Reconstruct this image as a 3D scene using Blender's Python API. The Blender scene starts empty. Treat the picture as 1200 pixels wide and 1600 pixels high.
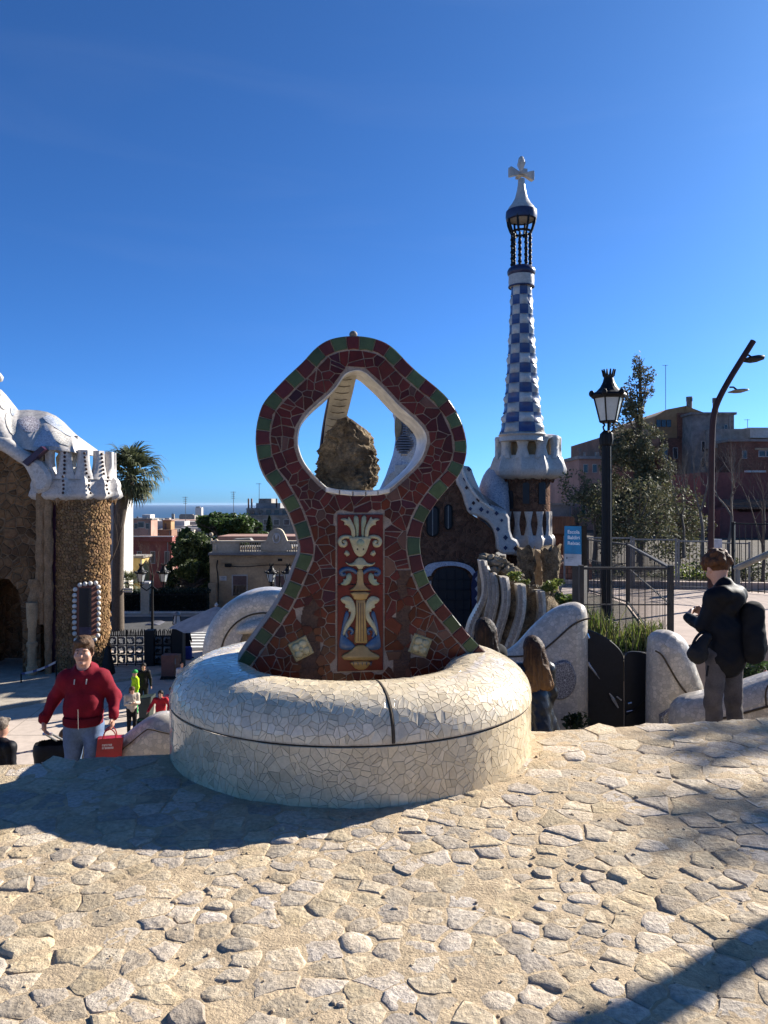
import bpy, math, random
import numpy as np
from mathutils import Vector, Matrix, noise, geometry

random.seed(7)
SC = bpy.context.scene
C = SC.collection
PI = math.pi

# ------------------------------------------------------------------ camera
EYE = 1.5
cam = bpy.data.cameras.new('camera')
cam.sensor_fit = 'VERTICAL'
cam.sensor_height = 36.0
cam.lens = 36.0 * 1202.0 / 1600.0
cam.shift_y = -13.0 / 1600.0
cam.clip_start = 0.05
cam.clip_end = 90000.0
cam_o = bpy.data.objects.new('camera', cam)
C.objects.link(cam_o)
cam_o.location = (0, 0, EYE)
cam_o.rotation_euler = (PI / 2, 0, 0)
SC.camera = cam_o

# ------------------------------------------------------------------ daylight
SUN_EL, SUN_AZ = math.radians(27.0), math.atan2(0.82, 0.57)      # azimuth clockwise from +Y
SUN = Vector((math.sin(SUN_AZ) * math.cos(SUN_EL), math.cos(SUN_AZ) * math.cos(SUN_EL), math.sin(SUN_EL)))
W = bpy.data.worlds.new('World')
SC.world = W
W.use_nodes = True
nt = W.node_tree
nt.nodes.clear()
wo = nt.nodes.new('ShaderNodeOutputWorld')
bg = nt.nodes.new('ShaderNodeBackground')
sky = nt.nodes.new('ShaderNodeTexSky')
sky.sky_type = 'NISHITA'
sky.sun_disc = False
sky.sun_elevation = SUN_EL
sky.sun_rotation = SUN_AZ
sky.altitude = 2000
sky.air_density = 0.7
sky.dust_density = 3.0
sky.ozone_density = 6.0
hsv = nt.nodes.new('ShaderNodeHueSaturation')
hsv.inputs['Saturation'].default_value = 1.0
hsv.inputs['Value'].default_value = 1.0
nt.links.new(sky.outputs[0], hsv.inputs['Color'])
wb = nt.nodes.new('ShaderNodeMix')          # the phone's rich white balance, the same for the whole sky
wb.data_type = 'RGBA'
wb.blend_type = 'MULTIPLY'
wb.inputs[0].default_value = 1.0
wb.inputs[7].default_value = (0.63, 1.115, 1.49, 1)
nt.links.new(hsv.outputs[0], wb.inputs[6])
# a few very thin, stretched wisps of high cloud
tcw = nt.nodes.new('ShaderNodeTexCoord')
mpw = nt.nodes.new('ShaderNodeMapping')
mpw.inputs['Rotation'].default_value = (0.15, 0.5, 0.4)
mpw.inputs['Scale'].default_value = (1.2, 2.0, 9.0)
nzw = nt.nodes.new('ShaderNodeTexNoise')
nzw.inputs['Scale'].default_value = 1.6
nzw.inputs['Detail'].default_value = 6
nzw.inputs['Distortion'].default_value = 0.6
mrw = nt.nodes.new('ShaderNodeMapRange')
for k_, v_ in ((1, .52), (2, .85), (3, 0.0), (4, .022)): mrw.inputs[k_].default_value = v_
cw = nt.nodes.new('ShaderNodeMix')
cw.data_type = 'RGBA'
cw.inputs[7].default_value = (9.0, 9.6, 10.5, 1)
nt.links.new(tcw.outputs['Generated'], mpw.inputs[0])
nt.links.new(mpw.outputs[0], nzw.inputs['Vector'])
nt.links.new(nzw.outputs[0], mrw.inputs[0])
nt.links.new(mrw.outputs[0], cw.inputs[0])
nt.links.new(wb.outputs[2], cw.inputs[6])
nt.links.new(cw.outputs[2], bg.inputs['Color'])
bg.inputs['Strength'].default_value = 0.0502
nt.links.new(bg.outputs[0], wo.inputs['Surface'])
sl = bpy.data.lights.new('sun', 'SUN')
sl.energy = 5.0
sl.angle = math.radians(0.5)
sl.color = (1.0, 0.94, 0.85)
so = bpy.data.objects.new('sun', sl)
C.objects.link(so)
so.location = (30, 20, 40)
so.rotation_euler = SUN.to_track_quat('Z', 'Y').to_euler()
SC.view_settings.view_transform = 'Standard'
SC.view_settings.look = 'None'
SC.view_settings.gamma = 1.0
SC.view_settings.use_curve_mapping = False
SC.view_settings.exposure = 1.35
SC.cycles.max_bounces = 6
SC.cycles.diffuse_bounces = 3
SC.cycles.glossy_bounces = 3
SC.cycles.transparent_max_bounces = 12
SC.cycles.volume_bounces = 0

# ------------------------------------------------------------------ helpers
F = 1202.0
def P(px, py, d):
    return Vector(((px - 600) / F * d, d, EYE - (py - 787) / F * d))
def X(px, d): return (px - 600) / F * d
def Z(py, d): return EYE - (py - 787) / F * d

def worldm(o):
    m = Matrix.Translation(o.location) @ o.rotation_euler.to_matrix().to_4x4() @ Matrix.Diagonal((*o.scale, 1))
    m = o.matrix_parent_inverse @ m
    return worldm(o.parent) @ m if o.parent else m

def thing(name, label, cat, loc=(0, 0, 0), group=None, rz=0.0):
    o = bpy.data.objects.new(name, None)
    o.empty_display_size = 0.1
    C.objects.link(o)
    o.location = loc
    o.rotation_euler = (0, 0, rz)
    tag(o, label, cat, group)
    return o

def tag(o, label, cat, group=None):
    o['label'] = label
    o['category'] = cat
    if group: o['group'] = group
    return o

def copy_tree(o, parent=None, loc=None, rz=None, label=None, sc=None):
    c = o.copy()
    C.objects.link(c)
    if parent:
        c.parent = parent
        c.matrix_parent_inverse = o.matrix_parent_inverse.copy()
    if loc is not None: c.location = loc
    if rz is not None: c.rotation_euler = (0, 0, rz)
    if sc is not None: c.scale = (sc, sc, sc) if not isinstance(sc, tuple) else sc
    if label: c['label'] = label
    for ch in list(o.children): copy_tree(ch, c)
    return c

def rnd(a=0.0, b=1.0): return random.uniform(a, b)

def drum_at(c, r, px, py):
    """the point of an upright drum's near side that is seen at a pixel: (angle, z)"""
    best = None
    for i in range(181):
        a = -PI + PI*i/180
        x, y = c.x + r*math.cos(a), c.y + r*math.sin(a)
        if (x*math.cos(a) + y*math.sin(a)) > 0: continue
        e = abs(x/y*F + 600 - px)
        if best is None or e < best[0]: best = (e, a, y)
    a0 = best[1]; best = None
    for i in range(-20, 21):
        a = a0 + i*PI/180/16
        x, y = c.x + r*math.cos(a), c.y + r*math.sin(a)
        e = abs(x/y*F + 600 - px)
        if best is None or e < best[0]: best = (e, a, y)
    return best[1], Z(py, best[2])

class MB:
    """collects polygons; build() links them as ONE mesh object"""
    def __init__(s): s.v, s.f, s.c, s.m = [], [], [], []
    def add(s, vs, fs, col=None, mi=0):
        n = len(s.v)
        s.v.extend([tuple(p) for p in vs])
        for f in fs:
            s.f.append(tuple(i + n for i in f)); s.c.append(col); s.m.append(mi)
    def box(s, a, b, col=None, mi=0):
        (x0, y0, z0), (x1, y1, z1) = a, b
        s.add([(x0,y0,z0),(x1,y0,z0),(x1,y1,z0),(x0,y1,z0),(x0,y0,z1),(x1,y0,z1),(x1,y1,z1),(x0,y1,z1)],
              [(0,3,2,1),(4,5,6,7),(0,1,5,4),(1,2,6,5),(2,3,7,6),(3,0,4,7)], col, mi)
    def obox(s, c, ax, ay, az, col=None, mi=0):
        c, ax, ay, az = Vector(c), Vector(ax), Vector(ay), Vector(az)
        vs = [c + ax*i + ay*j + az*k for k in (-1, 1) for i, j in ((-1,-1),(1,-1),(1,1),(-1,1))]
        s.add(vs, [(0,3,2,1),(4,5,6,7),(0,1,5,4),(1,2,6,5),(2,3,7,6),(3,0,4,7)], col, mi)
    def tube(s, ps, r, n=8, cap=True, col=None, flat=1.0, mi=0):
        ps = [Vector(p) for p in ps]
        rs = r if isinstance(r, (list, tuple)) else [r] * len(ps)
        vs, fs, prev = [], [], None
        for i, p in enumerate(ps):
            t = (ps[min(i+1, len(ps)-1)] - ps[max(i-1, 0)]).normalized()
            if prev is None:
                u = t.cross(Vector((0, 0, 1)))
                if u.length < 1e-3: u = t.cross(Vector((0, 1, 0)))
            else: u = prev - t * prev.dot(t)
            u.normalize(); prev = u
            w = t.cross(u)
            for k in range(n):
                a = 2*PI*k/n
                vs.append(p + (u*math.cos(a) + w*math.sin(a)*flat) * rs[i])
        for i in range(len(ps)-1):
            for k in range(n):
                a, b = i*n+k, i*n+(k+1) % n
                fs.append((a, b, b+n, a+n))
        if cap:
            fs.append(tuple(range(n-1, -1, -1))); m = (len(ps)-1)*n
            fs.append(tuple(range(m, m+n)))
        s.add(vs, fs, col, mi)
    def lathe(s, prof, c=(0,0,0), n=24, mod=None, col=None, axis='z', cap=True, mi=0):
        """prof [(r, h)]; mod(angle, i) scales the radius"""
        vs, fs = [], []
        for i, (r, h) in enumerate(prof):
            for k in range(n):
                a = 2*PI*k/n
                q = r * (mod(a, i) if mod else 1)
                if axis == 'z': vs.append((c[0]+q*math.cos(a), c[1]+q*math.sin(a), c[2]+h))
                else: vs.append((c[0]+q*math.cos(a), c[1]+h, c[2]+q*math.sin(a)))
        for i in range(len(prof)-1):
            for k in range(n):
                a, b = i*n+k, i*n+(k+1) % n
                fs.append((a, b, b+n, a+n) if axis == 'z' else (a, a+n, b+n, b))
        if cap:
            fs.append(tuple(range(n-1, -1, -1)) if axis == 'z' else tuple(range(n)))
            m = (len(prof)-1)*n
            fs.append(tuple(range(m, m+n)) if axis == 'z' else tuple(range(m+n-1, m-1, -1)))
        s.add(vs, fs, col, mi)
    def prism(s, poly, y0, y1, col=None, fn=None, mi=0, bev=0.0):
        """poly [(x, z)] extruded from y0 (front) to y1; fn maps (x, y, z); bev insets the front edge"""
        fn = fn or (lambda x, y, z: (x, y, z))
        ar = sum(poly[i][0]*poly[(i+1) % len(poly)][1] - poly[(i+1) % len(poly)][0]*poly[i][1] for i in range(len(poly)))
        if ar < 0: poly = poly[::-1]
        n = len(poly)
        rings = [(poly, y0), (poly, y1)]
        if bev > 0:
            ins = inset(poly, bev)
            rings = [(ins, y0), (poly, y0 + bev), (poly, y1)]
        vs = [fn(x, y, z) for pl, y in rings for x, z in pl]
        fs = []
        for q in range(len(rings)-1):
            for i in range(n):
                a, b = q*n+i, q*n+(i+1) % n
                fs.append((a, a+n, b+n, b))
        tri = geometry.tessellate_polygon([[Vector((x, z, 0)) for x, z in rings[0][0]]])
        fs += [orient(t, rings[0][0]) for t in tri]
        m = (len(rings)-1)*n
        fs += [tuple(i+m for i in orient(t, poly)[::-1]) for t in tri]
        s.add(vs, fs, col, mi)
    def sphere(s, c, r, n=12, m=8, col=None, mi=0):
        r = r if isinstance(r, (tuple, list)) else (r, r, r)
        vs = [(c[0], c[1], c[2]-r[2])]
        for i in range(1, m):
            t = -PI/2 + PI*i/m
            for k in range(n):
                a = 2*PI*k/n
                vs.append((c[0]+r[0]*math.cos(t)*math.cos(a), c[1]+r[1]*math.cos(t)*math.sin(a), c[2]+r[2]*math.sin(t)))
        vs.append((c[0], c[1], c[2]+r[2]))
        fs = [(0, 1+(k+1) % n, 1+k) for k in range(n)]
        for i in range(m-2):
            for k in range(n):
                a, b = 1+i*n+k, 1+i*n+(k+1) % n
                fs.append((a, b, b+n, a+n))
        L = len(vs)-1; q = 1+(m-2)*n
        fs += [(q+k, q+(k+1) % n, L) for k in range(n)]
        s.add(vs, fs, col, mi)
    def grid(s, fn, nu, nv, col=None, flip=False, mi=0):
        vs = [fn(i/nu, j/nv) for j in range(nv+1) for i in range(nu+1)]
        fs = []
        for j in range(nv):
            for i in range(nu):
                a = j*(nu+1)+i
                q = (a, a+1, a+nu+2, a+nu+1)
                fs.append(q[::-1] if flip else q)
        s.add(vs, fs, col, mi)
    def build(s, name, mat, parent=None, smooth=None, world=True, kind=None, label=None):
        me = bpy.data.meshes.new(name)
        me.from_pydata(s.v, [], s.f)
        mats = mat if isinstance(mat, (list, tuple)) else [mat]
        for m in mats: me.materials.append(m)
        if len(mats) > 1: me.polygons.foreach_set('material_index', s.m)
        if any(c is not None for c in s.c):
            at = me.attributes.new('tint', 'FLOAT_COLOR', 'FACE')
            arr = np.ones((len(s.f), 4), np.float32)
            for i, c in enumerate(s.c):
                if c is not None: arr[i, :3] = c
            at.data.foreach_set('color', arr.ravel())
        if smooth is not None:
            me.polygons.foreach_set('use_smooth', [True]*len(s.f))
            me.update()
            if smooth < 179: me.set_sharp_from_angle(angle=math.radians(smooth))
        me.update()
        return place(name, me, parent, world, kind, label)

def place(name, me, parent=None, world=True, kind=None, label=None):
    o = bpy.data.objects.new(name, me)
    C.objects.link(o)
    if parent:
        o.parent = parent
        if world: o.matrix_parent_inverse = worldm(parent).inverted()
    if kind: o['kind'] = kind
    if label: o['label'] = label
    return o

def orient(t, poly):
    a, b, c = (poly[i] for i in t)
    return t if (b[0]-a[0])*(c[1]-a[1]) - (b[1]-a[1])*(c[0]-a[0]) > 0 else (t[0], t[2], t[1])

def inset(poly, d):
    n, out = len(poly), []
    for i in range(n):
        p0, p1, p2 = Vector(poly[i-1]), Vector(poly[i]), Vector(poly[(i+1) % n])
        e0, e1 = (p1-p0), (p2-p1)
        if e0.length < 1e-9 or e1.length < 1e-9: out.append(tuple(p1)); continue
        e0.normalize(); e1.normalize()
        n0, n1 = Vector((-e0.y, e0.x)), Vector((-e1.y, e1.x))
        b = n0 + n1
        if b.length < 1e-3: out.append(tuple(p1)); continue
        b.normalize()
        out.append(tuple(p1 + b * (d / max(0.5, b.dot(n0)))))
    return out

def smooth_poly(pts, it=2, closed=True):
    for _ in range(it):
        q, n = [], len(pts)
        for i in range(n if closed else n-1):
            a, b = pts[i], pts[(i+1) % n]
            q.append(tuple(a[k]*.75+b[k]*.25 for k in range(len(a))))
            q.append(tuple(a[k]*.25+b[k]*.75 for k in range(len(a))))
        if not closed: q = [pts[0]] + q + [pts[-1]]
        pts = q
    return pts

def pxpoly(pts, d): return [(X(x, d), Z(y, d)) for x, y in pts]

def clip_half(poly, nx, ny, c):
    out, n = [], len(poly)
    for i in range(n):
        a, b = poly[i], poly[(i+1) % n]
        da, db = a[0]*nx+a[1]*ny-c, b[0]*nx+b[1]*ny-c
        if da <= 0: out.append(a)
        if (da < 0 < db) or (db < 0 < da):
            t = da/(da-db)
            out.append((a[0]+(b[0]-a[0])*t, a[1]+(b[1]-a[1])*t))
    return out

def voronoi(seeds, cell, gap, bounds=None, gapf=None):
    """cells of 2-D seeds, each shrunk by its half-gap; returns [(seed, polygon)]"""
    hsh = {}
    for i, (x, y) in enumerate(seeds): hsh.setdefault((int(math.floor(x/cell)), int(math.floor(y/cell))), []).append(i)
    out = []
    for i, (x, y) in enumerate(seeds):
        kx, ky = int(math.floor(x/cell)), int(math.floor(y/cell))
        nb = [j for a in (-2,-1,0,1,2) for b in (-2,-1,0,1,2) for j in hsh.get((kx+a, ky+b), ()) if j != i]
        nb.sort(key=lambda j: (seeds[j][0]-x)**2 + (seeds[j][1]-y)**2)
        R = cell*1.6
        p = [(x-R,y-R),(x+R,y-R),(x+R,y+R),(x-R,y+R)]
        g = gapf(x, y) if gapf else gap
        for j in nb[:22]:
            dx, dy = seeds[j][0]-x, seeds[j][1]-y
            L = math.hypot(dx, dy)
            if L < 1e-6: continue
            nx, ny = dx/L, dy/L
            p = clip_half(p, nx, ny, x*nx + y*ny + L/2 - g/2)
            if len(p) < 3: break
        if bounds and len(p) >= 3:
            x0, x1, y0, y1 = bounds
            for nx, ny, c in ((1,0,x1),(-1,0,-x0),(0,1,y1),(0,-1,-y0)):
                p = clip_half(p, nx, ny, c)
                if len(p) < 3: break
        if len(p) >= 3:
            q = [p[0]]
            for a in p[1:]:
                if math.hypot(a[0]-q[-1][0], a[1]-q[-1][1]) > cell*0.03: q.append(a)
            if len(q) >= 3: out.append(((x, y), q))
    return out

def jitter(x0, x1, y0, y1, s, j=.42):
    nx, ny = max(1, round((x1-x0)/s)), max(1, round((y1-y0)/s))
    sx, sy = (x1-x0)/nx, (y1-y0)/ny
    return [(x0+(i+.5+(.5 if k % 2 else 0)*.6-.15+rnd(-j, j))*sx, y0+(k+.5+rnd(-j, j))*sy) for k in range(ny) for i in range(nx)]

def parea(p): return abs(sum(p[i][0]*p[(i+1) % len(p)][1]-p[(i+1) % len(p)][0]*p[i][1] for i in range(len(p))))/2
def pcen(p): return (sum(a[0] for a in p)/len(p), sum(a[1] for a in p)/len(p))
def ccw(p): return p if sum(p[i][0]*p[(i+1) % len(p)][1]-p[(i+1) % len(p)][0]*p[i][1] for i in range(len(p))) > 0 else p[::-1]
def inside(pt, poly):
    x, y = pt; r = False; j = len(poly)-1
    for i in range(len(poly)):
        xi, yi = poly[i]; xj, yj = poly[j]
        if (yi > y) != (yj > y) and x < (xj-xi)*(y-yi)/(yj-yi)+xi: r = not r
        j = i
    return r
def nearest(pt, poly):
    best, bp = 1e9, pt
    for i in range(len(poly)):
        a, b = poly[i], poly[(i+1) % len(poly)]
        dx, dy = b[0]-a[0], b[1]-a[1]
        L = dx*dx+dy*dy
        t = 0 if L < 1e-12 else max(0, min(1, ((pt[0]-a[0])*dx+(pt[1]-a[1])*dy)/L))
        q = (a[0]+dx*t, a[1]+dy*t)
        d = math.hypot(pt[0]-q[0], pt[1]-q[1])
        if d < best: best, bp = d, q
    return best, bp

def tile(mb, poly, M, h, tilt=0.0, col=None, cham=.10, sink=.004):
    """a chip: polygon in (u, v) put on the surface M(u, v) -> (pos, normal), h proud of it"""
    poly = ccw(poly)
    cu, cv = pcen(poly)
    c, nrm = M(cu, cv)
    n = len(poly)
    tx, ty = rnd(-tilt, tilt), rnd(-tilt, tilt)
    lo, mid, top = [], [], []
    for (u, v) in poly:
        p, q = M(u, v)
        hh = h + (u-cu)*tx + (v-cv)*ty
        lo.append(p - q*sink); mid.append(p + nrm*(hh*.7))
        pu, qv = cu+(u-cu)*(1-cham), cv+(v-cv)*(1-cham)
        p2, _ = M(pu, qv)
        top.append(p2 + nrm*hh)
    fs = [tuple(range(2*n, 3*n))]
    for i in range(n):
        j = (i+1) % n
        fs += [(i, j, j+n, i+n), (i+n, j+n, j+2*n, i+2*n)]
    mb.add(lo+mid+top, fs, col)

def shard(p, chance, gap, amin):
    """breaks a cell once across, now and then, the way broken tile is laid"""
    if rnd() > chance or parea(p) < amin: return [p]
    c = pcen(p); a = rnd(0, PI); nx, ny = math.cos(a), math.sin(a)
    k = c[0]*nx + c[1]*ny + rnd(-.15, .15)*math.sqrt(parea(p))
    return [q for q in (clip_half(p, nx, ny, k-gap/2), clip_half(p, -nx, -ny, -k-gap/2)) if len(q) >= 3 and parea(q) > amin*.12]

def split_tiles(items, name, rest, mat, parent, most=300, smooth=None):
    """items [(seen size, MB)]: the largest become parts, the others one joined part"""
    items.sort(key=lambda t: -t[0])
    for _, m in items[:most]: m.build(name, mat, parent, smooth)
    if len(items) > most:
        j = MB()
        for _, m in items[most:]:
            n = len(j.v); j.v += m.v; j.f += [tuple(i+n for i in f) for f in m.f]; j.c += m.c; j.m += m.m
        j.build(rest, mat, parent, smooth, kind='stuff')

# ------------------------------------------------------------------ materials
def mat(name, col, rough=.7, var=.2, vs=3.0, col2=None, bump=.25, bs=30.0, tint=False, spec=.4, metal=0.0, coat=0.0,
        cells=None, mosaic=None, wave=None, trans=0.0, hue=0.0, bd=.02):
    m = bpy.data.materials.new(name)
    m.use_nodes = True
    t = m.node_tree; N = t.nodes; L = t.links
    b = N['Principled BSDF']
    b.inputs['Roughness'].default_value = rough
    b.inputs['Metallic'].default_value = metal
    b.inputs['Specular IOR Level'].default_value = spec
    b.inputs['Coat Weight'].default_value = coat
    b.inputs['Coat Roughness'].default_value = .08
    geo = N.new('ShaderNodeNewGeometry')
    pos = geo.outputs['Position']
    def nz(scale, detail=5.0, rgh=.6):
        n = N.new('ShaderNodeTexNoise'); n.inputs['Scale'].default_value = scale
        n.inputs['Detail'].default_value = detail; n.inputs['Roughness'].default_value = rgh
        L.new(pos, n.inputs['Vector']); return n
    def ramp(src, lo, hi, a=0.0, bb=1.0):
        r = N.new('ShaderNodeMapRange'); r.inputs[1].default_value = lo; r.inputs[2].default_value = hi
        r.inputs[3].default_value = a; r.inputs[4].default_value = bb; L.new(src, r.inputs[0]); return r.outputs[0]
    def mix(f, a, c, mode='MIX'):
        x = N.new('ShaderNodeMix'); x.data_type = 'RGBA'; x.blend_type = mode
        for k, q in ((0, f), (6, a), (7, c)):
            if isinstance(q, (int, float)): x.inputs[k].default_value = q
            elif isinstance(q, tuple): x.inputs[k].default_value = (*q, 1)
            else: L.new(q, x.inputs[k])
        return x.outputs[2]
    c2 = col2 or tuple(x*.6 for x in col)
    n1 = nz(vs)
    cc = mix(ramp(n1.outputs[0], .35, .7), col, c2) if (var or col2) else None
    if cc is None:
        rgb = N.new('ShaderNodeRGB'); rgb.outputs[0].default_value = (*col, 1); cc = rgb.outputs[0]
    if tint:
        at = N.new('ShaderNodeAttribute'); at.attribute_name = 'tint'
        cc = mix(1.0, cc, at.outputs['Color'], 'MULTIPLY')
    if var:
        n2 = nz(vs*9, 4)
        cc = mix(1.0, cc, mix(ramp(n2.outputs[0], .3, .7), (1-var,)*3, (1+var*.5,)*3), 'MULTIPLY')
    hgt = None
    if mosaic:          # broken-tile chips too small to pick apart: (scale, grout colour, width)
        sc_, gc, gw = mosaic[:3]; lo_ = mosaic[3] if len(mosaic) > 3 else .86
        v = N.new('ShaderNodeTexVoronoi'); v.feature = 'DISTANCE_TO_EDGE'; v.inputs['Scale'].default_value = sc_
        v2 = N.new('ShaderNodeTexVoronoi'); v2.inputs['Scale'].default_value = sc_
        L.new(pos, v.inputs['Vector']); L.new(pos, v2.inputs['Vector'])
        sp = N.new('ShaderNodeSeparateColor'); L.new(v2.outputs['Color'], sp.inputs[0])
        cc = mix(1.0, cc, mix(sp.outputs[0], (lo_, lo_, lo_), (1.06, 1.06, 1.05)), 'MULTIPLY')
        e = ramp(v.outputs['Distance'], gw*.5, gw)
        cc = mix(e, gc, cc)
        hgt = e
        nb = N.new('ShaderNodeVectorMath'); nb.operation = 'SUBTRACT'
        L.new(v2.outputs['Color'], nb.inputs[0]); nb.inputs[1].default_value = (.5, .5, .5)
        sc2 = N.new('ShaderNodeVectorMath'); sc2.operation = 'SCALE'; sc2.inputs['Scale'].default_value = .085
        L.new(nb.outputs[0], sc2.inputs[0])
        ad = N.new('ShaderNodeVectorMath'); ad.operation = 'ADD'; L.new(sc2.outputs[0], ad.inputs[0]); L.new(geo.outputs['Normal'], ad.inputs[1])
        nrm = N.new('ShaderNodeVectorMath'); nrm.operation = 'NORMALIZE'; L.new(ad.outputs[0], nrm.inputs[0])
        L.new(nrm.outputs[0], b.inputs['Normal'])
    if cells:           # rubble texture (scale, joint colour, width)
        sc_, gc, gw = cells
        v = N.new('ShaderNodeTexVoronoi'); v.feature = 'DISTANCE_TO_EDGE'; v.inputs['Scale'].default_value = sc_
        ds = N.new('ShaderNodeVectorMath'); ds.operation = 'SCALE'; ds.inputs['Scale'].default_value = .25/sc_
        nn = nz(sc_*1.3, 2); L.new(nn.outputs[1], ds.inputs[0])
        ad = N.new('ShaderNodeVectorMath'); ad.operation = 'ADD'; L.new(pos, ad.inputs[0]); L.new(ds.outputs[0], ad.inputs[1])
        v2 = N.new('ShaderNodeTexVoronoi'); v2.inputs['Scale'].default_value = sc_
        L.new(ad.outputs[0], v.inputs['Vector']); L.new(ad.outputs[0], v2.inputs['Vector'])
        sp = N.new('ShaderNodeSeparateColor'); L.new(v2.outputs['Color'], sp.inputs[0])
        cc = mix(1.0, cc, mix(sp.outputs[0], (.6, .6, .6), (1.25, 1.22, 1.18)), 'MULTIPLY')
        e = ramp(v.outputs['Distance'], 0, gw)
        cc = mix(e, gc, cc)
        hgt = ramp(v.outputs['Distance'], 0, gw*3)
    if wave:            # courses: (scale, joint colour, z factor)
        br = N.new('ShaderNodeTexBrick'); br.inputs['Scale'].default_value = wave[0]
        br.inputs['Mortar Size'].default_value = .02
        br.inputs['Color1'].default_value = (1, 1, 1, 1); br.inputs['Color2'].default_value = (.7, .7, .7, 1)
        br.inputs['Mortar'].default_value = (*wave[1], 1)
        sx = N.new('ShaderNodeSeparateXYZ'); cx = N.new('ShaderNodeCombineXYZ'); L.new(pos, sx.inputs[0])
        am = N.new('ShaderNodeMath'); am.operation = 'ADD'; L.new(sx.outputs[0], am.inputs[0]); L.new(sx.outputs[1], am.inputs[1])
        L.new(am.outputs[0], cx.inputs[0]); L.new(sx.outputs[2], cx.inputs[1]); L.new(cx.outputs[0], br.inputs['Vector'])
        cc = mix(1.0, cc, br.outputs[0], 'MULTIPLY')
    L.new(cc, b.inputs['Base Color'])
    if bump and not mosaic:
        nb_ = nz(bs, 8, .65)
        src = nb_.outputs[0]
        if hgt is not None:
            a = N.new('ShaderNodeMath'); a.operation = 'MULTIPLY_ADD'; a.inputs[1].default_value = .5
            L.new(nb_.outputs[0], a.inputs[0]); L.new(hgt, a.inputs[2]); src = a.outputs[0]
        bp = N.new('ShaderNodeBump'); bp.inputs['Strength'].default_value = bump; bp.inputs['Distance'].default_value = bd
        L.new(src, bp.inputs['Height']); L.new(bp.outputs[0], b.inputs['Normal'])
    if trans:
        tr = N.new('ShaderNodeBsdfTranslucent'); L.new(cc, tr.inputs[0])
        ms = N.new('ShaderNodeMixShader'); ms.inputs[0].default_value = trans
        L.new(b.outputs[0], ms.inputs[1]); L.new(tr.outputs[0], ms.inputs[2])
        L.new(ms.outputs[0], N['Material Output'].inputs[0])
    return m

M = {}
M['sand'] = mat('sand', (.50, .385, .25), .95, .28, 2.0, (.42, .325, .215), .8, 70, bd=.016, spec=.1)
M['stone'] = mat('paving stone', (.50, .425, .33), .9, .32, 5.0, (.45, .355, .24), .8, 45, tint=True, bd=.018, spec=.15)
M['grout'] = mat('grout', (.64, .54, .405), .9, .3, 8, None, .4, 60)
M['chip'] = mat('white glazed chip', (.80, .675, .475), .13, .14, 5, (.69, .565, .385), 0, tint=True, spec=.5)
M['joint'] = mat('joint', (.09, .065, .04), .9, .3, 20)
M['redchip'] = mat('dark red glaze', (.82, .76, .74), .28, .25, 18, (.55, .50, .48), .05, 50, tint=True, spec=.22)
M['redgrout'] = mat('brown grout', (.36, .29, .235), .9, .35, 12)
M['darkbrown'] = mat('recess shade and basin floor', (.11, .06, .04), .9, .4, 9, (.05, .03, .022), .5, 40)  # dark brown for painted recess shade and the basin floor
M['rim'] = mat('white rim glaze', (.72, .68, .60), .3, .12, 12, None, .1, 40)
M['glaze'] = mat('painted glaze', (.85, .85, .85), .3, .18, 30, (.62, .60, .58), .08, 60, tint=True, spec=.45)
M['rock'] = mat('weathered rock', (.36, .27, .165), .9, .55, 4.5, (.06, .042, .026), 1.0, 22, bd=.08, spec=.2)
M['mosaic'] = mat('white mosaic', (.60, .53, .44), .3, .1, 2, (.52, .46, .38), 0, mosaic=(25, (.36, .33, .28), .07, .70))
M['mosaic_far'] = mat('pale mosaic', (.50, .465, .42), .4, .18, .8, (.38, .355, .32), 0, mosaic=(9, (.48, .45, .41), .06), tint=False)
M['mosaic_grey'] = mat('blue grey mosaic', (.42, .45, .50), .35, .25, .8, (.28, .32, .40), 0, mosaic=(8, (.55, .55, .55), .07))
M['mosaic_dark'] = mat('dark mosaic', (.20, .19, .19), .4, .3, 9, (.11, .10, .11), 0, mosaic=(38, (.45, .43, .41), .06))
M['tower'] = mat('tower glaze', (1, 1, 1), .3, .22, 1.6, (.86, .86, .86), .12, 4, tint=True, spec=.5, bd=.1)
M['brown'] = mat('brown rubble', (.215, .125, .062), .95, .3, .8, (.115, .068, .04), .8, 9, cells=(2.3, (.20, .135, .08), .05), bd=.12, spec=.1)
M['brownred'] = mat('red brown rubble', (.15, .08, .05), .95, .35, .7, (.11, .056, .036), .7, 8, cells=(3.2, (.165, .085, .054), .04), bd=.06, spec=.1)
M['clad'] = mat('tan stone', (.275, .17, .088), .95, .25, 2, (.18, .11, .058), .7, 14, tint=True, bd=.06, spec=.1)
M['ochre'] = mat('ochre stone', (.42, .30, .17), .9, .25, 2, None, .5, 15, bd=.05)
M['darkhole'] = mat('dark interior', (.012, .012, .014), .5, 0, 1, None, 0)
M['iron'] = mat('black iron', (.006, .0062, .007), .55, .2, 10, None, .1, 60, spec=.25)
M['navy'] = mat('navy glaze', (.03, .035, .09), .3, .2, 4, None, .1, 10)
M['gate'] = mat('dark steel', (.010, .012, .018), .5, .25, 3, None, .05, 40, spec=.3)
M['galv'] = mat('grey steel', (.22, .22, .21), .5, .15, 5, None, .05, 60, metal=.4)
M['rust'] = mat('brown steel', (.05, .016, .012), .6, .3, 6, None, .1, 50)
M['corten'] = mat('brown grey steel', (.045, .038, .032), .6, .25, 5, None, .1, 50)
M['silver'] = mat('bright metal', (.75, .75, .76), .25, .05, 8, None, 0, metal=.8)
M['lampglass'] = mat('opal lamp glass', (.62, .64, .62), .25, .08, 6, (.52, .55, .54), .05, 30, trans=.25)
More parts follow.
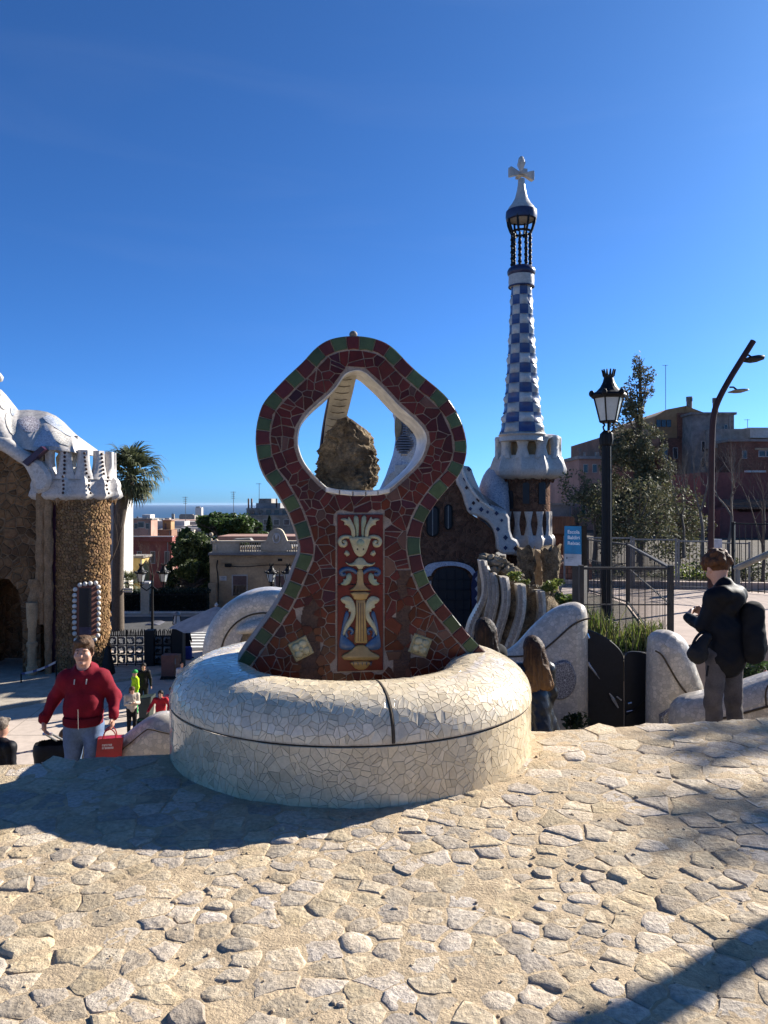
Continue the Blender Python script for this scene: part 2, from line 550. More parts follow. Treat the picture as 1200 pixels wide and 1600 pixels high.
M['plaza'] = mat('pale plaza', (.52, .43, .35), .9, .14, .4, (.45, .375, .31), .3, 8, bd=.02, spec=.15)
M['asphalt'] = mat('asphalt', (.07, .07, .072), .9, .25, .8, None, .4, 40)
M['steps'] = mat('step stone', (.44, .38, .30), .9, .2, 2, None, .5, 20)
M['pave'] = mat('brick pavement', (.42, .33, .27), .9, .15, .6, (.36, .28, .23), .3, 20)
M['hill'] = mat('hillside', (.12, .11, .075), .95, .35, .02, (.20, .175, .14), 0)
M['sea'] = mat('sea', (.012, .058, .125), .55, .1, .001, (.016, .07, .14), 0, spec=.25)
# ------------------------------------------------------------------ ground, stairs, plaza, street, hillside, sea
EU = Vector((0.98, 0.199, 0)).normalized()       # along the terrace edge
EN = Vector((-EU.y, EU.x, 0))                    # down the stairs
E0 = Vector((0, 4.86, 0))
def edge_s(x, y): return (Vector((x, y, 0)) - E0).dot(EN)      # > 0 beyond the edge
def gz(x, y):
    return .016*noise.noise((x*1.1, y*1.1, 3)) + .008*noise.noise((x*4, y*4, 9)) + .004*noise.noise((x*15, y*15, 1)) - .004

def axis(fine0, fine1, step, lo, hi, coarse):
    a = [lo + (fine0-lo)*i/coarse for i in range(coarse)]
    n = int((fine1-fine0)/step)
    a += [fine0 + (fine1-fine0)*i/n for i in range(n+1)]
    a += [fine1 + (hi-fine1)*(i+1)/coarse for i in range(coarse)]
    return a
us = axis(-3.0, 3.6, .024, -12, 12, 12)
ss = [-12 + 8.4*i/10 for i in range(10)] + [-3.6 + 3.6*i/150 for i in range(151)]
g = MB()
vs = []
for s in ss:
    for u in us:
        p = E0 + EU*u + EN*s
        r = .004*noise.noise((p.x*9, p.y*9, 2)) + .003*noise.noise((p.x*30, p.y*30, 5)) + .003*noise.noise((p.x*70, p.y*70, 7)) - .0005
        vs.append((p.x, p.y, gz(p.x, p.y) + (r if -3.7 < s < -.02 else 0)))
nu = len(us)
fs = [(j*nu+i, j*nu+i+1, (j+1)*nu+i+1, (j+1)*nu+i) for j in range(len(ss)-1) for i in range(nu-1)]
g.add(vs, fs)
k = len(ss)-1
bot = [E0 + EU*u + Vector((0, 0, -1.0)) for u in us]
n0 = len(g.v)
g.add(bot, [])
g.f += [(k*nu+i, k*nu+i+1, n0+i+1, n0+i) for i in range(nu-1)]
g.c += [None]*(nu-1); g.m += [0]*(nu-1)
ground = g.build('terrace_ground', M['sand'], smooth=60, kind='structure')

FC = Vector((-.204, 4.92, 0)); FR = 1.124
# irregular flat stones bedded in sand: dart throwing, then Voronoi cells
def stone_r(x, y):
    far = max(0, min(1, (y-3.0)/1.6)) * max(0, min(1, (x+1.2)/1.5))
    left = max(0, min(1, (y-3.3)/.8)) * max(0, min(1, (-.8-x)/.6))
    return .042 + .040*far + .05*left + .032*noise.noise((x*1.7, y*1.7, 4)) + .034*rnd()**2
pts, hs = [], {}
for _ in range(52000):
    d = rnd(1.85, 5.75); x = rnd(-.56, .56)*d + rnd(-.1, .1)
    if edge_s(x, d) > -.03 or (Vector((x, d, 0))-FC).length < FR-.06: continue
    r = max(.052, stone_r(x, d)) * 1.9
    kx, ky = int(x//.2), int(d//.2)
    if any((x-a)**2+((d-b)*1.25)**2 < r*r for i in (-1,0,1) for j in (-1,0,1) for a, b in hs.get((kx+i, ky+j), ())): continue
    hs.setdefault((kx, ky), []).append((x, d)); pts.append((x, d))
cellsP = voronoi(pts, .2, .02, gapf=lambda x, y: .005+.024*max(0, noise.noise((x*2.4, y*2.4, 20))+.18)*(1 if y < 3.8 else .5))
def stone(poly):
    m = MB()
    q = ccw(poly)
    c = pcen(q)
    near = 1.0 if c[1] < 3.4 else 0
    if rnd() < .22: q = smooth_poly(q, 1)
    if len(q) < 14:
        q2 = []
        for i in range(len(q)):
            a, b = q[i], q[(i+1) % len(q)]
            q2.append(a)
            if math.hypot(a[0]-b[0], a[1]-b[1]) > .035: q2.append(((a[0]+b[0])/2+rnd(-.006, .006), (a[1]+b[1])/2+rnd(-.006, .006)))
        q = q2
    jr = .09
    q = [(c[0]+(x-c[0])*(1+rnd(-jr, jr*.5)), c[1]+(y-c[1])*(1+rnd(-jr, jr*.5))) for x, y in q]
    q = clip_half(q, EN.x, EN.y, E0.dot(EN)+.012)
    if len(q) < 3: return m
    h = rnd(.002, .006) if rnd() < .9 else rnd(.006, .012)
    if c[1] > 3.7: h *= .75
    if edge_s(*c) > -.3: h *= .5
    tx, ty = rnd(-.025, .025), rnd(-.025, .025)
    sd = rnd(0, 99)
    zb = gz(*c)
    n = len(q); vs = []
    for s, hh in ((1.08, -.012), (1.0, .10), (.86, .80), (.62, 1.0), (.33, 1.05)):
        for x, y in q:
            px, py = c[0]+(x-c[0])*s, c[1]+(y-c[1])*s
            z = zb + (hh if hh < 0 else h*hh + (px-c[0])*tx + (py-c[1])*ty + (.005*noise.noise((px*14, py*14, sd)) - .005*abs(noise.noise((px*30, py*30, sd))) + .003*noise.noise((px*70, py*70, sd)))*min(1, .35+hh*.7))
            vs.append((px, py, z))
    vs.append((c[0], c[1], zb+h*1.05+.006*noise.noise((c[0]*16, c[1]*16, sd))))
    fs = [(r*n+i, r*n+(i+1) % n, (r+1)*n+(i+1) % n, (r+1)*n+i) for r in range(4) for i in range(n)]
    fs += [(4*n+i, 4*n+(i+1) % n, 5*n) for i in range(n)]
    w = rnd(.72, 1.18); b = rnd(-.12, .10)
    m.add(vs, fs, (w*(1-b*.3), w, w*(1+b)))
    return m
items = []
for c, p in cellsP:
    if parea(p) < .0016 or rnd() < .04: continue
    items.append((parea(p)/c[1]**3 * (1 if abs(c[0]) < .52*c[1] else .05), stone(p)))
items = [t for t in items if t[1].f]
split_tiles(items, 'paving_stone', 'small_paving_stones', M['stone'], ground, 300, smooth=38)
# loose grit and pebbles
g = MB()
for _ in range(500):
    d = 1.9 + 2.8*rnd()**1.6; x = rnd(-.55, .55)*d
    if edge_s(x, d) > -.1 or (Vector((x, d, 0))-FC).length < FR+.02: continue
    r = rnd(.002, .007) if rnd() < .93 else rnd(.008, .014)
    z = gz(x, d)+rnd(.000, .004)
    k = rnd(.7, 1.2)
    g.sphere((x, d, z), (r*rnd(.8, 1.5), r*rnd(.8, 1.4), r*.75), 6, 4, col=(k, k*.95, k*.88))
g.build('grit', M['stone'], ground, kind='stuff')
g = MB()
p = P(961, 1447, 2.73); p.z = gz(p.x, p.y)+.018
g.tube([p+Vector((-.012, 0, -.004)), p+Vector((.0, .006, .012)), p+Vector((.012, .03, .02))], .003, 6)
tag(g.build('twig', M['ochre']), 'tiny dry straw-coloured twig lying between the paving stones', 'twig')

# staircase going down from the terrace edge
g = MB()
RISE, RUN, NST = .17, .31, 39
prof = [(0.004, -.17)]
for i in range(NST):
    prof += [((i+1)*RUN, -(i+1)*RISE), ((i+1)*RUN, -(i+2)*RISE)]
vs = []
for s, z in prof:
    for u in (-9.0, 3.4): vs.append(E0 + EU*u + EN*s + Vector((0, 0, z)))
fs = [(2*i, 2*i+1, 2*i+3, 2*i+2) for i in range(len(prof)-1)]
g.add(vs, fs)
a = [E0 + EU*u + EN*s + Vector((0, 0, z)) for u in (-9.0, 3.4) for s, z in ((.004, -.17), (.004, -7), (NST*RUN, -7))]
g.add(a, [(0, 1, 2), (3, 5, 4)])
g.build('staircase', M['steps'], kind='structure')
def step_z(x, y):
    s = edge_s(x, y)
    return -.17*(1 + math.floor(s/RUN)) if s > 0 else gz(x, y)

PZ = -6.72
def flat(name, poly, z, m, kind='structure', thick=.3, parent=None):
    g = MB()
    n = len(poly)
    ar = sum(poly[i][0]*poly[(i+1) % n][1]-poly[(i+1) % n][0]*poly[i][1] for i in range(n))
    if ar < 0: poly = poly[::-1]
    vs = [(x, y, z) for x, y in poly] + [(x, y, z-thick) for x, y in poly]
    g.add(vs, [tuple(range(n))] + [(i+n, (i+1) % n+n, (i+1) % n, i) for i in range(n)])
    return g.build(name, m, parent, kind=kind)
def onplane(px, py, z):
    d = (EYE-z)*F/(py-787); return (X(px, d), d)
flat('plaza', [(-60, 8), (30, 8), (30, 43), (-60, 43)], PZ, M['plaza'], thick=.02)
flat('road', [(-90, 43), (60, 43), (60, 56), (-90, 56)], PZ-.004, M['asphalt'], thick=.02)
flat('far_pavement', [(-90, 56), (60, 56), (60, 66), (-90, 66)], PZ+.10, M['plaza'], thick=.3)
# painted crossing stripes on the road, seen past the gate
cr = MB()
for i in range(7):
    x0 = X(286, 44) + i*.0
    d = 44 + i*1.0
    cr.box((X(283, d), d, PZ-.003), (X(330, d), d+.5, PZ+.004))
cr.build('road_markings', mat('road paint', (.75, .74, .70), .8, .15, 2), kind='structure')
kb = [onplane(-160, 1128, PZ+.12), onplane(0, 1106, PZ+.12), onplane(60, 1095, PZ+.12), onplane(120, 1082, PZ+.12), onplane(172, 1064, PZ+.12), onplane(262, 1050, PZ+.12)]
flat('gatehouse_pavement', kb + [(X(262, 42), 42), (-40, 42)], PZ+.12, M['stone_tan'] if 'stone_tan' in M else M['steps'], thick=.14)
# joints of the big plaza slabs
g = MB()
for i in range(16):
    d = 14 + i*1.9
    g.box((-40, d, PZ+.002), (12, d+.03, PZ+.004))
    x = -30 + i*2.6
    g.add([(x, 9, PZ+.003), (x+.03, 9, PZ+.003), (x-3+.03, 42, PZ+.003), (x-3, 42, PZ+.003)], [(0, 1, 2, 3)])
g.build('plaza_joints', mat('slab joint', (.30, .25, .20), .9, .2), kind='structure')

# terrain: plateau, then the slope down to the coast, then the sea
def hz(x, d):
    if d < 66: return PZ-.04
    if d < 130: return PZ - 6*(d-66)/64
    if d < 1200: return PZ-6 - 30*((d-130)/1070)
    if d < 6000: return PZ-36 - 67*(d-1200)/4800
    return -109.8
ds = [-60, -20, 0, 20, 40, 55, 66, 80, 100, 130, 200, 300, 450, 700, 1000, 1200, 1700, 2300, 3000, 4000, 5000, 6000]
xs = [-1, -.7, -.45, -.3, -.2, -.1, 0, .1, .2, .3, .45, .7, 1]
g = MB()
vs = [(x*max(260, abs(d)*1.6), d, hz(x, d)) for d in ds for x in xs]
g.add(vs, [(j*13+i, j*13+i+1, (j+1)*13+i+1, (j+1)*13+i) for j in range(len(ds)-1) for i in range(12)])
g.build('hillside_terrain', M['hill'], smooth=179, kind='structure')
g = MB()
g.add([(-60000, 5600, -107.5), (60000, 5600, -107.5), (60000, 60000, -107.5), (-60000, 60000, -107.5)], [(0, 1, 2, 3)])
g.build('sea', M['sea'], kind='structure')

# garden soil beyond the mesh fence and in the fenced bed
M['soil'] = mat('garden soil', (.085, .062, .04), .95, .4, 1.5, (.05, .042, .025), .8, 14, bd=.05)
# raised pavement on the right with its retaining sides
UZ = -.5
flat('upper_pavement', [(2.62, 9.55), (3.72, 10.9), (16, 10.9), (60, 30), (60, 62), (14.6, 62), (8.0, 33), (3.9, 17.0)], UZ, M['pave'], thick=6.4)

flat('garden_ground', [(3.9, 18.75), (12, 17.6), (60, 17.6), (60, 61), (14.8, 61), (8.2, 33)], UZ+.02, M['soil'], thick=.25)
flat('planting_bed', [(2.66, 9.62), (3.66, 9.62), (3.76, 10.4), (4.75, 15.1), (4.6, 17.0), (3.9, 16.6)], UZ+.03, M['soil'], thick=.25)
flat('kerb_strip', [(3.95, 18.55), (12, 17.4), (12, 17.58), (3.95, 18.73)], UZ+.16, M['pave'], thick=.4)
# ------------------------------------------------------------------ round mosaic basin
basin = thing('mosaic_basin', 'round white broken-tile basin with a fat rolled rim standing on the stone terrace', 'fountain basin', FC)
prof = []
rc, ar_, ai_, zc, az_ = .80, FR-.80+.004, .25, .308, .232
for i in range(0, 46):
    a = math.radians(180*i/45)
    c_, s_ = math.cos(a), math.sin(a)
    r = rc + (ar_ if c_ > 0 else ai_) * (abs(c_)**.86) * (1 if c_ > 0 else -1)
    prof.append((r, zc + az_*s_**.92 if s_ > 1e-9 else zc))
arc = [0]
for i in range(1, len(prof)): arc.append(arc[-1]+math.hypot(prof[i][0]-prof[i-1][0], prof[i][1]-prof[i-1][1]))
ALEN = arc[-1]
def prof_at(v):
    v = max(0, min(ALEN-1e-6, v))
    i = max(j for j in range(len(arc)-1) if arc[j] <= v)
    t = (v-arc[i])/(arc[i+1]-arc[i])
    r = prof[i][0]+(prof[i+1][0]-prof[i][0])*t; z = prof[i][1]+(prof[i+1][1]-prof[i][1])*t
    dr, dz = prof[i+1][0]-prof[i][0], prof[i+1][1]-prof[i][1]
    L = math.hypot(dr, dz)
    return r, z, dz/L, -dr/L
PHI0 = math.radians(-90+12.9)
def Mrim(u, v):
    r, z, nr, nz_ = prof_at(v)
    a = PHI0 + u/FR
    ca, sa = math.cos(a), math.sin(a)
    return FC + Vector((r*ca, r*sa, z)), Vector((nr*ca, nr*sa, nz_))
PHW = math.radians(60)
def Mwall(u, v):
    a = PHW + u/FR
    ca, sa = math.cos(a), math.sin(a)
    return FC + Vector((FR*ca, FR*sa, v)), Vector((ca, sa, 0))
g = MB()
g.lathe([(FR-.004, -.06), (FR-.004, .294)], FC, 96, cap=False)
g.build('wall_bed', M['grout'], basin, smooth=60)
g = MB()
g.lathe([(FR-.012, .292), (FR-.012, .312)], FC, 96, cap=False)
g.build('seam', M['joint'], basin, smooth=60)
g = MB()
g.lathe([(FR-.02, .305)] + [(r-.004*(1 if r > rc else -1), z-.004) for r, z in prof] + [(rc-ai_, -.05), (.3, -.05)], FC, 96, cap=False)
g.build('rim_bed', M['grout'], basin, smooth=60)
# dark joint up the rolled rim
g = MB()
line = [Mrim(0, ALEN*t/30) for t in range(0, 27)]
g.tube([p - n*.004 for p, n in line], .0085, 6)
g.build('rim_joint', M['joint'], basin, smooth=60)
L = 2*PI*FR
seeds = []
s0 = .046
rows = int(ALEN*.86/s0)
for k in range(rows):
    v = (k+.5)*s0
    r = prof_at(v)[0]
    n = int(2*PI*r/s0)
    for i in range(n):
        if rnd() < .07: continue
        seeds.append((L*(i+.5+rnd(-.46, .46))/n, v+rnd(-.46, .46)*s0))
chips = []
def chipcol(w=1.0):
    k = rnd(.86, 1.05)*w
    if rnd() < .12: k *= .84
    b = rnd(-.03, .04)
    return (k*(1-b*.4), k, k*(1+b))
def seen(p, n):
    v = Vector((0, 0, EYE)) - p
    return max(0.0, n.dot(v.normalized()))
for c, p in voronoi(seeds, .060, .0023, (.010, L-.010, .004, ALEN*.86)):
    for p in shard(p, .62, .0023, .0011):
        if parea(p) < .0002: continue
        m = MB()
        tile(m, p, Mrim, .0011, .030, chipcol(), .06)
        pc, pn = Mrim(*pcen(p))
        chips.append((parea(p)*prof_at(c[1])[0]/FR*seen(pc, pn)*(1 if pc.y < 5.2 else .3), m))
seeds = [q for q in jitter(0, L, .0, .294, .047, .48) if rnd() > .06]
for c, p in voronoi(seeds, .061, .0023, (.003, L-.003, -.015, .2925)):
    for p in shard(p, .62, .0023, .0011):
        if parea(p) < .0002: continue
        m = MB()
        k = chipcol(.95)
        tile(m, p, Mwall, .0007, .022, (k[0]*.95, k[1]*.925, k[2]*.87), .06)
        pc, pn = Mwall(*pcen(p))
        chips.append((parea(p)*seen(pc, pn), m))
split_tiles(chips, 'tile', 'small_tiles', M['chip'], basin, 300)
g = MB()
g.lathe([(.62, .06), (.0001, .06)], FC, 40, cap=False)
g.build('basin_floor', M['darkbrown'], basin)

# ------------------------------------------------------------------ arch with an opening
AO = Vector((-.105, 4.85, 0)); PS = math.radians(9.5)
AU = Vector((math.cos(PS), math.sin(PS), 0)); AW = Vector((-math.sin(PS), math.cos(PS), 0))
def A(u, w, z): return AO + AU*u + AW*w + Vector((0, 0, z))
def a2(px, py):
    d = Vector(((px-600)/F, 1, (787-py)/F))
    t = AO.dot(AW)/d.dot(AW)
    p = d*t
    return ((p-AO).dot(AU), EYE+p.z)
OUT = [(352,1068),(373,1029),(403,988),(430,950),(450,913),(462,880),(470,862),(466,842),(456,812),(443,786),(429,763),(414,745),(404,722),(399,692),(400,667),(407,638),(416,623),(430,608),(446,591),(461,577),(475,564),(487,550),(499,539),(513,531),(528,527),(545,525),(562,525),(582,528),(600,534),(614,543),(625,554),(638,568),(652,581),(668,594),(683,606),(698,620),(711,638),(721,658),(728,682),(730,703),(726,724),(717,744),(703,760),(690,774),(676,793),(664,812),(657,832),(656,856),(661,884),(673,915),(688,936),(704,956),(733,992),(762,1022),(790,1052),(800,1075),(345,1085)]
INN = [(515,768),(500,755),(484,738),(472,722),(465,703),(463,690),(465,672),(470,660),(480,646),(493,633),(511,618),(522,607),(530,596),(536,586),(545,580),(560,577),(572,582),(582,591),(593,601),(603,611),(613,622),(624,634),(640,648),(654,660),(664,673),(668,686),(664,706),(655,722),(644,734),(629,748),(613,762),(604,769)]
ou = [a2(*p) for p in OUT]
iu = [a2(*p) for p in INN]
ou_s = smooth_poly(ou, 1)
iu_s = smooth_poly(iu, 2)
ou_s, iu_s = ccw(ou_s), ccw(iu_s)
arch = thing('mosaic_arch', 'tall wavy arch clad in dark red broken tile with a green checked edge', 'mosaic arch', A(0, .1, .3))
TH = .27
def slab(name, outer, inner, w0, w1, m):
    g = MB()
    tri = geometry.tessellate_polygon([[Vector((u, z, 0)) for u, z in outer], [Vector((u, z, 0)) for u, z in inner[::-1]]])
    allp = list(outer) + list(inner[::-1])
    n = len(allp)
    vs = [A(u, w0, z) for u, z in allp] + [A(u, w1, z) for u, z in allp]
    fs = [orient(t, allp) for t in tri]
    fs += [tuple(i+n for i in f[::-1]) for f in fs]
    def sides(a, b):
        k = b-a
        for i in range(k):
            p, q = a+i, a+(i+1) % k
            fs.append((p, p+n, q+n, q))
    sides(0, len(outer)); sides(len(outer), n)
    g.add(vs, fs)
    return g.build(name, m, arch, smooth=30)
slab('slab', ou_s, iu_s, .0, TH, M['redgrout'])
# rolled white lining of the opening
lin = inset(iu_s, .010)
g = MB()
n = len(iu_s)
rings = [[A(u, .002, z) for u, z in iu_s], [A(u, -.007, z) for u, z in inset(iu_s, .002)], [A(u, -.006, z) for u, z in inset(iu_s, .006)], [A(u, .006, z) for u, z in lin], [A(u, TH, z) for u, z in lin]]
vs = [p for r in rings for p in r]
fs = [(q*n+i, q*n+(i+1) % n, (q+1)*n+(i+1) % n, (q+1)*n+i) for q in range(4) for i in range(n)]
g.add(vs, fs)
g.build('opening_lining', M['rim'], arch, smooth=50)
# ledge chips under the opening
lo = [a2(*p) for p in ((508, 764), (530, 768), (551, 770), (571, 770), (590, 769), (609, 765))]
for i in range(5):
    (u0, z0), (u1, z1) = lo[i], lo[i+1]
    g = MB()
    g.prism([(u0+.003, z0-.020), (u1-.003, z1-.020), (u1-.003, z1+.012), (u0+.003, z0+.012)], -.022, TH*.7, fn=A, bev=.006)
    g.build('ledge_tile', M['rim'], arch)
def Mface(u, v): return A(u, 0, v), -AW
# checked border
BW = .083
per = []
main = [p for p in ou_s if p[1] > .3]
i0 = min(range(len(ou_s)), key=lambda i: (ou_s[i][1] > .40, ou_s[i][0]))
seq = ou_s
# walk the outline from the left foot over the top to the right foot
top_i = max(range(len(seq)), key=lambda i: seq[i][1])
def walk(step):
    out = []; i = top_i
    while seq[i % len(seq)][1] > .33:
        out.append(seq[i % len(seq)]); i += step
        if len(out) > len(seq): break
    return out
lft, rgt = walk(1), walk(-1)
path = lft[::-1] + rgt[1:]
if path[0][0] > path[-1][0]: path = path[::-1]
pl = [0]
for i in range(1, len(path)): pl.append(pl[-1]+math.hypot(path[i][0]-path[i-1][0], path[i][1]-path[i-1][1]))
def at(s):
    s = max(0, min(pl[-1]-1e-6, s))
    i = max(j for j in range(len(pl)-1) if pl[j] <= s)
    t = (s-pl[i])/(pl[i+1]-pl[i])
    return (path[i][0]+(path[i+1][0]-path[i][0])*t, path[i][1]+(path[i+1][1]-path[i][1])*t)
def nrm_at(s, e=.05):
    a, b = at(s-e), at(s+e)
    d = Vector((b[0]-a[0], b[1]-a[1])).normalized()
    return Vector((d.y, -d.x))          # inwards: right of travel
s, kx = 0.0, 0
while s < pl[-1]-.03:
    ln = rnd(.078, .106)
    e = min(s+ln, pl[-1])
    q = []
    for f in (0, .5, 1):
        t = s+.0035+(e-s-.007)*f
        q.append(Vector(at(t)) + nrm_at(t)*.004)
    for f in (1, .5, 0):
        t = s+.0035+(e-s-.007)*f
        q.append(Vector(at(t)) + nrm_at(t)*(BW+rnd(-.006, .004)))
    m = MB()
    k = rnd(.75, 1.2)
    col = (.075*k, .125*k, .058*k) if kx % 2 == 0 else (.115*k, .025*k, .022*k)
    tile(m, [tuple(p) for p in q], Mface, .010, .06, col, .08)
    m.build('border_tile', M['redchip'], arch)
    s = e; kx += 1
# field of broken tile
inner_b = []
for i in range(len(path)):
    n_ = nrm_at(pl[i])
    inner_b.append(tuple(Vector(path[i]) + n_*(BW+.008)))
inner_b += [(inner_b[-1][0], .30), (inner_b[0][0], .30)]
pan = [a2(527, 804), a2(598, 804), a2(598, 1046), a2(527, 1046)]
pan = [(pan[0][0], pan[0][1]), (pan[1][0], pan[0][1]), (pan[1][0], pan[2][1]), (pan[0][0], pan[2][1])]
pan_o = [(pan[0][0]-.01, pan[0][1]+.01), (pan[1][0]+.01, pan[0][1]+.01), (pan[1][0]+.01, pan[2][1]-.01), (pan[0][0]-.01, pan[2][1]-.01)]
hole = inset(iu_s, -.016)
def groove_shade_l(u, z):      # shade of recess grooves, painted as strips either side of the panel
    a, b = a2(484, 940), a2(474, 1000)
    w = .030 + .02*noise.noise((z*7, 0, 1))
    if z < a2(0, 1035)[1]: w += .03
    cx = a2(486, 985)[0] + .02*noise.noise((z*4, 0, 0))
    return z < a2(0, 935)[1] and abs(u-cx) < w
def groove_shade_r(u, z):
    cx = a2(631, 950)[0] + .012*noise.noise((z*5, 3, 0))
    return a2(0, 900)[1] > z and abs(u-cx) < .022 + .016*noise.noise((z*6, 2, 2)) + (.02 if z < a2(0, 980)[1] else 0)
PLQ = [a2(470, 1013), a2(656, 1008)]
def dist_out(q):
    """signed distance into the tiled field and the nearest edge point"""
    best = None
    for poly, want in ((inner_b, True), (hole, False), (pan_o, False)):
        d, e = nearest(q, poly)
        if inside(q, poly) != want: return -d, e
        if best is None or d < best[0]: best = (d, e)
    return best
real, ghost = [], []
for q in jitter(-1.2, 1.1, .28, 2.66, .056, .46):
    if rnd() < .06: continue
    d, e = dist_out(q)
    if d < .016: continue
    real.append(q)
    if d < .075: ghost.append((2*e[0]-q[0], 2*e[1]-q[1]))
nreal = set(real)
seeds = real + ghost
field = []
for c, p in [(c, q) for c, p0 in voronoi(seeds, .071, .0056) if c in nreal for q in shard(p0, .28, .0062, .0035)]:
    if not inside(c, inner_b) or inside(c, hole) or inside(c, pan_o): continue
    if groove_shade_l(*c) or groove_shade_r(*c): continue
    if any(math.hypot(c[0]-q[0], c[1]-q[1]) < .050 for q in PLQ): continue
    q = []
    for v in p:
        if not inside(v, inner_b): v = nearest(v, inner_b)[1]
        if inside(v, hole): v = nearest(v, hole)[1]
        if inside(v, pan_o): v = nearest(v, pan_o)[1]
        q.append(v)
    q2 = [q[0]]
    for v in q[1:]:
        if math.hypot(v[0]-q2[-1][0], v[1]-q2[-1][1]) > .006: q2.append(v)
    if len(q2) < 3 or parea(q2) < .0005: continue
    m = MB()
    k = rnd(.55, 1.25)
    right = max(0, min(1, (c[0]+.05)/.5))
    if rnd() < .05 + .10*right: col = (.17*k, .085*k, .06*k)
    elif rnd() < .06: col = (.085*k, .018*k, .022*k)
    else: col = (.128*k, .022*k, .010*k)
    tile(m, q2, Mface, rnd(.005, .008), .07, col, .05)
    field.append((parea(q2), m))
split_tiles(field, 'tile', 'small_tiles', M['redchip'], arch, 300)
# dark untiled strips painted for the shade in the recess grooves
for sgn, fnc, u0, u1, z0, z1 in ((0, groove_shade_l, -.7, -.2, .33, a2(0, 935)[1]), (1, groove_shade_r, -.05, .25, .33, a2(0, 900)[1])):
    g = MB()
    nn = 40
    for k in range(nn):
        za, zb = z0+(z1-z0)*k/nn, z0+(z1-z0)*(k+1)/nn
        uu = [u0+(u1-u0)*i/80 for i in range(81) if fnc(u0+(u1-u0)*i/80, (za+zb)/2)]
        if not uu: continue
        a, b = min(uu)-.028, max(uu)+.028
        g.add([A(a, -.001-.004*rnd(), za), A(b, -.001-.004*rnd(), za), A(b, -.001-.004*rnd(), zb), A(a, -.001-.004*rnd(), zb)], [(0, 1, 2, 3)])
    if g.f: g.build('recess_shade', M['darkbrown'], arch)
# four-petalled plaques
for (cu, cz), rot in zip(PLQ, (.45, -.35)):
    pq = MB()
    ca, sa = math.cos(rot), math.sin(rot)
    def R2(x, y): return (cu+x*ca-y*sa, cz+x*sa+y*ca)
    pq.prism([R2(-.062, -.062), R2(.062, -.062), R2(.062, .062), R2(-.062, .062)], -.018, .02, col=(.46, .36, .17), fn=A, bev=.006)
    po = pq.build('flower_plaque', M['glaze'], arch)
    for k in range(4):
        a = PI/4 + k*PI/2
        g = MB()
        pet = [(.030*math.cos(a)+.027*math.cos(t)*1.05, .030*math.sin(a)+.027*math.sin(t)*1.05) for t in [2*PI*j/12 for j in range(12)]]
        kk = rnd(.85, 1.1)
        g.prism([R2(*q) for q in pet], -.040, -.016, col=(.68*kk, .55*kk, .29*kk), fn=A, bev=.010)
        g.build('petal', M['glaze'], po, smooth=50)
    g = MB()
    g.prism([R2(.016*math.cos(2*PI*j/10), .016*math.sin(2*PI*j/10)) for j in range(10)], -.046, -.016, col=(.58, .47, .25), fn=A, bev=.006)
    g.build('flower_boss', M['glaze'], po, smooth=50)
# relief panel: two glazed slabs with candelabrum relief
zj = a2(0, 922)[1]
for z0, z1 in ((pan[2][1], zj-.002), (zj+.002, pan[0][1])):
    g = MB()
    g.prism([(pan[0][0], z0), (pan[1][0], z0), (pan[1][0], z1), (pan[0][0], z1)], -.014, .01, col=(.17, .022, .014), fn=A, bev=.003)
    o = g.build('relief_panel', M['redchip'], arch)
CR, OC, BL, GR = (.50, .46, .28), (.46, .29, .10), (.055, .11, .21), (.34, .38, .24)
def zq(x, y): return a2(500+x/5.333, 770+y/5.333)
relief_parent = o
def rel(name, pts, col, t=.014, mirror=False, sm=1):
    for mm in ((0, 1) if mirror else (0,)):
        q = [(660-x, y) if mm else (x, y) for x, y in pts]
        q = [zq(x, y) for x, y in q]
        q = smooth_poly(q, sm)
        g = MB()
        g.prism(q, -.014-t, -.0135, col=col, fn=A, bev=min(.005, t*.45))
        g.build(name, M['glaze'], relief_parent, smooth=50)
def reltube(name, pts, r, col, mirror=True):
    for mm in ((0, 1) if mirror else (0,)):
        q = smooth_poly([(660-x, y) if mm else (x, y) for x, y in pts], 2, False)
        n = len(q)
        g = MB()
        g.tube([A(*(lambda uz: (uz[0], -.016, uz[1]))(zq(*p))) for p in q], [r*(.55+.45*math.sin(PI*(.15+.8*i/n))) for i in range(n)], 7, col=col)
        g.build(name, M['glaze'], relief_parent, smooth=60)
rel('relief_leaf', [(262,372),(255,305),(225,268),(195,268),(205,242),(160,222),(200,208),(230,222),(236,192),(258,230),(288,290),(294,372)], CR, .016, True)
rel('relief_leaf', [(298,372),(296,300),(276,245),(280,188),(312,190),(322,240),(318,372)], GR, .012, True)
rel('relief_mask', [(235,365),(425,365),(410,405),(388,470),(368,512),(330,536),(292,512),(272,470),(250,405)], CR, .022)
for x in (306, 356): rel('relief_eye', [(x-9,462),(x,456),(x+9,462),(x+9,474),(x,480),(x-9,474)], (.05, .03, .02), .025)
rel('relief_rosette', [(300,400),(330,378),(362,400),(365,430),(330,448),(296,430)], GR, .027)
reltube('relief_scroll', [(262,372),(220,362),(175,372),(158,405),(175,438),(205,438),(215,415),(200,402),(190,412)], .014, CR)
reltube('relief_bud', [(205,492),(220,500),(235,520)], .016, CR)
rel('relief_leaf', [(198,572),(232,592),(275,582),(300,545),(330,534),(360,545),(385,582),(428,592),(462,572),(440,602),(400,612),(362,604),(346,634),(314,634),(298,604),(250,612)], CR, .018)
reltube('relief_scroll', [(305,668),(268,638),(222,630),(182,640),(168,665),(190,685),(212,672)], .015, BL)
rel('relief_leaf', [(162,756),(196,738),(188,716),(216,716),(214,682),(246,660),(264,692),(256,738),(226,768),(190,770)], GR, .012, True)
rel('relief_vase', [(303,634),(357,634),(354,750),(386,790),(432,812),(228,812),(274,790),(306,750)], OC, .020)
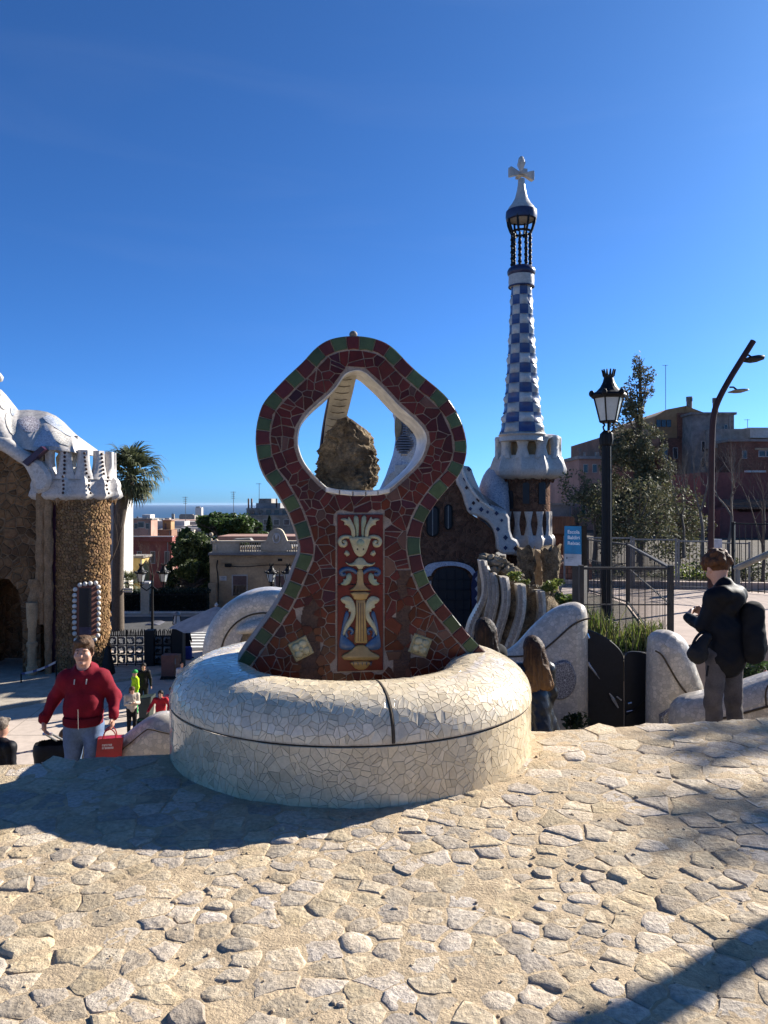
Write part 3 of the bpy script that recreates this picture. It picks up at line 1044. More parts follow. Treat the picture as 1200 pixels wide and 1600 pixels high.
rel('relief_vase', [(240,822),(420,822),(388,860),(380,888),(280,888),(272,860)], OC, .022)
rel('relief_column', [(296,886),(372,886),(374,1000),(390,1246),(283,1246),(298,1000)], OC, .020, sm=0)
for x in (316, 334, 352):
    rel('relief_flute', [(x-3,905),(x+3,905),(x+4+(x-334)*.25,1235),(x-4+(x-334)*.25,1235)], (.07, .035, .02), .0215, sm=0)
rel('relief_wing', [(163,880),(210,856),(250,860),(284,910),(298,980),(284,1050),(240,1110),(207,1160),(195,1192),(184,1160),(205,1090),(248,1030),(256,985),(232,988),(240,962),(202,952),(214,926),(184,914)], CR, .016, True)
rel('relief_dolphin', [(214,972),(242,1000),(226,1060),(196,1130),(190,1182),(232,1214),(288,1262),(286,1300),(205,1308),(158,1292),(158,1240),(174,1150),(192,1050)], BL, .013, True)
reltube('relief_scroll', [(225,1200),(205,1160),(225,1125),(262,1130),(272,1160),(250,1175)], .013, BL)
rel('relief_base', [(296,1262),(376,1262),(420,1322),(484,1345),(492,1362),(468,1388),(200,1388),(176,1362),(184,1345),(240,1322)], OC, .022)
rel('relief_base', [(232,1396),(436,1396),(396,1440),(368,1468),(300,1468),(272,1440)], OC, .018)
for i in range(5):
    x = 262+i*37
    rel('relief_flute', [(x,1402),(x+20,1402),(x+16+(330-x)*.08,1434),(x+8+(330-x)*.08,1434)], (.06, .07, .10), .0205, sm=0)
# finial ball on the crest
fu, fz = a2(553, 524)
fin = A(fu, .03, fz)
g = MB(); g.sphere(fin + Vector((0, 0, .012)), (.026, .026, .023), 16, 10); g.lathe([(.020, -.03), (.016, .0)], fin, 12)
g.build('crest_ball', mat('crest stone', (.22, .19, .16), .7, .3, 20), arch, smooth=60)
# curved tiled spine from the crest down to the back
sp = [a2(546, 572), a2(541, 610), a2(535, 650), a2(530, 700)]
ws = [.16, .34, .48, .56]
pts_ = [A(u, w, z + (w*.02)) for (u, z), w in zip(sp, ws)]
g = MB()
spts = [tuple(p) for p in pts_]
spts = smooth_poly(spts, 2, False)
n = len(spts); vs = []
for i, p in enumerate(spts):
    p = Vector(p); hw = .066*(1+.10*math.sin(i*.3)); t = .05
    for a, b in ((-hw, -t), (-hw*.6, -t-.012), (hw*.6, -t-.012), (hw, -t), (hw, t), (-hw, t)):
        vs.append(p + AU*a + AW*b)
fs = [(i*6+k, i*6+(k+1) % 6, (i+1)*6+(k+1) % 6, (i+1)*6+k) for i in range(n-1) for k in range(6)]
g.add(vs, fs)
spine = g.build('spine', mat('spine glaze', (.50, .46, .37), .4, .15, 10, None, .1, 40), arch, smooth=40)
g = MB()
for i in range(2, n-1, 1):
    p = Vector(spts[i]); q = Vector(spts[i])
    g.tube([p + AU*a + AW*(-.0635+(abs(a)/.06)**2*.008) + Vector((0, 0, -.010+(abs(a)/.06)**2*.016)) for a in (-.058, -.035, 0, .035, .058)], .0022, 5)
g.build('spine_joints', M['joint'], spine)
g = MB()
g.tube([Vector(p) + AU*-.072 + AW*-.02 for p in spts], .012, 6)
g.build('spine_edge', M['navy'], spine)

g = MB()
g.prism([(iu[-1][0]-.02, iu[0][1]-.10), (iu[0][0]+.02, iu[0][1]-.10), (iu[0][0]-.0, iu[0][1]-.022), (iu[-1][0]+.0, iu[0][1]-.022)], TH-.002, .62, fn=A, bev=.02)
g.build('shelf', M['rim'], arch)
# ------------------------------------------------------------------ boulder in the opening
bo = Vector(A(*(lambda q: (q[0]+.005, .30, q[1]-.02))(a2(549, 764))))
g = MB()
def bf(i, j):
    a, t = 2*PI*i, j
    z = t*.50
    prof_b = [(0, .180), (.06, .198), (.25, .208), (.45, .202), (.60, .186), (.66, .150), (.69, .152), (.72, .172), (.82, .140), (.90, .105), (.97, .055), (1.0, .002)]
    k = max(q for q in range(len(prof_b)-1) if prof_b[q][0] <= t)
    f = (t-prof_b[k][0])/(prof_b[k+1][0]-prof_b[k][0]); r = prof_b[k][1]+(prof_b[k+1][1]-prof_b[k][1])*f
    d = Vector((math.cos(a), math.sin(a)*.72, 0))
    p = d*r + Vector((0, 0, z))
    q = p*6 + Vector((3, 1, 7))
    n_ = noise.noise(q)*.32 + abs(noise.noise(q*2.3))*-.50 + noise.noise(q*5)*.17 + abs(noise.noise(q*9))*-.14 + noise.noise(q*19)*.05
    lean = Vector((.02*t - .03*max(0, t-.6), 0, 0))
    tipz = -.05*max(0, math.cos(a)*.8)*max(0, t-.55)
    return bo + lean + d*(r*(1.06+n_*.62)) + Vector((0, 0, z+tipz+noise.noise(q*1.5)*.02*min(1, t*4)))
g.grid(bf, 150, 110)
tag(g.build('boulder', M['rock'], smooth=179), 'rough brown boulder sitting in the opening of the red mosaic arch', 'boulder')
# ------------------------------------------------------------------ white mosaic walls of the staircase
def rounded_wall(root, px, d, depth, m, name='wall_body', bev=.14, cap_from=None):
    """a wall whose outline is known, with a rolled top edge"""
    poly = ccw(smooth_poly(pxpoly(px, d), 2))
    g = MB()
    n = len(poly)
    ks = [(1.0, 0.0), (.92, .04), (.7, .15), (.38, .35), (.1, .7), (0, 1.0)]
    rings = []
    for f, q in ks: rings.append((inset(poly, bev*f) if f > 0 else poly, d + bev*q))
    for f, q in ks[::-1]: rings.append((inset(poly, bev*f) if f > 0 else poly, d + depth - bev*q))
    vs = [(x, y, z) for pl, y in rings for x, z in pl]
    fs = [(q*n+i, (q+1)*n+i, (q+1)*n+(i+1) % n, q*n+(i+1) % n) for q in range(len(rings)-1) for i in range(n)]
    tri = geometry.tessellate_polygon([[Vector((x, z, 0)) for x, z in rings[0][0]]])
    fs += [orient(t, rings[0][0]) for t in tri]
    k = (len(rings)-1)*n
    fs += [tuple(i+k for i in orient(t, rings[-1][0])[::-1]) for t in tri]
    g.add(vs, fs)
    return g.build(name, m, root, smooth=50)
def jointline(root, px, d, r=.011):
    g = MB()
    q = smooth_poly([tuple(P(x, y, d)) for x, y in px], 2, False)
    g.tube(q, r, 6)
    return g.build('joint_line', M['joint'], root)

w1 = thing('mosaic_wall', 'white broken-tile parapet rising to a rounded end beside the dark steel gate', 'wall', P(850, 1120, 9))
rounded_wall(w1, [(735,1330),(738,1042),(758,1035),(782,1030),(800,1021),(815,1009),(832,989),(848,973),(866,958),(886,948),(905,944),(917,947),(923,956),(925,972),(925,1330)], 8.7, .42, M['mosaic'], bev=.17)
jointline(w1, [(770,1026),(812,1026),(840,1022),(858,1009),(875,994),(892,978),(908,969),(923,966)], 8.69)
g = MB()
md = smooth_poly([(867,1040),(880,1034),(893,1035),(901,1050),(904,1066),(900,1082),(888,1095),(872,1097),(862,1090),(860,1060)], 1)
g.prism(pxpoly(md, 8.6), 8.66, 8.9, bev=.02)
g.build('mosaic_medallion', M['mosaic_dark'], w1, smooth=40)
w2 = thing('mosaic_wall', 'white broken-tile gatepost wall with a humped top, right of the dark steel gate', 'wall', P(1060, 1120, 9))
rounded_wall(w2, [(1022,1330),(1022,1010),(1030,995),(1046,989),(1062,991),(1076,999),(1086,1013),(1094,1036),(1102,1060),(1112,1085),(1130,1330)], 8.4, .45, M['mosaic'], bev=.17)
jointline(w2, [(1024,1017),(1034,1022),(1046,1043),(1058,1064),(1072,1083),(1088,1097)], 8.39)
g = MB()
md = [(1034,1120),(1048,1108),(1058,1117),(1068,1120),(1064,1140),(1036,1140)]
g.prism(pxpoly(md, 8.36), 8.37, 8.6, bev=.015)
g.build('mosaic_medallion', M['mosaic_dark'], w2)
w3 = thing('mosaic_wall', 'low white broken-tile wall with a rolled top behind the person in grey trousers', 'wall', P(1150, 1130, 8))
rounded_wall(w3, [(1060,1330),(1064,1125),(1071,1110),(1084,1099),(1102,1094),(1130,1089),(1160,1083),(1200,1068),(1260,1050),(1330,1036),(1330,1330)], 7.5, .5, M['mosaic'], bev=.16)
jointline(w3, [(1085,1131),(1120,1125),(1163,1114),(1200,1104),(1260,1085)], 7.49)
jointline(w3, [(1204,1066),(1196,1078),(1197,1103)], 7.50, .008)
# left parapet beside the stairs
w4 = thing('mosaic_wall', 'low cream parapet sloping down to the plaza left of the round basin', 'wall', P(235, 1150, 6.6))
rounded_wall(w4, [(120,1330),(140,1195),(160,1178),(187,1155),(207,1139),(228,1126),(243,1122),(258,1123),(275,1129),(300,1138),(340,1142),(340,1330)], 6.5, .36, M['mosaic'], bev=.12)
jointline(w4, [(150,1200),(180,1180),(205,1160),(227,1141),(233,1139),(252,1144),(275,1149),(320,1152)], 6.49, .006)

# scroll-ended wall behind the basin
sc = thing('scroll_wall', 'round-ended white broken-tile wall with a ringed groove, behind the basin', 'wall', P(412, 1022, 8.6))
cen = P(412, 1024, 8.6)
R_ = 100/F*8.6
g = MB()
pr = [(R_*.02, .0), (R_*.60, -.01), (R_*.66, .0), (R_*.72, -.02), (R_*.84, -.035), (R_*.93, .0), (R_*.98, .07), (R_, .16), (R_, .50), (R_*.97, .60), (R_*.85, .64), (R_*.02, .64)]
g.lathe(pr, cen, 64, axis='y')
g.build('wall_body', M['mosaic'], sc, smooth=50)
g = MB()
g.tube([cen + Vector((R_*.665*math.cos(a), -.008, R_*.665*math.sin(a))) for a in [2*PI*i/48 for i in range(49)]], .010, 6, cap=False)
g.build('joint_line', M['joint'], sc)
g = MB()
c2 = P(402, 978, 8.55)
g.grid(lambda i, j: c2 + Vector((.21*math.cos(2*PI*i)*math.sin(PI*j), -.16*abs(math.sin(PI*j))*(.5-.5*math.cos(2*PI*i+PI)) , 0)) + Vector((0, -.10*math.sin(PI*j), .085*math.cos(PI*j))) if False else c2 + Vector((.24*math.cos(2*PI*i)*math.sin(PI*j), .16*math.sin(2*PI*i)*math.sin(PI*j), .075*math.cos(PI*j)+.05*math.cos(2*PI*i)*math.sin(PI*j))), 24, 14)
g.build('inner_curl', M['mosaic'], sc, smooth=179)
g = MB()
g.prism(pxpoly([(374,1004),(380,990),(405,987),(428,992),(430,1006)], 8.5), 8.50, 8.62, bev=.012)
g.build('pebble_panel', M['rock'], sc)
g = MB()   # the stair wall the scroll ends
rounded_wall(sc, [(360,1022),(420,1000),(560,1010),(640,1060),(640,1200),(330,1200)], 8.75, .4, M['mosaic'], name='wall_run', bev=.12)

# ------------------------------------------------------------------ two-leaf steel gate
gt = thing('steel_gate', 'dark blue-black steel double gate with curved tops between the white walls', 'gate', P(966, 1135, 8.9))
def leaf(px, nm):
    g = MB(); g.prism(ccw(smooth_poly(pxpoly(px, 8.86), 1)), 8.86, 8.90, bev=.008)
    return g.build('gate_leaf', M['gate'], gt, smooth=30)
l1 = leaf([(912,1330),(912,983),(924,985),(938,991),(952,999),(964,1009),(973,1020),(975,1030),(975,1330)], 0)
l2 = leaf([(976.5,1330),(976.5,1030),(979,1021),(986,1018),(1007,1019),(1017,1024),(1021.5,1034),(1021.5,1330)], 1)
def bar(par, pts, r, m, nm, d):
    g = MB(); g.tube([P(x, y, d) for x, y in pts], r, 6); return g.build(nm, m, par)
bar(l1, [(919,1034),(921,1040),(929,1050),(937,1061)], [.008, .018, .013, .003], M['silver'], 'light_wedge', 8.84)  # bright pieces stand for light showing through slits in the gate leaves
bar(l1, [(917,990),(920,997)], .016, M['silver'], 'light_fleck', 8.83)
bar(l1, [(952,1083),(958,1092),(966,1106)], [.006, .022, .010], M['silver'], 'light_slit', 8.83)
bar(l2, [(981,1099),(987,1098)], .010, M['silver'], 'light_slit', 8.83)
bar(l2, [(979,1112),(988,1110)], .007, M['silver'], 'light_streak', 8.83)
bar(l1, [(963,1088),(971,1094)], .010, M['silver'], 'light_streak', 8.83)
bar(l2, [(977,1118),(990,1111),(1004,1098),(1020,1086)], .010, M['iron'], 'brace_bar', 8.84)

# ------------------------------------------------------------------ rubble wall with white ribs
DR = 12.5
rw = thing('ribbed_wall', 'curved dark rubble flowerbed wall with slanting white mosaic ribs and rough stones on top', 'wall', P(810, 1020, DR))
g = MB()
edge = [(748,872),(757,884),(770,895),(790,905),(812,914),(845,924),(868,935),(884,948),(892,965)]
def rwall(i, j):
    t = i*(len(edge)-1); k = min(int(t), len(edge)-2); f = t-k
    x = edge[k][0]+(edge[k+1][0]-edge[k][0])*f; y = edge[k][1]+(edge[k+1][1]-edge[k][1])*f
    d = DR - 1.1*math.sin(PI*min(1, i*1.1))*.6
    top = P(x, y, d+.3); b = P(x-(1-i)*8, 1075, d)
    p = top + (b-top)*j
    n_ = noise.noise((p.x*3, p.z*3, 2))*.12 + noise.noise((p.x*8, p.z*8, 2))*.05
    return p + Vector((0, n_, 0))
g.grid(rwall, 70, 50, flip=True)
g.build('rubble_body', M['rock'], rw, smooth=179)
def rib(pts, wid):
    q = smooth_poly(pts, 2, False)
    g = MB(); n = len(q); vs = []
    for i, (x, y) in enumerate(q):
        t = i/(n-1)
        fr = (x-750)/140
        d = DR - .66*math.sin(PI*max(0, min(1, fr*1.1))) + .12 - .22*math.sin(PI*t)*0 - .20*t
        w = wid*(1.0-.12*math.sin(PI*t)+.7*max(0, t-.7))
        p = P(x, y, d)
        hw = w/F*d/2
        for a, b in ((-hw, .05), (-hw*.92, -.05), (hw*.1, -.10), (hw*.8, -.07), (hw, .0), (hw, .3), (-hw, .3)):
            vs.append(p + Vector((a, b, 0)))
    fs = [(i*7+k, (i+1)*7+k, (i+1)*7+(k+1) % 7, i*7+(k+1) % 7) for i in range(n-1) for k in range(7)]
    fs.append(tuple(range(7)))
    g.add(vs, fs)
    r = g.build('rib', M['mosaic'], rw, smooth=35)
    # inlaid strip of small chips
    g = MB()
    for i in range(2, n-2):
        x, y = q[i]
        fr = (x-750)/140; t = i/(n-1)
        d = DR - .66*math.sin(PI*max(0, min(1, fr*1.1))) + .12 - .20*t
        c = P(x-wid*.18, y, d-.085)
        s = .020
        kk = rnd(.26, .42)
        g.obox(c, (s, 0, 0), (0, .012, 0), (0, 0, .045), col=(kk, kk*.92, kk*.85))
    g.build('inlay', M['glaze'], r)
rib([(755,876),(758,895),(761,915),(758,938),(748,956),(738,975),(733,1000),(731,1035)], 12)
rib([(759,884),(766,905),(768,930),(763,955),(757,985),(752,1030)], 10)
rib([(770,896),(774,915),(775,938),(769,962),(763,990),(758,1035)], 12)
rib([(788,902),(792,925),(791,950),(784,975),(776,1000),(768,1035)], 14)
rib([(814,914),(816,935),(815,958),(808,985),(797,1010),(788,1045)], 15)
rib([(844,924),(847,945),(846,962),(840,985),(834,1005),(828,1040)], 15)
# rough stones heaped on the wall and behind it
def rockpile(root, name, n, gen, seed):
    random.seed(seed)
    g = MB()
    for _ in range(n):
        c, r = gen()
        sx, sy, sz = r*rnd(.8, 1.5), r*rnd(.7, 1.2), r*rnd(.6, 1.2)
        sd = rnd(0, 99)
        ta = rnd(-.8, .8)
        def fn(i, j):
            a, t = 2*PI*i, PI*(j-.5)
            v = Vector((math.cos(a)*math.cos(t)*sx, math.sin(a)*math.cos(t)*sy, math.sin(t)*sz))
            v *= 1 + .45*noise.noise(v*(1.4/r) + Vector((sd, 0, 0)))
            return c + Vector((v.x*math.cos(ta)-v.z*math.sin(ta), v.y, v.x*math.sin(ta)+v.z*math.cos(ta)))
        k = rnd(.6, 1.3)
        g.grid(fn, 9, 6, col=(k, k*.97, k*.92))
    return g.build(name, M['rockt'], root, smooth=None, kind='stuff')
M['rockt'] = mat('rustic rock', (.27, .23, .175), .95, .35, 4, (.13, .11, .08), .8, 25, tint=True, bd=.04, spec=.15)
def gen1():
    t = rnd()
    x = 757+58*t+rnd(-3, 3); y = 884 + 30*t + rnd(-1, 0)*(24*(1-abs(t-.45)*.7)) + 1
    return P(x, y-1, DR+.15+rnd(0, .5)), rnd(.035, .075)
rockpile(rw, 'rough_stones', 190, gen1, 1)
def gen2():
    t = rnd()
    return P(812+62*t+rnd(-3, 3), 915+18*t+rnd(-5, 4), DR+.1+rnd(0, .3)), rnd(.03, .06)
rockpile(rw, 'rough_stones', 80, gen2, 2)
def column(lbl, x0, x1, y0, y1, d, m, seed):
    t_ = thing('stone_column', lbl, 'column', P((x0+x1)/2, y1, d))
    c = P((x0+x1)/2, y1, d); h = (y1-y0)/F*d; r = (x1-x0)/F*d/2
    g = MB()
    def fn(i, j):
        a = 2*PI*i; rr = r*(.92+.18*j)*(1+.28*noise.noise((math.cos(a)*2+seed, math.sin(a)*2, j*h*5))+.14*noise.noise((math.cos(a)*6+seed, math.sin(a)*6, j*h*14)))
        return c + Vector((rr*math.cos(a), rr*math.sin(a), h*j*(1+.16*noise.noise((math.cos(a)*1.5, math.sin(a)*1.5+seed, 0)))))
    g.grid(fn, 30, 40)
    top = [fn(i/30, 1) for i in range(30)]
    g.add(top, [tuple(range(30))])
    g.build('column_shaft', m, t_, smooth=50)
    return t_
column('dark rugged stone column stump behind the ribbed wall, next to the jagged stones', 809, 835, 857, 925, DR+1.0, M['rock'], 3)
column('tan sunlit stone column between two dark column stumps', 832, 850, 859, 915, DR+1.5, M['ochre'], 8)
column('dark rugged stone column stump nearest the blue sign', 848, 874, 856, 930, DR+1.0, M['rock'], 14)

# ------------------------------------------------------------------ foliage helper
def leaves(n, gen, size, cols, seed=0, aspect=.5):
    """n separate leaf faces; gen() -> centre"""
    random.seed(seed)
    g = MB()
    for _ in range(n):
        c = gen()
        s = size*rnd(.6, 1.4)
        d = Vector((rnd(-1, 1), rnd(-1, 1), rnd(-.6, 1))).normalized()
        u = d.cross(Vector((rnd(-1, 1), rnd(-1, 1), rnd(-1, 1)))).normalized()*s*aspect
        d = d*s
        col = random.choice(cols); k = rnd(.75, 1.25)
        g.add([c-d*.5, c+u*.5, c+d*.5, c-u*.5], [(0, 1, 2, 3)], (col[0]*k, col[1]*k, col[2]*k))
    return g
M['leaf'] = mat('leaf', (1, 1, 1), .55, .1, 3, (.9, .9, .9), 0, tint=True, trans=.35, spec=.3)
M['leafdry'] = mat('dull leaf', (1, 1, 1), .7, .1, 3, (.9, .9, .9), 0, tint=True, trans=.2, spec=.2)
M['bark'] = mat('bark', (.13, .10, .075), .95, .35, 8, None, .8, 25)
M['palebark'] = mat('pale bark', (.17, .145, .12), .9, .3, 8, None, .5, 30)
GRN = [(.075, .12, .030), (.10, .14, .035), (.055, .085, .025)]
LIME = [(.17, .22, .04), (.12, .17, .035), (.20, .21, .05)]
def tuft(label, name, cat, cx, cy, d, w, h, n, cols, size, seed, group=None, blades=False):
    t_ = thing(name, label, cat, P(cx, cy, d), group)
    c = P(cx, cy, d)
    random.seed(seed)
    if blades:
        g = MB()
        for _ in range(n):
            b = c + Vector((rnd(-w, w)/2, rnd(-w, w)/3, 0)); hh = h*rnd(.4, 1.05)
            tip = b + Vector((rnd(-.35, .35)*hh, rnd(-.3, .3)*hh, hh))
            s = Vector((size*.5, rnd(-.5, .5)*size, 0))
            col = random.choice(cols); k = rnd(.7, 1.25)
            mid = (b+tip)/2 + Vector((0, 0, hh*.12))
            g.add([b-s, b+s, mid+s*.8, tip, mid-s*.8], [(0, 1, 2, 3, 4)], (col[0]*k, col[1]*k, col[2]*k))
    else:
        lob = [(Vector((rnd(-.35, .35)*w, rnd(-.2, .2)*w, rnd(.25, .75)*h)), rnd(.2, .38)) for _ in range(7)]
        def gen():
            l, r = random.choice(lob)
            v = Vector((random.gauss(0, 1), random.gauss(0, 1), random.gauss(0, 1))).normalized()*rnd(.5, 1)
            p = c + l + Vector((v.x*r*w, v.y*r*w*.7, v.z*r*h))
            p.z = max(p.z, c.z+.01)
            return p
        g = leaves(n, gen, size, cols, seed)
        st = MB()
        for l, r in lob: st.tube([c, c+l*.6+Vector((0, 0, .1*h)), c+l], [.012*h+.004, .008*h+.003, .003], 5)
        st.build('stems', M['bark'], t_)
    g.build('foliage', M['leaf'], t_, kind=None)
    return t_
tuft('bright green plant growing among the rough stones on top of the ribbed wall', 'wall_plant', 'plant', 802, 908, DR-.1, .3, .17, 260, LIME, .05, 5)
tuft('small green plant at the foot of the dark stone column, over the ribs', 'wall_plant', 'plant', 822, 914, DR-.05, .16, .1, 120, LIME, .04, 6)
tuft('yellow green shrub growing at the right end of the ribbed wall', 'wall_plant', 'shrub', 862, 926, DR-.1, .34, .26, 420, LIME, .055, 7)
tuft('low green hedge plant below the blue sign, at the end of the ribbed wall', 'wall_plant', 'shrub', 888, 952, 11.3, .36, .26, 520, GRN+LIME, .06, 9)
tuft('dark leafy shrub at the foot of the white wall left of the steel gate', 'wall_plant', 'shrub', 893, 1150, 8.4, .3, .3, 320, [(.03, .05, .02)], .06, 10)
tuft('dark shrub with glossy leaves behind the low white wall at the edge', 'wall_plant', 'shrub', 1186, 1090, 8.3, .55, .42, 900, [(.035, .06, .02), (.05, .09, .03)], .07, 11)
fl = thing('red_flower', 'red flower in the dark shrub behind the low white wall', 'flower', P(1197, 1058, 8.0))
g = MB()
for k in range(7):
    a = 2*PI*k/7
    c = P(1197, 1055, 8.0); o = Vector((.035*math.cos(a), -.01, .03*math.sin(a)))
    g.sphere(c+o, (.026, .012, .022), 8, 5)
g.build('petals', mat('red petal', (.45, .02, .03), .5, .2, 20), fl)

# ------------------------------------------------------------------ sign totem
sg = thing('school_sign', 'blue and white school sign with white lettering on a dark post', 'sign', P(898, 960, 11.0))
DS = 10.8
M['blackcase'] = mat('matt black case', (.008, .008, .009), 1.0, .1, 5, None, 0, 40, spec=0)
M['signblue'] = mat('sign blue', (.012, .23, .44), .4, .05, 6)
M['signwhite'] = mat('sign white', (.55, .56, .57), .5, .05, 6)
M['letter'] = mat('white lettering', (.8, .82, .84), .5, 0, 6, None, 0)
M['mark'] = mat('grey lettering', (.22, .23, .26), .5, 0, 6, None, 0)
yaw = .55
def S3(x, z, off=0.0):      # sign face coordinates in metres, turned towards the left
    o = P(882, 884, DS)
    return o + Vector((x*math.cos(yaw), -x*math.sin(yaw), z)) + Vector((-math.sin(yaw), -math.cos(yaw), 0))*off
hS, wS = .56, .245
def sbox(name, x0, x1, z0, z1, o0, o1, m, par=sg):
    g = MB()
    vs = [S3(x, z, o) for o in (o0, o1) for x, z in ((x0,z0),(x1,z0),(x1,z1),(x0,z1))]
    g.add(vs, [(0,1,2,3)[::-1], (4,5,6,7), (0,1,5,4), (1,2,6,5), (2,3,7,6), (3,0,4,7)])
    return g.build(name, m, par)
sbox('sign_body', 0, wS, 0, hS, -.24, -.004, M['blackcase'])
sbox('blue_panel', .0, wS-.004, .17, hS-.002, -.0035, .004, M['signblue'])
sbox('white_panel', .0, wS-.004, .004, .168, -.0035, .004, M['signwhite'])
sbox('sign_post', .10, wS+.02, -1.3, -.003, -.20, -.03, M['corten'])
def text(body, size, m, par, mtx, name='lettering', bold=0.0):
    cu = bpy.data.curves.new(name, 'FONT')
    cu.body = body; cu.size = size; cu.extrude = .0012; cu.offset = bold; cu.space_line = .9
    cu.materials.append(m)
    t_ = bpy.data.objects.new(name, cu)
    C.objects.link(t_)
    me = bpy.data.meshes.new_from_object(t_.evaluated_get(bpy.context.evaluated_depsgraph_get()))
    bpy.data.objects.remove(t_)
    me.materials.clear(); me.materials.append(m)
    o = place(name, me, par, True)
    o.matrix_basis = mtx
    return o
rot = Matrix(((math.cos(yaw), 0, -math.sin(yaw), 0), (-math.sin(yaw), 0, -math.cos(yaw), 0), (0, 1, 0, 0), (0, 0, 0, 1)))
for i, w_ in enumerate(('Escola', 'Baldiri', 'Reixac')):
    p = S3(.045, .455-.078*i, .006)
    text(w_, .068, M['letter'], sg, Matrix.Translation(p) @ rot, bold=.0012)
g = MB()
for i, ww in enumerate((.075, .06, .05)):
    vs = [S3(x, z, .0055) for x, z in ((.055, .118-.026*i), (.055+ww, .118-.026*i), (.055+ww, .127-.026*i), (.055, .127-.026*i))]
    g.add(vs, [(0, 1, 2, 3)])
g.build('small_print', M['mark'], sg)
g = MB()
g.add([S3(x, z, .0055) for x, z in ((.030, .100), (.036, .094), (.044, .100), (.044, .126), (.030, .126))], [(0, 1, 2, 3, 4)])
g.build('emblem', M['gate'], sg)

# ------------------------------------------------------------------ fences
def fence(label, pts, z0, z1, step, m_post, m_bar, postr, barr, posts=None, mid=None, rail=.022, group=None):
    """pts [(x, y, zoff)]: corner positions; posts, rails and bars between them"""
    t_ = thing('metal_fence', label, 'fence', (pts[0][0], pts[0][1], z0), group)
    bars = MB()
    for k in range(len(pts)-1):
        a, b = Vector(pts[k]), Vector(pts[k+1])
        L_ = (b-a).length
        u = (b-a)/L_
        nrm = Vector((-u.y, u.x, 0))
        for zz, rr in [(z1, rail)] + ([(mid, rail*.5)] if mid else []) + [(z0+.06, rail*.8)]:
            g = MB(); g.obox((a+b)/2+Vector((0, 0, zz)), u*L_/2, nrm*rr, Vector((0, 0, rr*.7)))
            g.build('rail', m_post, t_)
        n = int(L_/step)
        for i in range(1, n):
            p = a+u*(L_*i/n)
            if k == 1 and barr < .005 and i % 2: continue
            bars.tube([p+Vector((0, 0, z0+.02)), p+Vector((0, 0, z1))], barr, 5, cap=False)
        for f in (posts or (0, 1)):
            if k > 0 and f == 0: continue
            p = a + u*L_*f
            g = MB(); g.obox(p+Vector((0, 0, (z0+z1)/2+.01)), u*postr, nrm*postr*1.5, Vector((0, 0, (z1-z0)/2+.03)))
            g.build('post', m_post, t_)
    bars.build('fence_bars', m_bar, t_, kind='stuff')
    return t_
q0, q1 = P(908, 888, 9.6), P(1048, 888, 9.6)
q2 = Vector((X(981, 15.2), 15.2, 0)); q3 = Vector((X(917, 17.4), 17.4, 0))
fence('brown steel bar fence around the planted corner behind the steel gate', [(q0.x, 9.6, 0), (q1.x, 9.6, 0), (q2.x, q2.y, 0), (q3.x, q3.y, 0)], -.5, q0.z, .075, M['corten'], M['corten'], .026, .0045, posts=(0, 1), mid=.24)
DF = 18.5
zt = Z(840, DF)
fx = [X(px, DF) for px in (880, 983, 1046, 1098, 1142)]
for i in range(4):
    d0, d1 = DF - i*.25, DF-(i+1)*.25
    fence(['grey steel mesh fence panel behind the black lantern post', 'grey steel mesh fence panel right of the black lantern post', 'grey steel mesh fence panel next to the brown lamp pole', 'grey steel mesh fence panel behind the brown lamp pole, ending at the white box'][i],
          [(fx[i]+.03, d0, 0), (fx[i+1]-.03, d1, 0)], -.5, zt-.03*i, .075, M['galv'], M['corten'], .022, .007, group='steel mesh fence panels by the trees')
# dark netted railing and stone handrail at the right edge
fence('dark netted fence of the school yard at the edge behind the person with grey trousers', [(X(1146, 17.4), 17.4, 0), (X(1300, 16.0), 16.0, 0)], -.5, 1.05, .13, M['iron'], M['corten'], .03, .010)
hr = thing('handrail', 'pale sloping handrail right of the person in the dark jacket', 'handrail', P(1180, 880, 11))
g = MB(); g.tube([P(1150, 888, 11.6), P(1270, 835, 10.2)], .05, 8); g.build('rail', mat('pale rail', (.35, .33, .28), .8, .2, 5), hr)
g = MB(); g.tube([P(1262, 838, 10.25), P(1262, 1000, 10.25)], .035, 8); g.build('post', M['galv'], hr)
g = MB(); g.tube([P(1153, 886, 11.55), P(1153, 990, 11.55)], .035, 8); g.build('post', M['galv'], hr)
bx = thing('meter_box', 'small white box fixed on a post beside the brown lamp pole', 'box', P(1120, 860, 17.8))
g = MB(); p = P(1120, 852, 17.6); g.obox(p, (.09, 0, 0), (0, .07, 0), (0, 0, .14)); g.build('case', M['signwhite'], bx)
g = MB(); g.tube([p+Vector((0, .09, .1)), p+Vector((0, .09, -1.6))], .03, 6); g.build('post', M['galv'], bx)
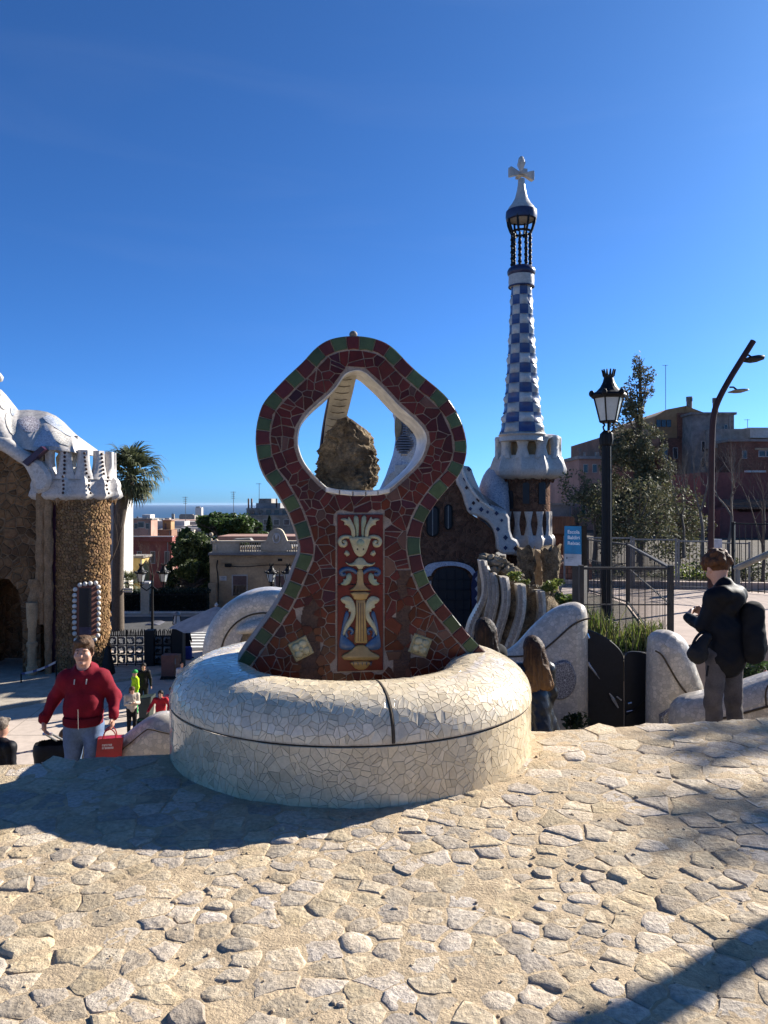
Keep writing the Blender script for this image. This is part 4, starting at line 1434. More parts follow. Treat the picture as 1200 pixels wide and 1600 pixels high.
# plants inside the fenced corner
random.seed(3)
for i, (x, y, d, w, h, lb) in enumerate([(930, 1012, 10.6, .35, .6, 'tall yellow green weeds beside the black lantern post, inside the fence'), (975, 1018, 10.4, .8, .42, 'bright green ground plants behind the steel gate, in the middle of the fenced bed'), (1010, 1010, 10.5, .5, .4, 'green grass clump at the right end of the fenced bed')]):
    tuft(lb, 'bed_plant', 'plant', x, y, d, w, h, 230, LIME+[(.22, .22, .09), (.10, .15, .04), (.26, .22, .12)], .014, 30+i, blades=True)
    tuft(lb.replace('weeds', 'leafy weeds').replace('ground plants', 'leafy ground plants').replace('grass clump', 'leafy clump'), 'bed_plant', 'plant', x+8, y+3, d+.2, w*1.1, h*.8, 900, LIME+GRN+[(.2, .2, .07)], .042, 40+i)
for i_, (x_, y_, d_, w_, h_, lb_) in enumerate([(1000, 925, 21, 1.6, .8, 'low dark green shrub behind the second mesh fence panel'), (1120, 930, 20, 1.5, 1.0, 'dark twiggy shrub behind the brown lamp pole, beyond the fence'), (950, 930, 22, 1.4, .9, 'low dull shrub beyond the mesh fence behind the lantern post'), (1168, 925, 19.5, 1.6, 1.1, 'dull green shrub in the school yard behind the dark netted fence')]):
    tuft(lb_, 'garden_shrub', 'shrub', x_, y_, d_, w_, h_, 700, [(.07, .08, .035), (.11, .11, .05), (.05, .06, .03)], .085, 70+i_)
tuft('pale green shrub behind the grey mesh fence next to the brown pole', 'bed_plant', 'shrub', 1075, 925, 20.5, 1.5, .9, 900, LIME, .10, 50)

# ------------------------------------------------------------------ lantern lamp post
def lantern_geo(root, c, s, m_glass):
    """Barcelona-style six-sided lantern with crown cap, base at c, s = height of the glass"""
    def L_(pr, nm, m, n=6, mod=None):
        g = MB(); g.lathe([(r*s, h*s) for r, h in pr], c, n, mod=mod); return g.build(nm, m, root)
    gl = L_([(.34, 0), (.36, .02), (.60, 1.0), (.58, 1.02)], 'lantern_glass', m_glass)
    fr = MB()
    for k in range(6):
        a = 2*PI*k/6
        fr.tube([c+Vector((.36*math.cos(a), .36*math.sin(a), -.01))*s, c+Vector((.62*math.cos(a), .62*math.sin(a), 1.02))*s], .035*s, 5)
        b = a+2*PI/6
        for rr, h in ((.36, 0), (.62, 1.02)):
            fr.tube([c+Vector((rr*math.cos(a), rr*math.sin(a), h))*s, c+Vector((rr*math.cos(b), rr*math.sin(b), h))*s], .045*s, 5)
    fr.build('lantern_frame', M['iron'], root)
    cap = L_([(.70, 1.02), (.74, 1.10), (.70, 1.18), (.52, 1.28), (.36, 1.45), (.25, 1.66), (.20, 1.85), (.23, 1.95), (.16, 1.97)], 'lantern_cap', M['iron'], 18)
    sp = MB()
    for k in range(6):
        a = 2*PI*k/6
        sp.sphere(c+Vector((.72*math.cos(a), .72*math.sin(a), 1.18))*s, (.12*s, .12*s, .15*s), 7, 5)
        for j in range(2):
            b = a+j*PI/6
            sp.tube([c+Vector((.20*math.cos(b), .20*math.sin(b), 1.93))*s, c+Vector((.28*math.cos(b), .28*math.sin(b), 2.2))*s], [.055*s, .03*s], 5)
    sp.build('crown_finial', M['iron'], root, kind='stuff')
    yk = MB()
    for k in range(4):
        a = 2*PI*k/4+.5
        q = [(.05, -.55), (.12, -.45), (.26, -.36), (.32, -.22), (.22, -.14), (.34, -.02)]
        yk.tube([c+Vector((r*math.cos(a), r*math.sin(a), h))*s for r, h in q], .035*s, 5)
    yk.tube([c+Vector((0, 0, -.6))*s, c], .06*s, 6)
    yk.build('lantern_yoke', M['iron'], root)
DL = 12.0
lp = thing('street_lantern', 'black crown-topped lantern on a tall fluted black post behind the steel gate', 'street lamp', P(946, 1002, DL))
b = P(946, 1002, DL); top = P(951, 678, DL)
def fl_(a, i): return 1+.05*math.cos(a*12)
g = MB()
hh = top.z-UZ
b0 = LPB = Vector((top.x-.03, DL, UZ))
g.lathe([(.11, 0), (.10, .25), (.085, .3), (.08, .5), (.078, hh*.72), (.074, hh*.94), (.10, hh*.945), (.115, hh*.97), (.10, hh), (.05, hh+.05)], b0, 36, mod=fl_)
g.build('post', M['iron'], lp, smooth=30)
lantern_geo(lp, P(951, 659, DL), 37/F*DL, M['lampglass'])
# brown leaning pole with two lamp heads
DB = 14.6
bp_ = thing('pole_lamp', 'brown steel pole bent to the right at the top with two flat lamp heads', 'street lamp', P(1111, 948, DB))
g = MB()
g.tube(smooth_poly([tuple(P(x, y, DB)) for x, y in ((1111, 950), (1111, 800), (1112, 700), (1114, 650), (1122, 625), (1140, 592), (1160, 560), (1177, 533))], 2, False), .057, 10)
g.build('pole', M['rust'], bp_, smooth=40)
for x, y in ((1172, 561), (1148, 611)):
    g = MB()
    c = P(x+6, y, DB)
    q = [(-.16, 0), (-.13, .03), (.02, .055), (.13, .05), (.15, .02), (.13, -.03), (0, -.05), (-.13, -.03)]
    if y < 600: g.prism([(c.x+a, c.z+b_) for a, b_ in q], DB-.16, DB+.16, bev=.03)
    else: g.prism([(c.x+a*.9, c.z+b_*.45) for a, b_ in q], DB-.16, DB+.16, bev=.015)
    lh = g.build('lamp_head', M['galv'] if y > 600 else M['gate'], bp_, smooth=40)
    g = MB(); g.tube([P(x-8, y-6, DB), P(x-2, y-6, DB), P(x+3, y-2, DB)], .018, 6); g.build('bracket', M['rust'], bp_)
# ------------------------------------------------------------------ tower pavilion on the right
DT = 46.0
pv = thing('tower_pavilion', 'brown rubble pavilion with white mosaic roof edges and a tall blue and white checked spire', 'pavilion', P(780, 1000, DT))
K = DT/F
body = [(600,1003),(600,812),(664,800),(682,752),(696,728),(715,748),(728,785),(735,803),(750,812),(764,822),(773,836),(776,870),(777,1003)]
g = MB(); g.prism(pxpoly(smooth_poly(body, 1), DT-2), DT-2, DT+4)
g.build('wall', M['brownred'], pv)
def slab_px(name, px, d0, d1, m, par=pv, sm=1, bev=0.0, smooth=30):
    g = MB(); g.prism(pxpoly(smooth_poly(px, sm) if sm else px, d0), d0, d1, bev=bev)
    return g.build(name, m, par, smooth=smooth)
# mosaic roof edge that sweeps down to the balcony
band = [(712,752),(716,738),(722,727),(736,729),(741,745),(750,765),(760,782),(774,797),(796,799),(798,838),(812,846),(812,866),(778,866),(775,832),(764,815),(748,806),(733,803),(727,786),(722,768)]
bo_ = slab_px('roof_edge', band, DT-2.6, DT-1.4, M['mosaic_far'], bev=.12)
random.seed(21)
for (x, y) in [(729,762),(733,733),(740,786),(752,796),(776,802),(784,813),(778,827),(790,840),(735,795),(748,780),(806,857),(762,800),(790,856),(727,748),(765,790)]:
    r = rnd(2.6, 4.2)
    slab_px('blue_tile', [(x-r, y), (x, y-r*1.1), (x+r, y), (x, y+r*1.1)], DT-2.66, DT-2.5, M['navy'] if rnd() < .6 else M['rust'], bo_, 0, .01)
# white edge roll
def roll(px, d, r, m, name, par, it=2):
    g = MB(); g.tube(smooth_poly([tuple(P(x, y, d)) for x, y in px], it, False), r, 8); return g.build(name, m, par, smooth=60)
roll([(722,726),(724,740),(732,757),(742,772),(755,785),(771,796)], DT-2.6, .10, M['rim'], 'edge_roll', bo_)
# grey domed roof behind and netting
g = MB()
g.sphere(P(774, 795, DT+1.6), (1.15, 1.25, 2.7), 28, 18)
g.build('domed_roof', M['mosaic_grey'], pv, smooth=179)
g = MB()
for i in range(10): g.tube([P(737+i*1.5, 760+i*2.5, DT-2.7), P(790-i*1.2, 797-i*.6, DT-2.7)], .010, 4)
g.build('safety_net', M['galv'], pv)
# roof hump and flared chimney seen through the arch
def loft(name, prof_px, d, m, par, depth=.8, n=24):
    g = MB(); vs = []
    for (xl, xr, y) in prof_px:
        c = P((xl+xr)/2, y, d); r = (xr-xl)/2/F*d
        for k in range(n):
            a = 2*PI*k/n
            vs.append(c + Vector((r*math.cos(a), r*depth*math.sin(a), 0)))
    q = len(prof_px)
    fs = [(i*n+k, i*n+(k+1) % n, (i+1)*n+(k+1) % n, (i+1)*n+k) for i in range(q-1) for k in range(n)]
    fs.append(tuple(range((q-1)*n, q*n)))
    g.add(vs, fs)
    return g.build(name, m, par, smooth=50)
M['greyroofd'] = mat('slate course', (.17, .18, .21), .7, .3, 2)
ch = loft('roof_chimney', [(560,712,800),(585,700,780),(594,690,762),(602,684,745),(608,680,728),(614,676,710),(617,673,692),(618,671,675),(616,672,655),(613,676,648)], DT+.5, M['mosaic_grey'], pv)
slab_px('chimney_mouth', [(617,652),(625,649),(628,665),(625,680),(620,688),(617,675)], DT-1.3, DT+.2, M['ochre'], ch)
slab_px('chimney_mouth', [(641,655),(646,652),(650,660),(648,675),(643,674)], DT-1.3, DT+.2, M['rust'], ch)
for i in range(14):
    y = 655+i*4.0; t = i/13
    w = 3+2*t+ (10*math.sin(PI*min(1, max(0, (t-.4)/.6))) if t > .4 else 0)
    c = 634 - 2*t
    slab_px('roof_course', [(c-w, y), (c+w, y), (c+w, y+2.4), (c-w, y+2.4)], DT-2.2-t*.5, DT-1, M['greyroofd'], ch, 0)
slab_px('roof_dormer', [(617,727),(640,725),(663,726),(664,790),(616,790)], DT-2.4, DT, M['mosaic_far'], pv, 0)
for x, y in ((634,733),(624,743),(643,748)):
    slab_px('blue_tile', [(x-3.5, y), (x, y-3.8), (x+3.5, y), (x, y+3.8)], DT-2.46, DT-2.3, M['navy'], pv, 0)
slab_px('roof_patch', [(598,760),(606,742),(622,733),(634,740),(626,752),(610,762)], DT-2.2, DT-1, M['mosaic_far'], ch)
# round-ended windows with dark frames
for x0, x1, y0, y1 in ((666,686,790,839),(694,707,788,828)):
    c = (x0+x1)/2; r = (x1-x0)/2
    shp = lambda e: [(c-r-e, y0+r)] + [(c-(r+e)*math.cos(a), y0+r-(r+e)*math.sin(a)) for a in [PI*k/8 for k in range(1, 8)]] + [(c+r+e, y0+r), (c+r+e, y1-r)] + [(c+(r+e)*math.cos(a), y1-r+(r+e)*math.sin(a)) for a in [PI*k/8 for k in range(1, 8)]] + [(c-r-e, y1-r)]
    wdw = slab_px('window', shp(0), DT-2.12, DT-1.9, M['iron'], pv, 0, .03)
    slab_px('pane', shp(-2.5), DT-2.16, DT-2.0, M['darkhole'], wdw, 0)
    slab_px('mullion', [(c-.7, y0+2), (c+.7, y0+2), (c+.7, y1-2), (c-.7, y1-2)], DT-2.2, DT-2.1, M['galv'], wdw, 0)
# doorway with tile trim
door = slab_px('door', [(676,1003),(676,905),(682,892),(694,887),(712,887),(727,892),(734,904),(735,1003)], DT-2.1, DT-1.8, M['darkhole'], pv, 0)
for i in range(4):
    slab_px('door_bar', [(684+i*13, 890), (685.5+i*13, 890), (685.5+i*13, 1000), (684+i*13, 1000)], DT-2.16, DT-2.08, M['gate'], door, 0)
for i in range(4):
    slab_px('door_bar', [(677, 905+i*16), (734, 905+i*16), (734, 906.3+i*16), (677, 906.3+i*16)], DT-2.2, DT-2.12, M['gate'], door, 0)
tr = slab_px('door_trim', [(662,888),(672,880),(700,877),(722,879),(738,886),(744,896),(740,902),(732,890),(715,884),(695,884),(680,888),(672,900),(664,902)], DT-2.2, DT-1.9, M['mosaic_grey'], pv)
slab_px('blue_pilaster', [(736,898),(752,890),(757,900),(754,965),(738,965)], DT-2.25, DT-1.9, M['bluepil'] if 'bluepil' in M else M['navy'], pv)
for y in (905, 920, 935, 950): slab_px('white_tile', [(742,y),(746,y-5),(750,y),(746,y+5)], DT-2.3, DT-2.2, M['mosaic_far'], pv, 0)
for y in (897, 912, 927, 942): slab_px('white_tile', [(668,y-4),(674,y-4),(674,y+3),(668,y+3)], DT-2.16, DT-2.0, M['mosaic_far'], pv, 0)
# round tower room
tc = P(825, 865, DT+1.2); tr_ = 34*(DT+1.2)/F
def DTz(y): return Z(y, DT+1.2) - tc.z
g = MB(); g.lathe([(tr_, -6), (tr_, DTz(800)), (tr_*.99, DTz(745))], tc, 40)
g.build('tower_drum', M['brownred'], pv, smooth=40)
def on_drum(u, v, off=0.0, r=None):
    r = (r or tr_) + off
    return tc + Vector((r*math.cos(u), r*math.sin(u), v))
def drum_window(px, w_, y0, y1):
    a = drum_at(tc, tr_, px, y0)[0]; da = abs(drum_at(tc, tr_, px+w_/2, y0)[0]-drum_at(tc, tr_, px-w_/2, y0)[0])/2
    pts_ = []
    for k in range(9): pts_.append((a - da*math.cos(PI*k/8), DTz(y0)+.0 + .12*math.sin(PI*k/8)*1.2))
    pts_ += [(a+da, DTz(y1)), (a-da, DTz(y1))]
    g = MB()
    n = len(pts_)
    vs = [on_drum(u, v, .05) for u, v in pts_] + [on_drum(u, v, -.2) for u, v in pts_]
    g.add(vs, [tuple(range(n))[::-1]] + [(i, (i+1) % n, (i+1) % n+n, i+n) for i in range(n)])
    return g.build('window', M['darkhole'], pv)
drum_window(822, 10, 758, 787); drum_window(847, 10, 757, 788); drum_window(797, 8, 770, 795)
# balustrade of white posts over a swelling lip
bc = tc
def scal(n, amt, ph=0.0): return lambda a, i: 1 + amt*(1-abs(math.sin(n*(a+ph)/2)))**1.3
g = MB()
g.lathe([(tr_*1.0, DTz(866)), (tr_*1.06, DTz(858)), (tr_*1.10, DTz(850)), (tr_*1.10, DTz(842)), (tr_*1.02, DTz(836)), (tr_*.98, DTz(835))], bc, 144, mod=scal(12, .14, PI/2+5.5*2*PI/12-.1))
g.build('balcony_lip', M['mosaic_far'], pv, smooth=60)
def fin(par, c, r, a, z0, z1, w0, wm, w1, t, m, name='balcony_post', mid=.5):
    g = MB(); vs = []
    q = 9
    rad = Vector((math.cos(a), math.sin(a), 0)); tan = Vector((-math.sin(a), math.cos(a), 0))
    for i in range(q):
        f = i/(q-1)
        w = w0+(wm-w0)*(f/mid)**.7 if f < mid else wm+(w1-wm)*((f-mid)/(1-mid))**1.5
        for sx, sr in ((-1, .3), (-.6, 1), (.6, 1), (1, .3), (1, -1), (-1, -1)):
            vs.append(c + rad*(r+sr*t + .10*t*(1-f)) + tan*sx*w + Vector((0, 0, z0+(z1-z0)*f)))
    fs = [(i*6+k, i*6+(k+1) % 6, (i+1)*6+(k+1) % 6, (i+1)*6+k) for i in range(q-1) for k in range(6)]
    fs.append(tuple(range((q-1)*6, q*6)))
    g.add(vs, fs)
    return g.build(name, m, par, smooth=45)
for k in range(12):
    a = -PI/2 + (k-5.5)*2*PI/12 + .1
    fin(pv, bc, tr_*1.0, a, DTz(838), DTz(799), .30, .14, .26, .10, M['mosaic_far'])
g = MB(); g.lathe([(tr_*1.07, DTz(802)), (tr_*1.08, DTz(799)), (tr_*1.02, DTz(797)), (tr_*.98, DTz(800))], bc, 40, cap=False)
# crown
cr_c = tc
TPH = PI/2 + 4.5*2*PI/10 + .05
g = MB()
R1 = 53*(DT+1.2)/F
g.lathe([(tr_*.98, DTz(750)), (R1*.86, DTz(746)), (R1*.97, DTz(742)), (R1*.98, DTz(733)), (R1*.92, DTz(723)), (R1*.88, DTz(716)), (R1*.84, DTz(713)), (R1*.80, DTz(716))], cr_c, 160, mod=scal(10, .17, TPH))
g.build('crown_lip', M['mosaic_far'], pv, smooth=60)
for k in range(10):
    a = -PI/2 + (k-4.5)*2*PI/10 - .05
    fin(pv, cr_c, R1*.88, a, DTz(718), DTz(686), .46, .26, .50, .16, M['mosaic_far'], 'crown_merlon')
g = MB(); g.lathe([(R1*.84, DTz(690)), (R1*.92, DTz(688)), (R1*.90, DTz(683)), (R1*.75, DTz(681)), (R1*.60, DTz(681))], cr_c, 80, mod=scal(10, .08, TPH), cap=False)
g.build('crown_top', M['mosaic_far'], pv, smooth=60)
g = MB(); g.lathe([(R1*.62, DTz(745)), (R1*.62, DTz(684))], cr_c, 30)
g.build('crown_core', M['ochre'], pv, smooth=60)
random.seed(5)
for k in range(9):
    a = -PI/2 + (k-4)*.33
    g = MB(); c = on_drum(a, DTz(751), .15)
    g.lathe([(.02, -.16), (.09, -.05), (.11, .08)], c, 7)
    g.build('corbel', M['brownred'], pv)
# spire with checked tiles
xs_ = 816
prof_s = [(677, 34.5), (660, 31), (640, 28.2), (620, 26.2), (600, 24.4), (564, 22.0), (530, 19.6), (500, 18.0), (470, 16.6), (450, 15.6)]
def sr(y):
    for i in range(len(prof_s)-1):
        if prof_s[i][0] >= y >= prof_s[i+1][0]:
            t = (y-prof_s[i][0])/(prof_s[i+1][0]-prof_s[i][0])
            return (prof_s[i][1]+(prof_s[i+1][1]-prof_s[i][1])*t)/F*DT
    return prof_s[-1][1]/F*DT if y < 450 else prof_s[0][1]/F*DT
def spc(y): return Vector((X(xs_+(677-y)*-.006, DT), DT, Z(y, DT)))
g = MB(); g.lathe([(R1*.66, Z(690, DT)-Z(677, DT)), (R1*.62, Z(683, DT)-Z(677, DT)), (sr(677)*1.08, Z(680, DT)-Z(677, DT)), (sr(677)*1.0, 0)], spc(677), 40)
g.build('spire_foot', M['mosaic_far'], pv, smooth=60)
ROWS, NA = 15, 8
A0_ = -PI/2 - PI/8 + .06
g = MB()
g.lathe([(r/F*DT*.93, Z(y, DT)-Z(677, DT)) for y, r in prof_s], spc(677), 32)
g.build('spire_core', M['mosaic_far'], pv, smooth=60)
random.seed(11)
for r in range(ROWS):
    y0 = 677 - (677-448)*r/ROWS; y1 = 677 - (677-448)*(r+1)/ROWS
    for k in range(NA):
        blue = (r+k) % 2 == 0
        a0, a1 = A0_ + 2*PI*k/NA, A0_ + 2*PI*(k+1)/NA
        g = MB()
        puff = .10 if not blue else -.015
        def fn(i, j):
            a = a0+(a1-a0)*(.008+.984*i); y = y0+(y1-y0)*(.01+.98*j)
            b = math.sin(PI*i)*math.sin(PI*j)
            rr = sr(y)*(1 + puff*b*.8 + .045*math.cos(PI*j*2+(0 if blue else PI))*math.sin(PI*i))
            c = spc(y)
            return Vector((c.x+rr*math.cos(a), c.y+rr*math.sin(a), c.z))
        kk = rnd(.85, 1.1)
        ww = rnd(.8, 1.12)
        col = (.055*kk, .08*kk, .19*kk) if blue else (.50*ww, .485*ww, .46*ww)
        g.grid(fn, 6, 5, col=col)
        g.build('tile', M['tower'], pv, smooth=179)
def lz(y): return Z(y, DT)-Z(448, DT)
c0 = spc(448); px_ = DT/F
g = MB(); g.lathe([(17*px_, lz(449)), (19.5*px_, lz(447)), (20*px_, lz(440)), (19.6*px_, lz(431)), (18*px_, lz(430))], c0, 32)
g.build('collar', M['mosaic_far'], pv, smooth=40)
g = MB(); g.lathe([(18*px_, lz(432)), (21.5*px_, lz(429)), (22*px_, lz(424)), (20*px_, lz(420)), (16*px_, lz(417))], c0, 32)
g.build('collar_ring', M['navy'], pv, smooth=60)
g = MB(); g.lathe([(19.5*px_, lz(450)), (20.5*px_, lz(449)), (20.5*px_, lz(447.5)), (19.5*px_, lz(447))], c0, 32, cap=False)
g.build('collar_ring', M['navy'], pv)
for k in range(9):           # chains of the lantern cage
    a = 2*PI*k/9+.2
    ch_ = MB()
    for i in range(11):
        y = 418-i*4.9
        c = c0 + Vector((14.4*px_*math.cos(a), 14.4*px_*math.sin(a), lz(y)))
        tw = a + (i % 2)*PI/2
        ch_.sphere(c, (.085+.03*(i % 2), .085+.03*(i % 2), .125), 7, 5)
    ch_.build('chain', M['iron'], pv)
g = MB()
g.tube([c0+Vector((14.5*px_*math.cos(a), 14.5*px_*math.sin(a), lz(363))) for a in [2*PI*i/24 for i in range(25)]], .07, 6, cap=False)
g.build('cage_ring', M['iron'], pv)
for k in range(8):
    a = 2*PI*k/8+.35
    g = MB()
    g.tube([c0+Vector((r*px_*math.cos(a), r*px_*math.sin(a), lz(y))) for r, y in ((14.5, 366), (18, 359), (21, 350), (22.4, 340))], .075, 6)
    g.build('cage_rib', M['iron'], pv)
g = MB(); g.lathe([(20*px_, lz(345)), (23.5*px_, lz(344)), (24.5*px_, lz(339)), (24*px_, lz(331)), (20*px_, lz(328))], c0, 36, cap=False)
g.build('cap_ring', M['navy'], pv, smooth=40)
g = MB(); g.lathe([(21.5*px_, lz(343)), (19*px_, lz(341)), (.02, lz(339))], c0, 36, cap=False)
g.build('cap_soffit', M['mosaic_far'], pv, smooth=60)
g = MB(); g.lathe([(22*px_, lz(330)), (20*px_, lz(325)), (15*px_, lz(319)), (10*px_, lz(310)), (7*px_, lz(298)), (5.4*px_, lz(288)), (5.2*px_, lz(280))], c0, 28)
g.build('cap_cone', M['mosaic_far'], pv, smooth=50)
# cross with flared arms
cc_ = c0 + Vector((0, 0, lz(272)))
cs = MB()
for ax in (Vector((.92, .38, 0)), Vector((-.92, -.38, 0)), Vector((.21, -.51, 0)), Vector((-.21, .51, 0)), Vector((0, 0, 1))):
    up = Vector((0, 0, 1)) if abs(ax.z) < .5 else Vector((0, 1, 0))
    sd_ = ax.cross(up).normalized(); up = sd_.cross(ax)
    Ls = (21 if abs(ax.z) < .5 else 17)*px_
    vs = []
    for f, w in ((0, 3.6), (.35, 3.8), (.8, 8.2), (1, 9.4), (1.04, 7)):
        for i, j in ((-1, -1), (1, -1), (1, 1), (-1, 1)):
            vs.append(cc_ + ax*Ls*f + sd_*i*(2.6+.12*w)*px_ + up*j*w*px_*.80 if abs(ax.z) < .5 else cc_ + ax*Ls*f + (sd_*i + up*j)*w*.62*px_)
    fs = [(i*4+k, i*4+(k+1) % 4, (i+1)*4+(k+1) % 4, (i+1)*4+k) for i in range(4) for k in range(4)] + [(16, 17, 18, 19)]
    cs.add(vs, fs)
cs.sphere(cc_+Vector((0, 0, 20*px_)), (5.2*px_, 5.2*px_, 8*px_), 10, 8)
cs.build('cross', M['mosaic_far'], pv, smooth=30)

# ------------------------------------------------------------------ gatehouse on the left
DG = 37.0
gh = thing('gatehouse', 'brown rubble gatehouse with wavy white mosaic roof and bead-framed window', 'gatehouse', P(80, 1070, DG))
M['roofmos'] = mat('warm white mosaic', (.52, .48, .435), .45, .2, .9, (.38, .35, .32), 0, mosaic=(6, (.5, .47, .44), .06))
M['patch1'] = mat('speckled mosaic', (.46, .42, .36), .4, .3, 4, None, 0, mosaic=(12, (.62, .60, .55), .10))
M['patch2'] = mat('violet mosaic', (.34, .27, .28), .4, .3, 4, None, 0, mosaic=(10, (.66, .62, .60), .14))
def slabg(name, px, d0, d1, m, par=gh, sm=1, bev=0.0, smooth=35): return slab_px(name, px, d0, d1, m, par, sm, bev, smooth)
M['bandviolet'] = mat('violet glaze', (.05, .015, .035), .3, .2, 3)
# wall with porch arch
wallp = [(-130,1082),(-130,676),(-30,670),(10,690),(40,712),(62,770),(64,1082),(36,1082),(35,985),(33,950),(28,922),(14,905),(-6,903),(-26,915),(-38,945),(-42,1082)]
g = MB(); g.prism(pxpoly(wallp, DG), DG, DG+3.0); g.build('wall', M['brown'], gh)
g = MB(); g.prism(pxpoly([(-60,1090),(-60,880),(60,880),(60,1090)], DG), DG+3.4, DG+3.8); g.build('porch_wall', M['brown'], gh)
slabg('porch_step', [(-60,1070),(8,1070),(8,1058),(-60,1058)], DG-.6, DG+.9, M['steps'], gh, 0)
slabg('porch_step', [(-60,1082),(23,1082),(23,1070),(-60,1070)], DG-1.0, DG+.9, M['steps'], gh, 0)
# two rugged piers and the slender column
def pier(px0, px1, y0, y1, seed, name='rugged_pier'):
    c = P((px0+px1)/2, y1, DG-.3); h = (y1-y0)/F*DG; r = (px1-px0)/2/F*DG
    g = MB()
    def fn(i, j):
        a = 2*PI*i
        k = r*(1.0-.35*max(0, (.35-j))/.35*.9)*(1+.30*noise.noise((math.cos(a)*1.6+seed, math.sin(a)*1.6, j*h*2.6))+.18*noise.noise((math.cos(a)*4+seed, math.sin(a)*4, j*h*6)))
        return c + Vector((k*math.cos(a), k*math.sin(a), j*h))
    g.grid(fn, 22, 60)
    return g.build(name, M['clad0'], gh, smooth=40)
M['clad0'] = mat('rugged tan stone', (.34, .22, .125), .95, .35, 2, (.22, .14, .075), .9, 9, bd=.08, spec=.1)
pier(57, 71, 772, 975, 1); pier(69, 82, 772, 1058, 4); pier(46, 66, 905, 968, 7, 'rugged_capital')
g = MB()
c = P(50, 1080, DG-.6)
q = DG/F
g.lathe([(8.8*q, 0), (8.8*q, .3), (7.6*q, .45), (7.2*q, 1.0), (8.6*q, 1.02), (8.6*q, 1.15), (6.6*q, 1.2), (6.2*q, 2.1), (7.8*q, 2.12), (8*q, 2.3), (6.0*q, 2.36), (5.6*q, 2.98), (7*q, 3.05), (7.5*q, 3.4), (8*q, 3.5), (8.6*q, 4.2)], c, 20)
g.build('slender_column', M['ochre'], gh, smooth=35)
slabg('dark_gap', [(80,780),(87,780),(87,1068),(80,1068)], DG-.1, DG+.2, M['bandviolet'], gh, 0)  # dark violet strip painted in for the dark gap between piers and wing
# round wing clad in rough stones
DC = DG+1.1
wc = P(126, 1072, DC); wr = 43*DC/F
def wz(y): return Z(y, DC)-wc.z
g = MB(); g.lathe([(wr*1.04, -.4), (wr, .5), (wr*.97, wz(775))], wc, 48)
g.build('round_wing', M['brown'], gh, smooth=60)
random.seed(31)
HW = wz(782)
def Mw(u, v):
    a = -PI/2 + u/wr
    rr = wr*(1.0-.03*v/HW) + .01
    return wc + Vector((rr*math.cos(a), rr*math.sin(a), v)), Vector((math.cos(a), math.sin(a), 0))
wx0, wx1, wy0, wy1 = 122, 145, 917, 993
def wu(px): return wr*(drum_at(wc, wr, px, 950)[0]+PI/2)
def wzf(py): return drum_at(wc, wr, 133, py)[1]-wc.z
items = []
for c, p in voronoi(jitter(-1.6*wr, 1.7*wr, 0, HW, .15, .45), .19, .02):
    if parea(p) < .004: continue
    if wu(113) < c[0] < wu(156) and wzf(1004) < c[1] < wzf(908): continue
    m = MB()
    left = c[0] < wu(105) and rnd() < .0
    k = rnd(.75, 1.3)
    tile(m, smooth_poly(p, 1), Mw, rnd(.02, .07), .25, (k, k*rnd(.94, 1.02), k*rnd(.85, 1.0)), .25, .03)
    pc, pn = Mw(*c)
    items.append((parea(p)*seen(pc, pn), m))
split_tiles(items, 'stone', 'small_stones', M['clad'], gh, 260, smooth=None)
# window with red surround and white beads
def wpt(px, py, off):
    a, z_ = drum_at(wc, wr+off, px, py)
    return Vector((wc.x+(wr+off)*math.cos(a), wc.y+(wr+off)*math.sin(a), z_))
def wpanel(name, x0, x1, y0, y1, off, m, par):
    g = MB(); nn = 6
    vs = []
    for o in (off, -.15):
        for i in range(nn+1):
            for y in (y1, y0): vs.append(wpt(x0+(x1-x0)*i/nn, y, o))
    b = 2*(nn+1)
    fs = [(2*i, 2*i+2, 2*i+3, 2*i+1) for i in range(nn)]
    fs += [(2*i+1, 2*i+3, 2*i+3+b, 2*i+1+b) for i in range(nn)] + [(2*i, 2*i+b, 2*i+2+b, 2*i+2) for i in range(nn)]
    fs += [(0, 1, 1+b, b), (2*nn, 2*nn+b, 2*nn+1+b, 2*nn+1)]
    g.add(vs, fs)
    return g.build(name, m, par, smooth=30)
M['terracotta'] = mat('red brown tile', (.20, .075, .05), .6, .25, 3, None, .1, 20)
wdw = wpanel('window', 119.5, 152, 914, 1003, .06, M['terracotta'], gh)
wpanel('pane', 123.5, 143, 919, 992, .075, M['darkhole'], wdw)
wpanel('blue_blind', 124, 142.6, 980, 991.5, .085, M['navy'], wdw)
wpanel('sill', 118, 150, 993, 997, .13, M['ochre'], wdw)
for x, y in [(118.5,1000),(116.5,990),(116.2,981),(116.2,972.5),(116,964),(116,955.5),(116.3,947),(116.5,938.5),(116.5,930),(117.5,921),(125,914),(133,912.5),(141,911.5),(149.5,911),(153.5,917),(154,925.5),(154,934),(154,942.5),(153.8,951),(153.8,959),(153.6,967.5),(153.4,976),(153.2,984),(152.8,993),(148,999)]:
    g = MB(); g.sphere(wpt(x, y, .05), .112, 10, 7); g.build('bead', M['mosaic_bead'] if 'mosaic_bead' in M else M['rim'], wdw, smooth=179)
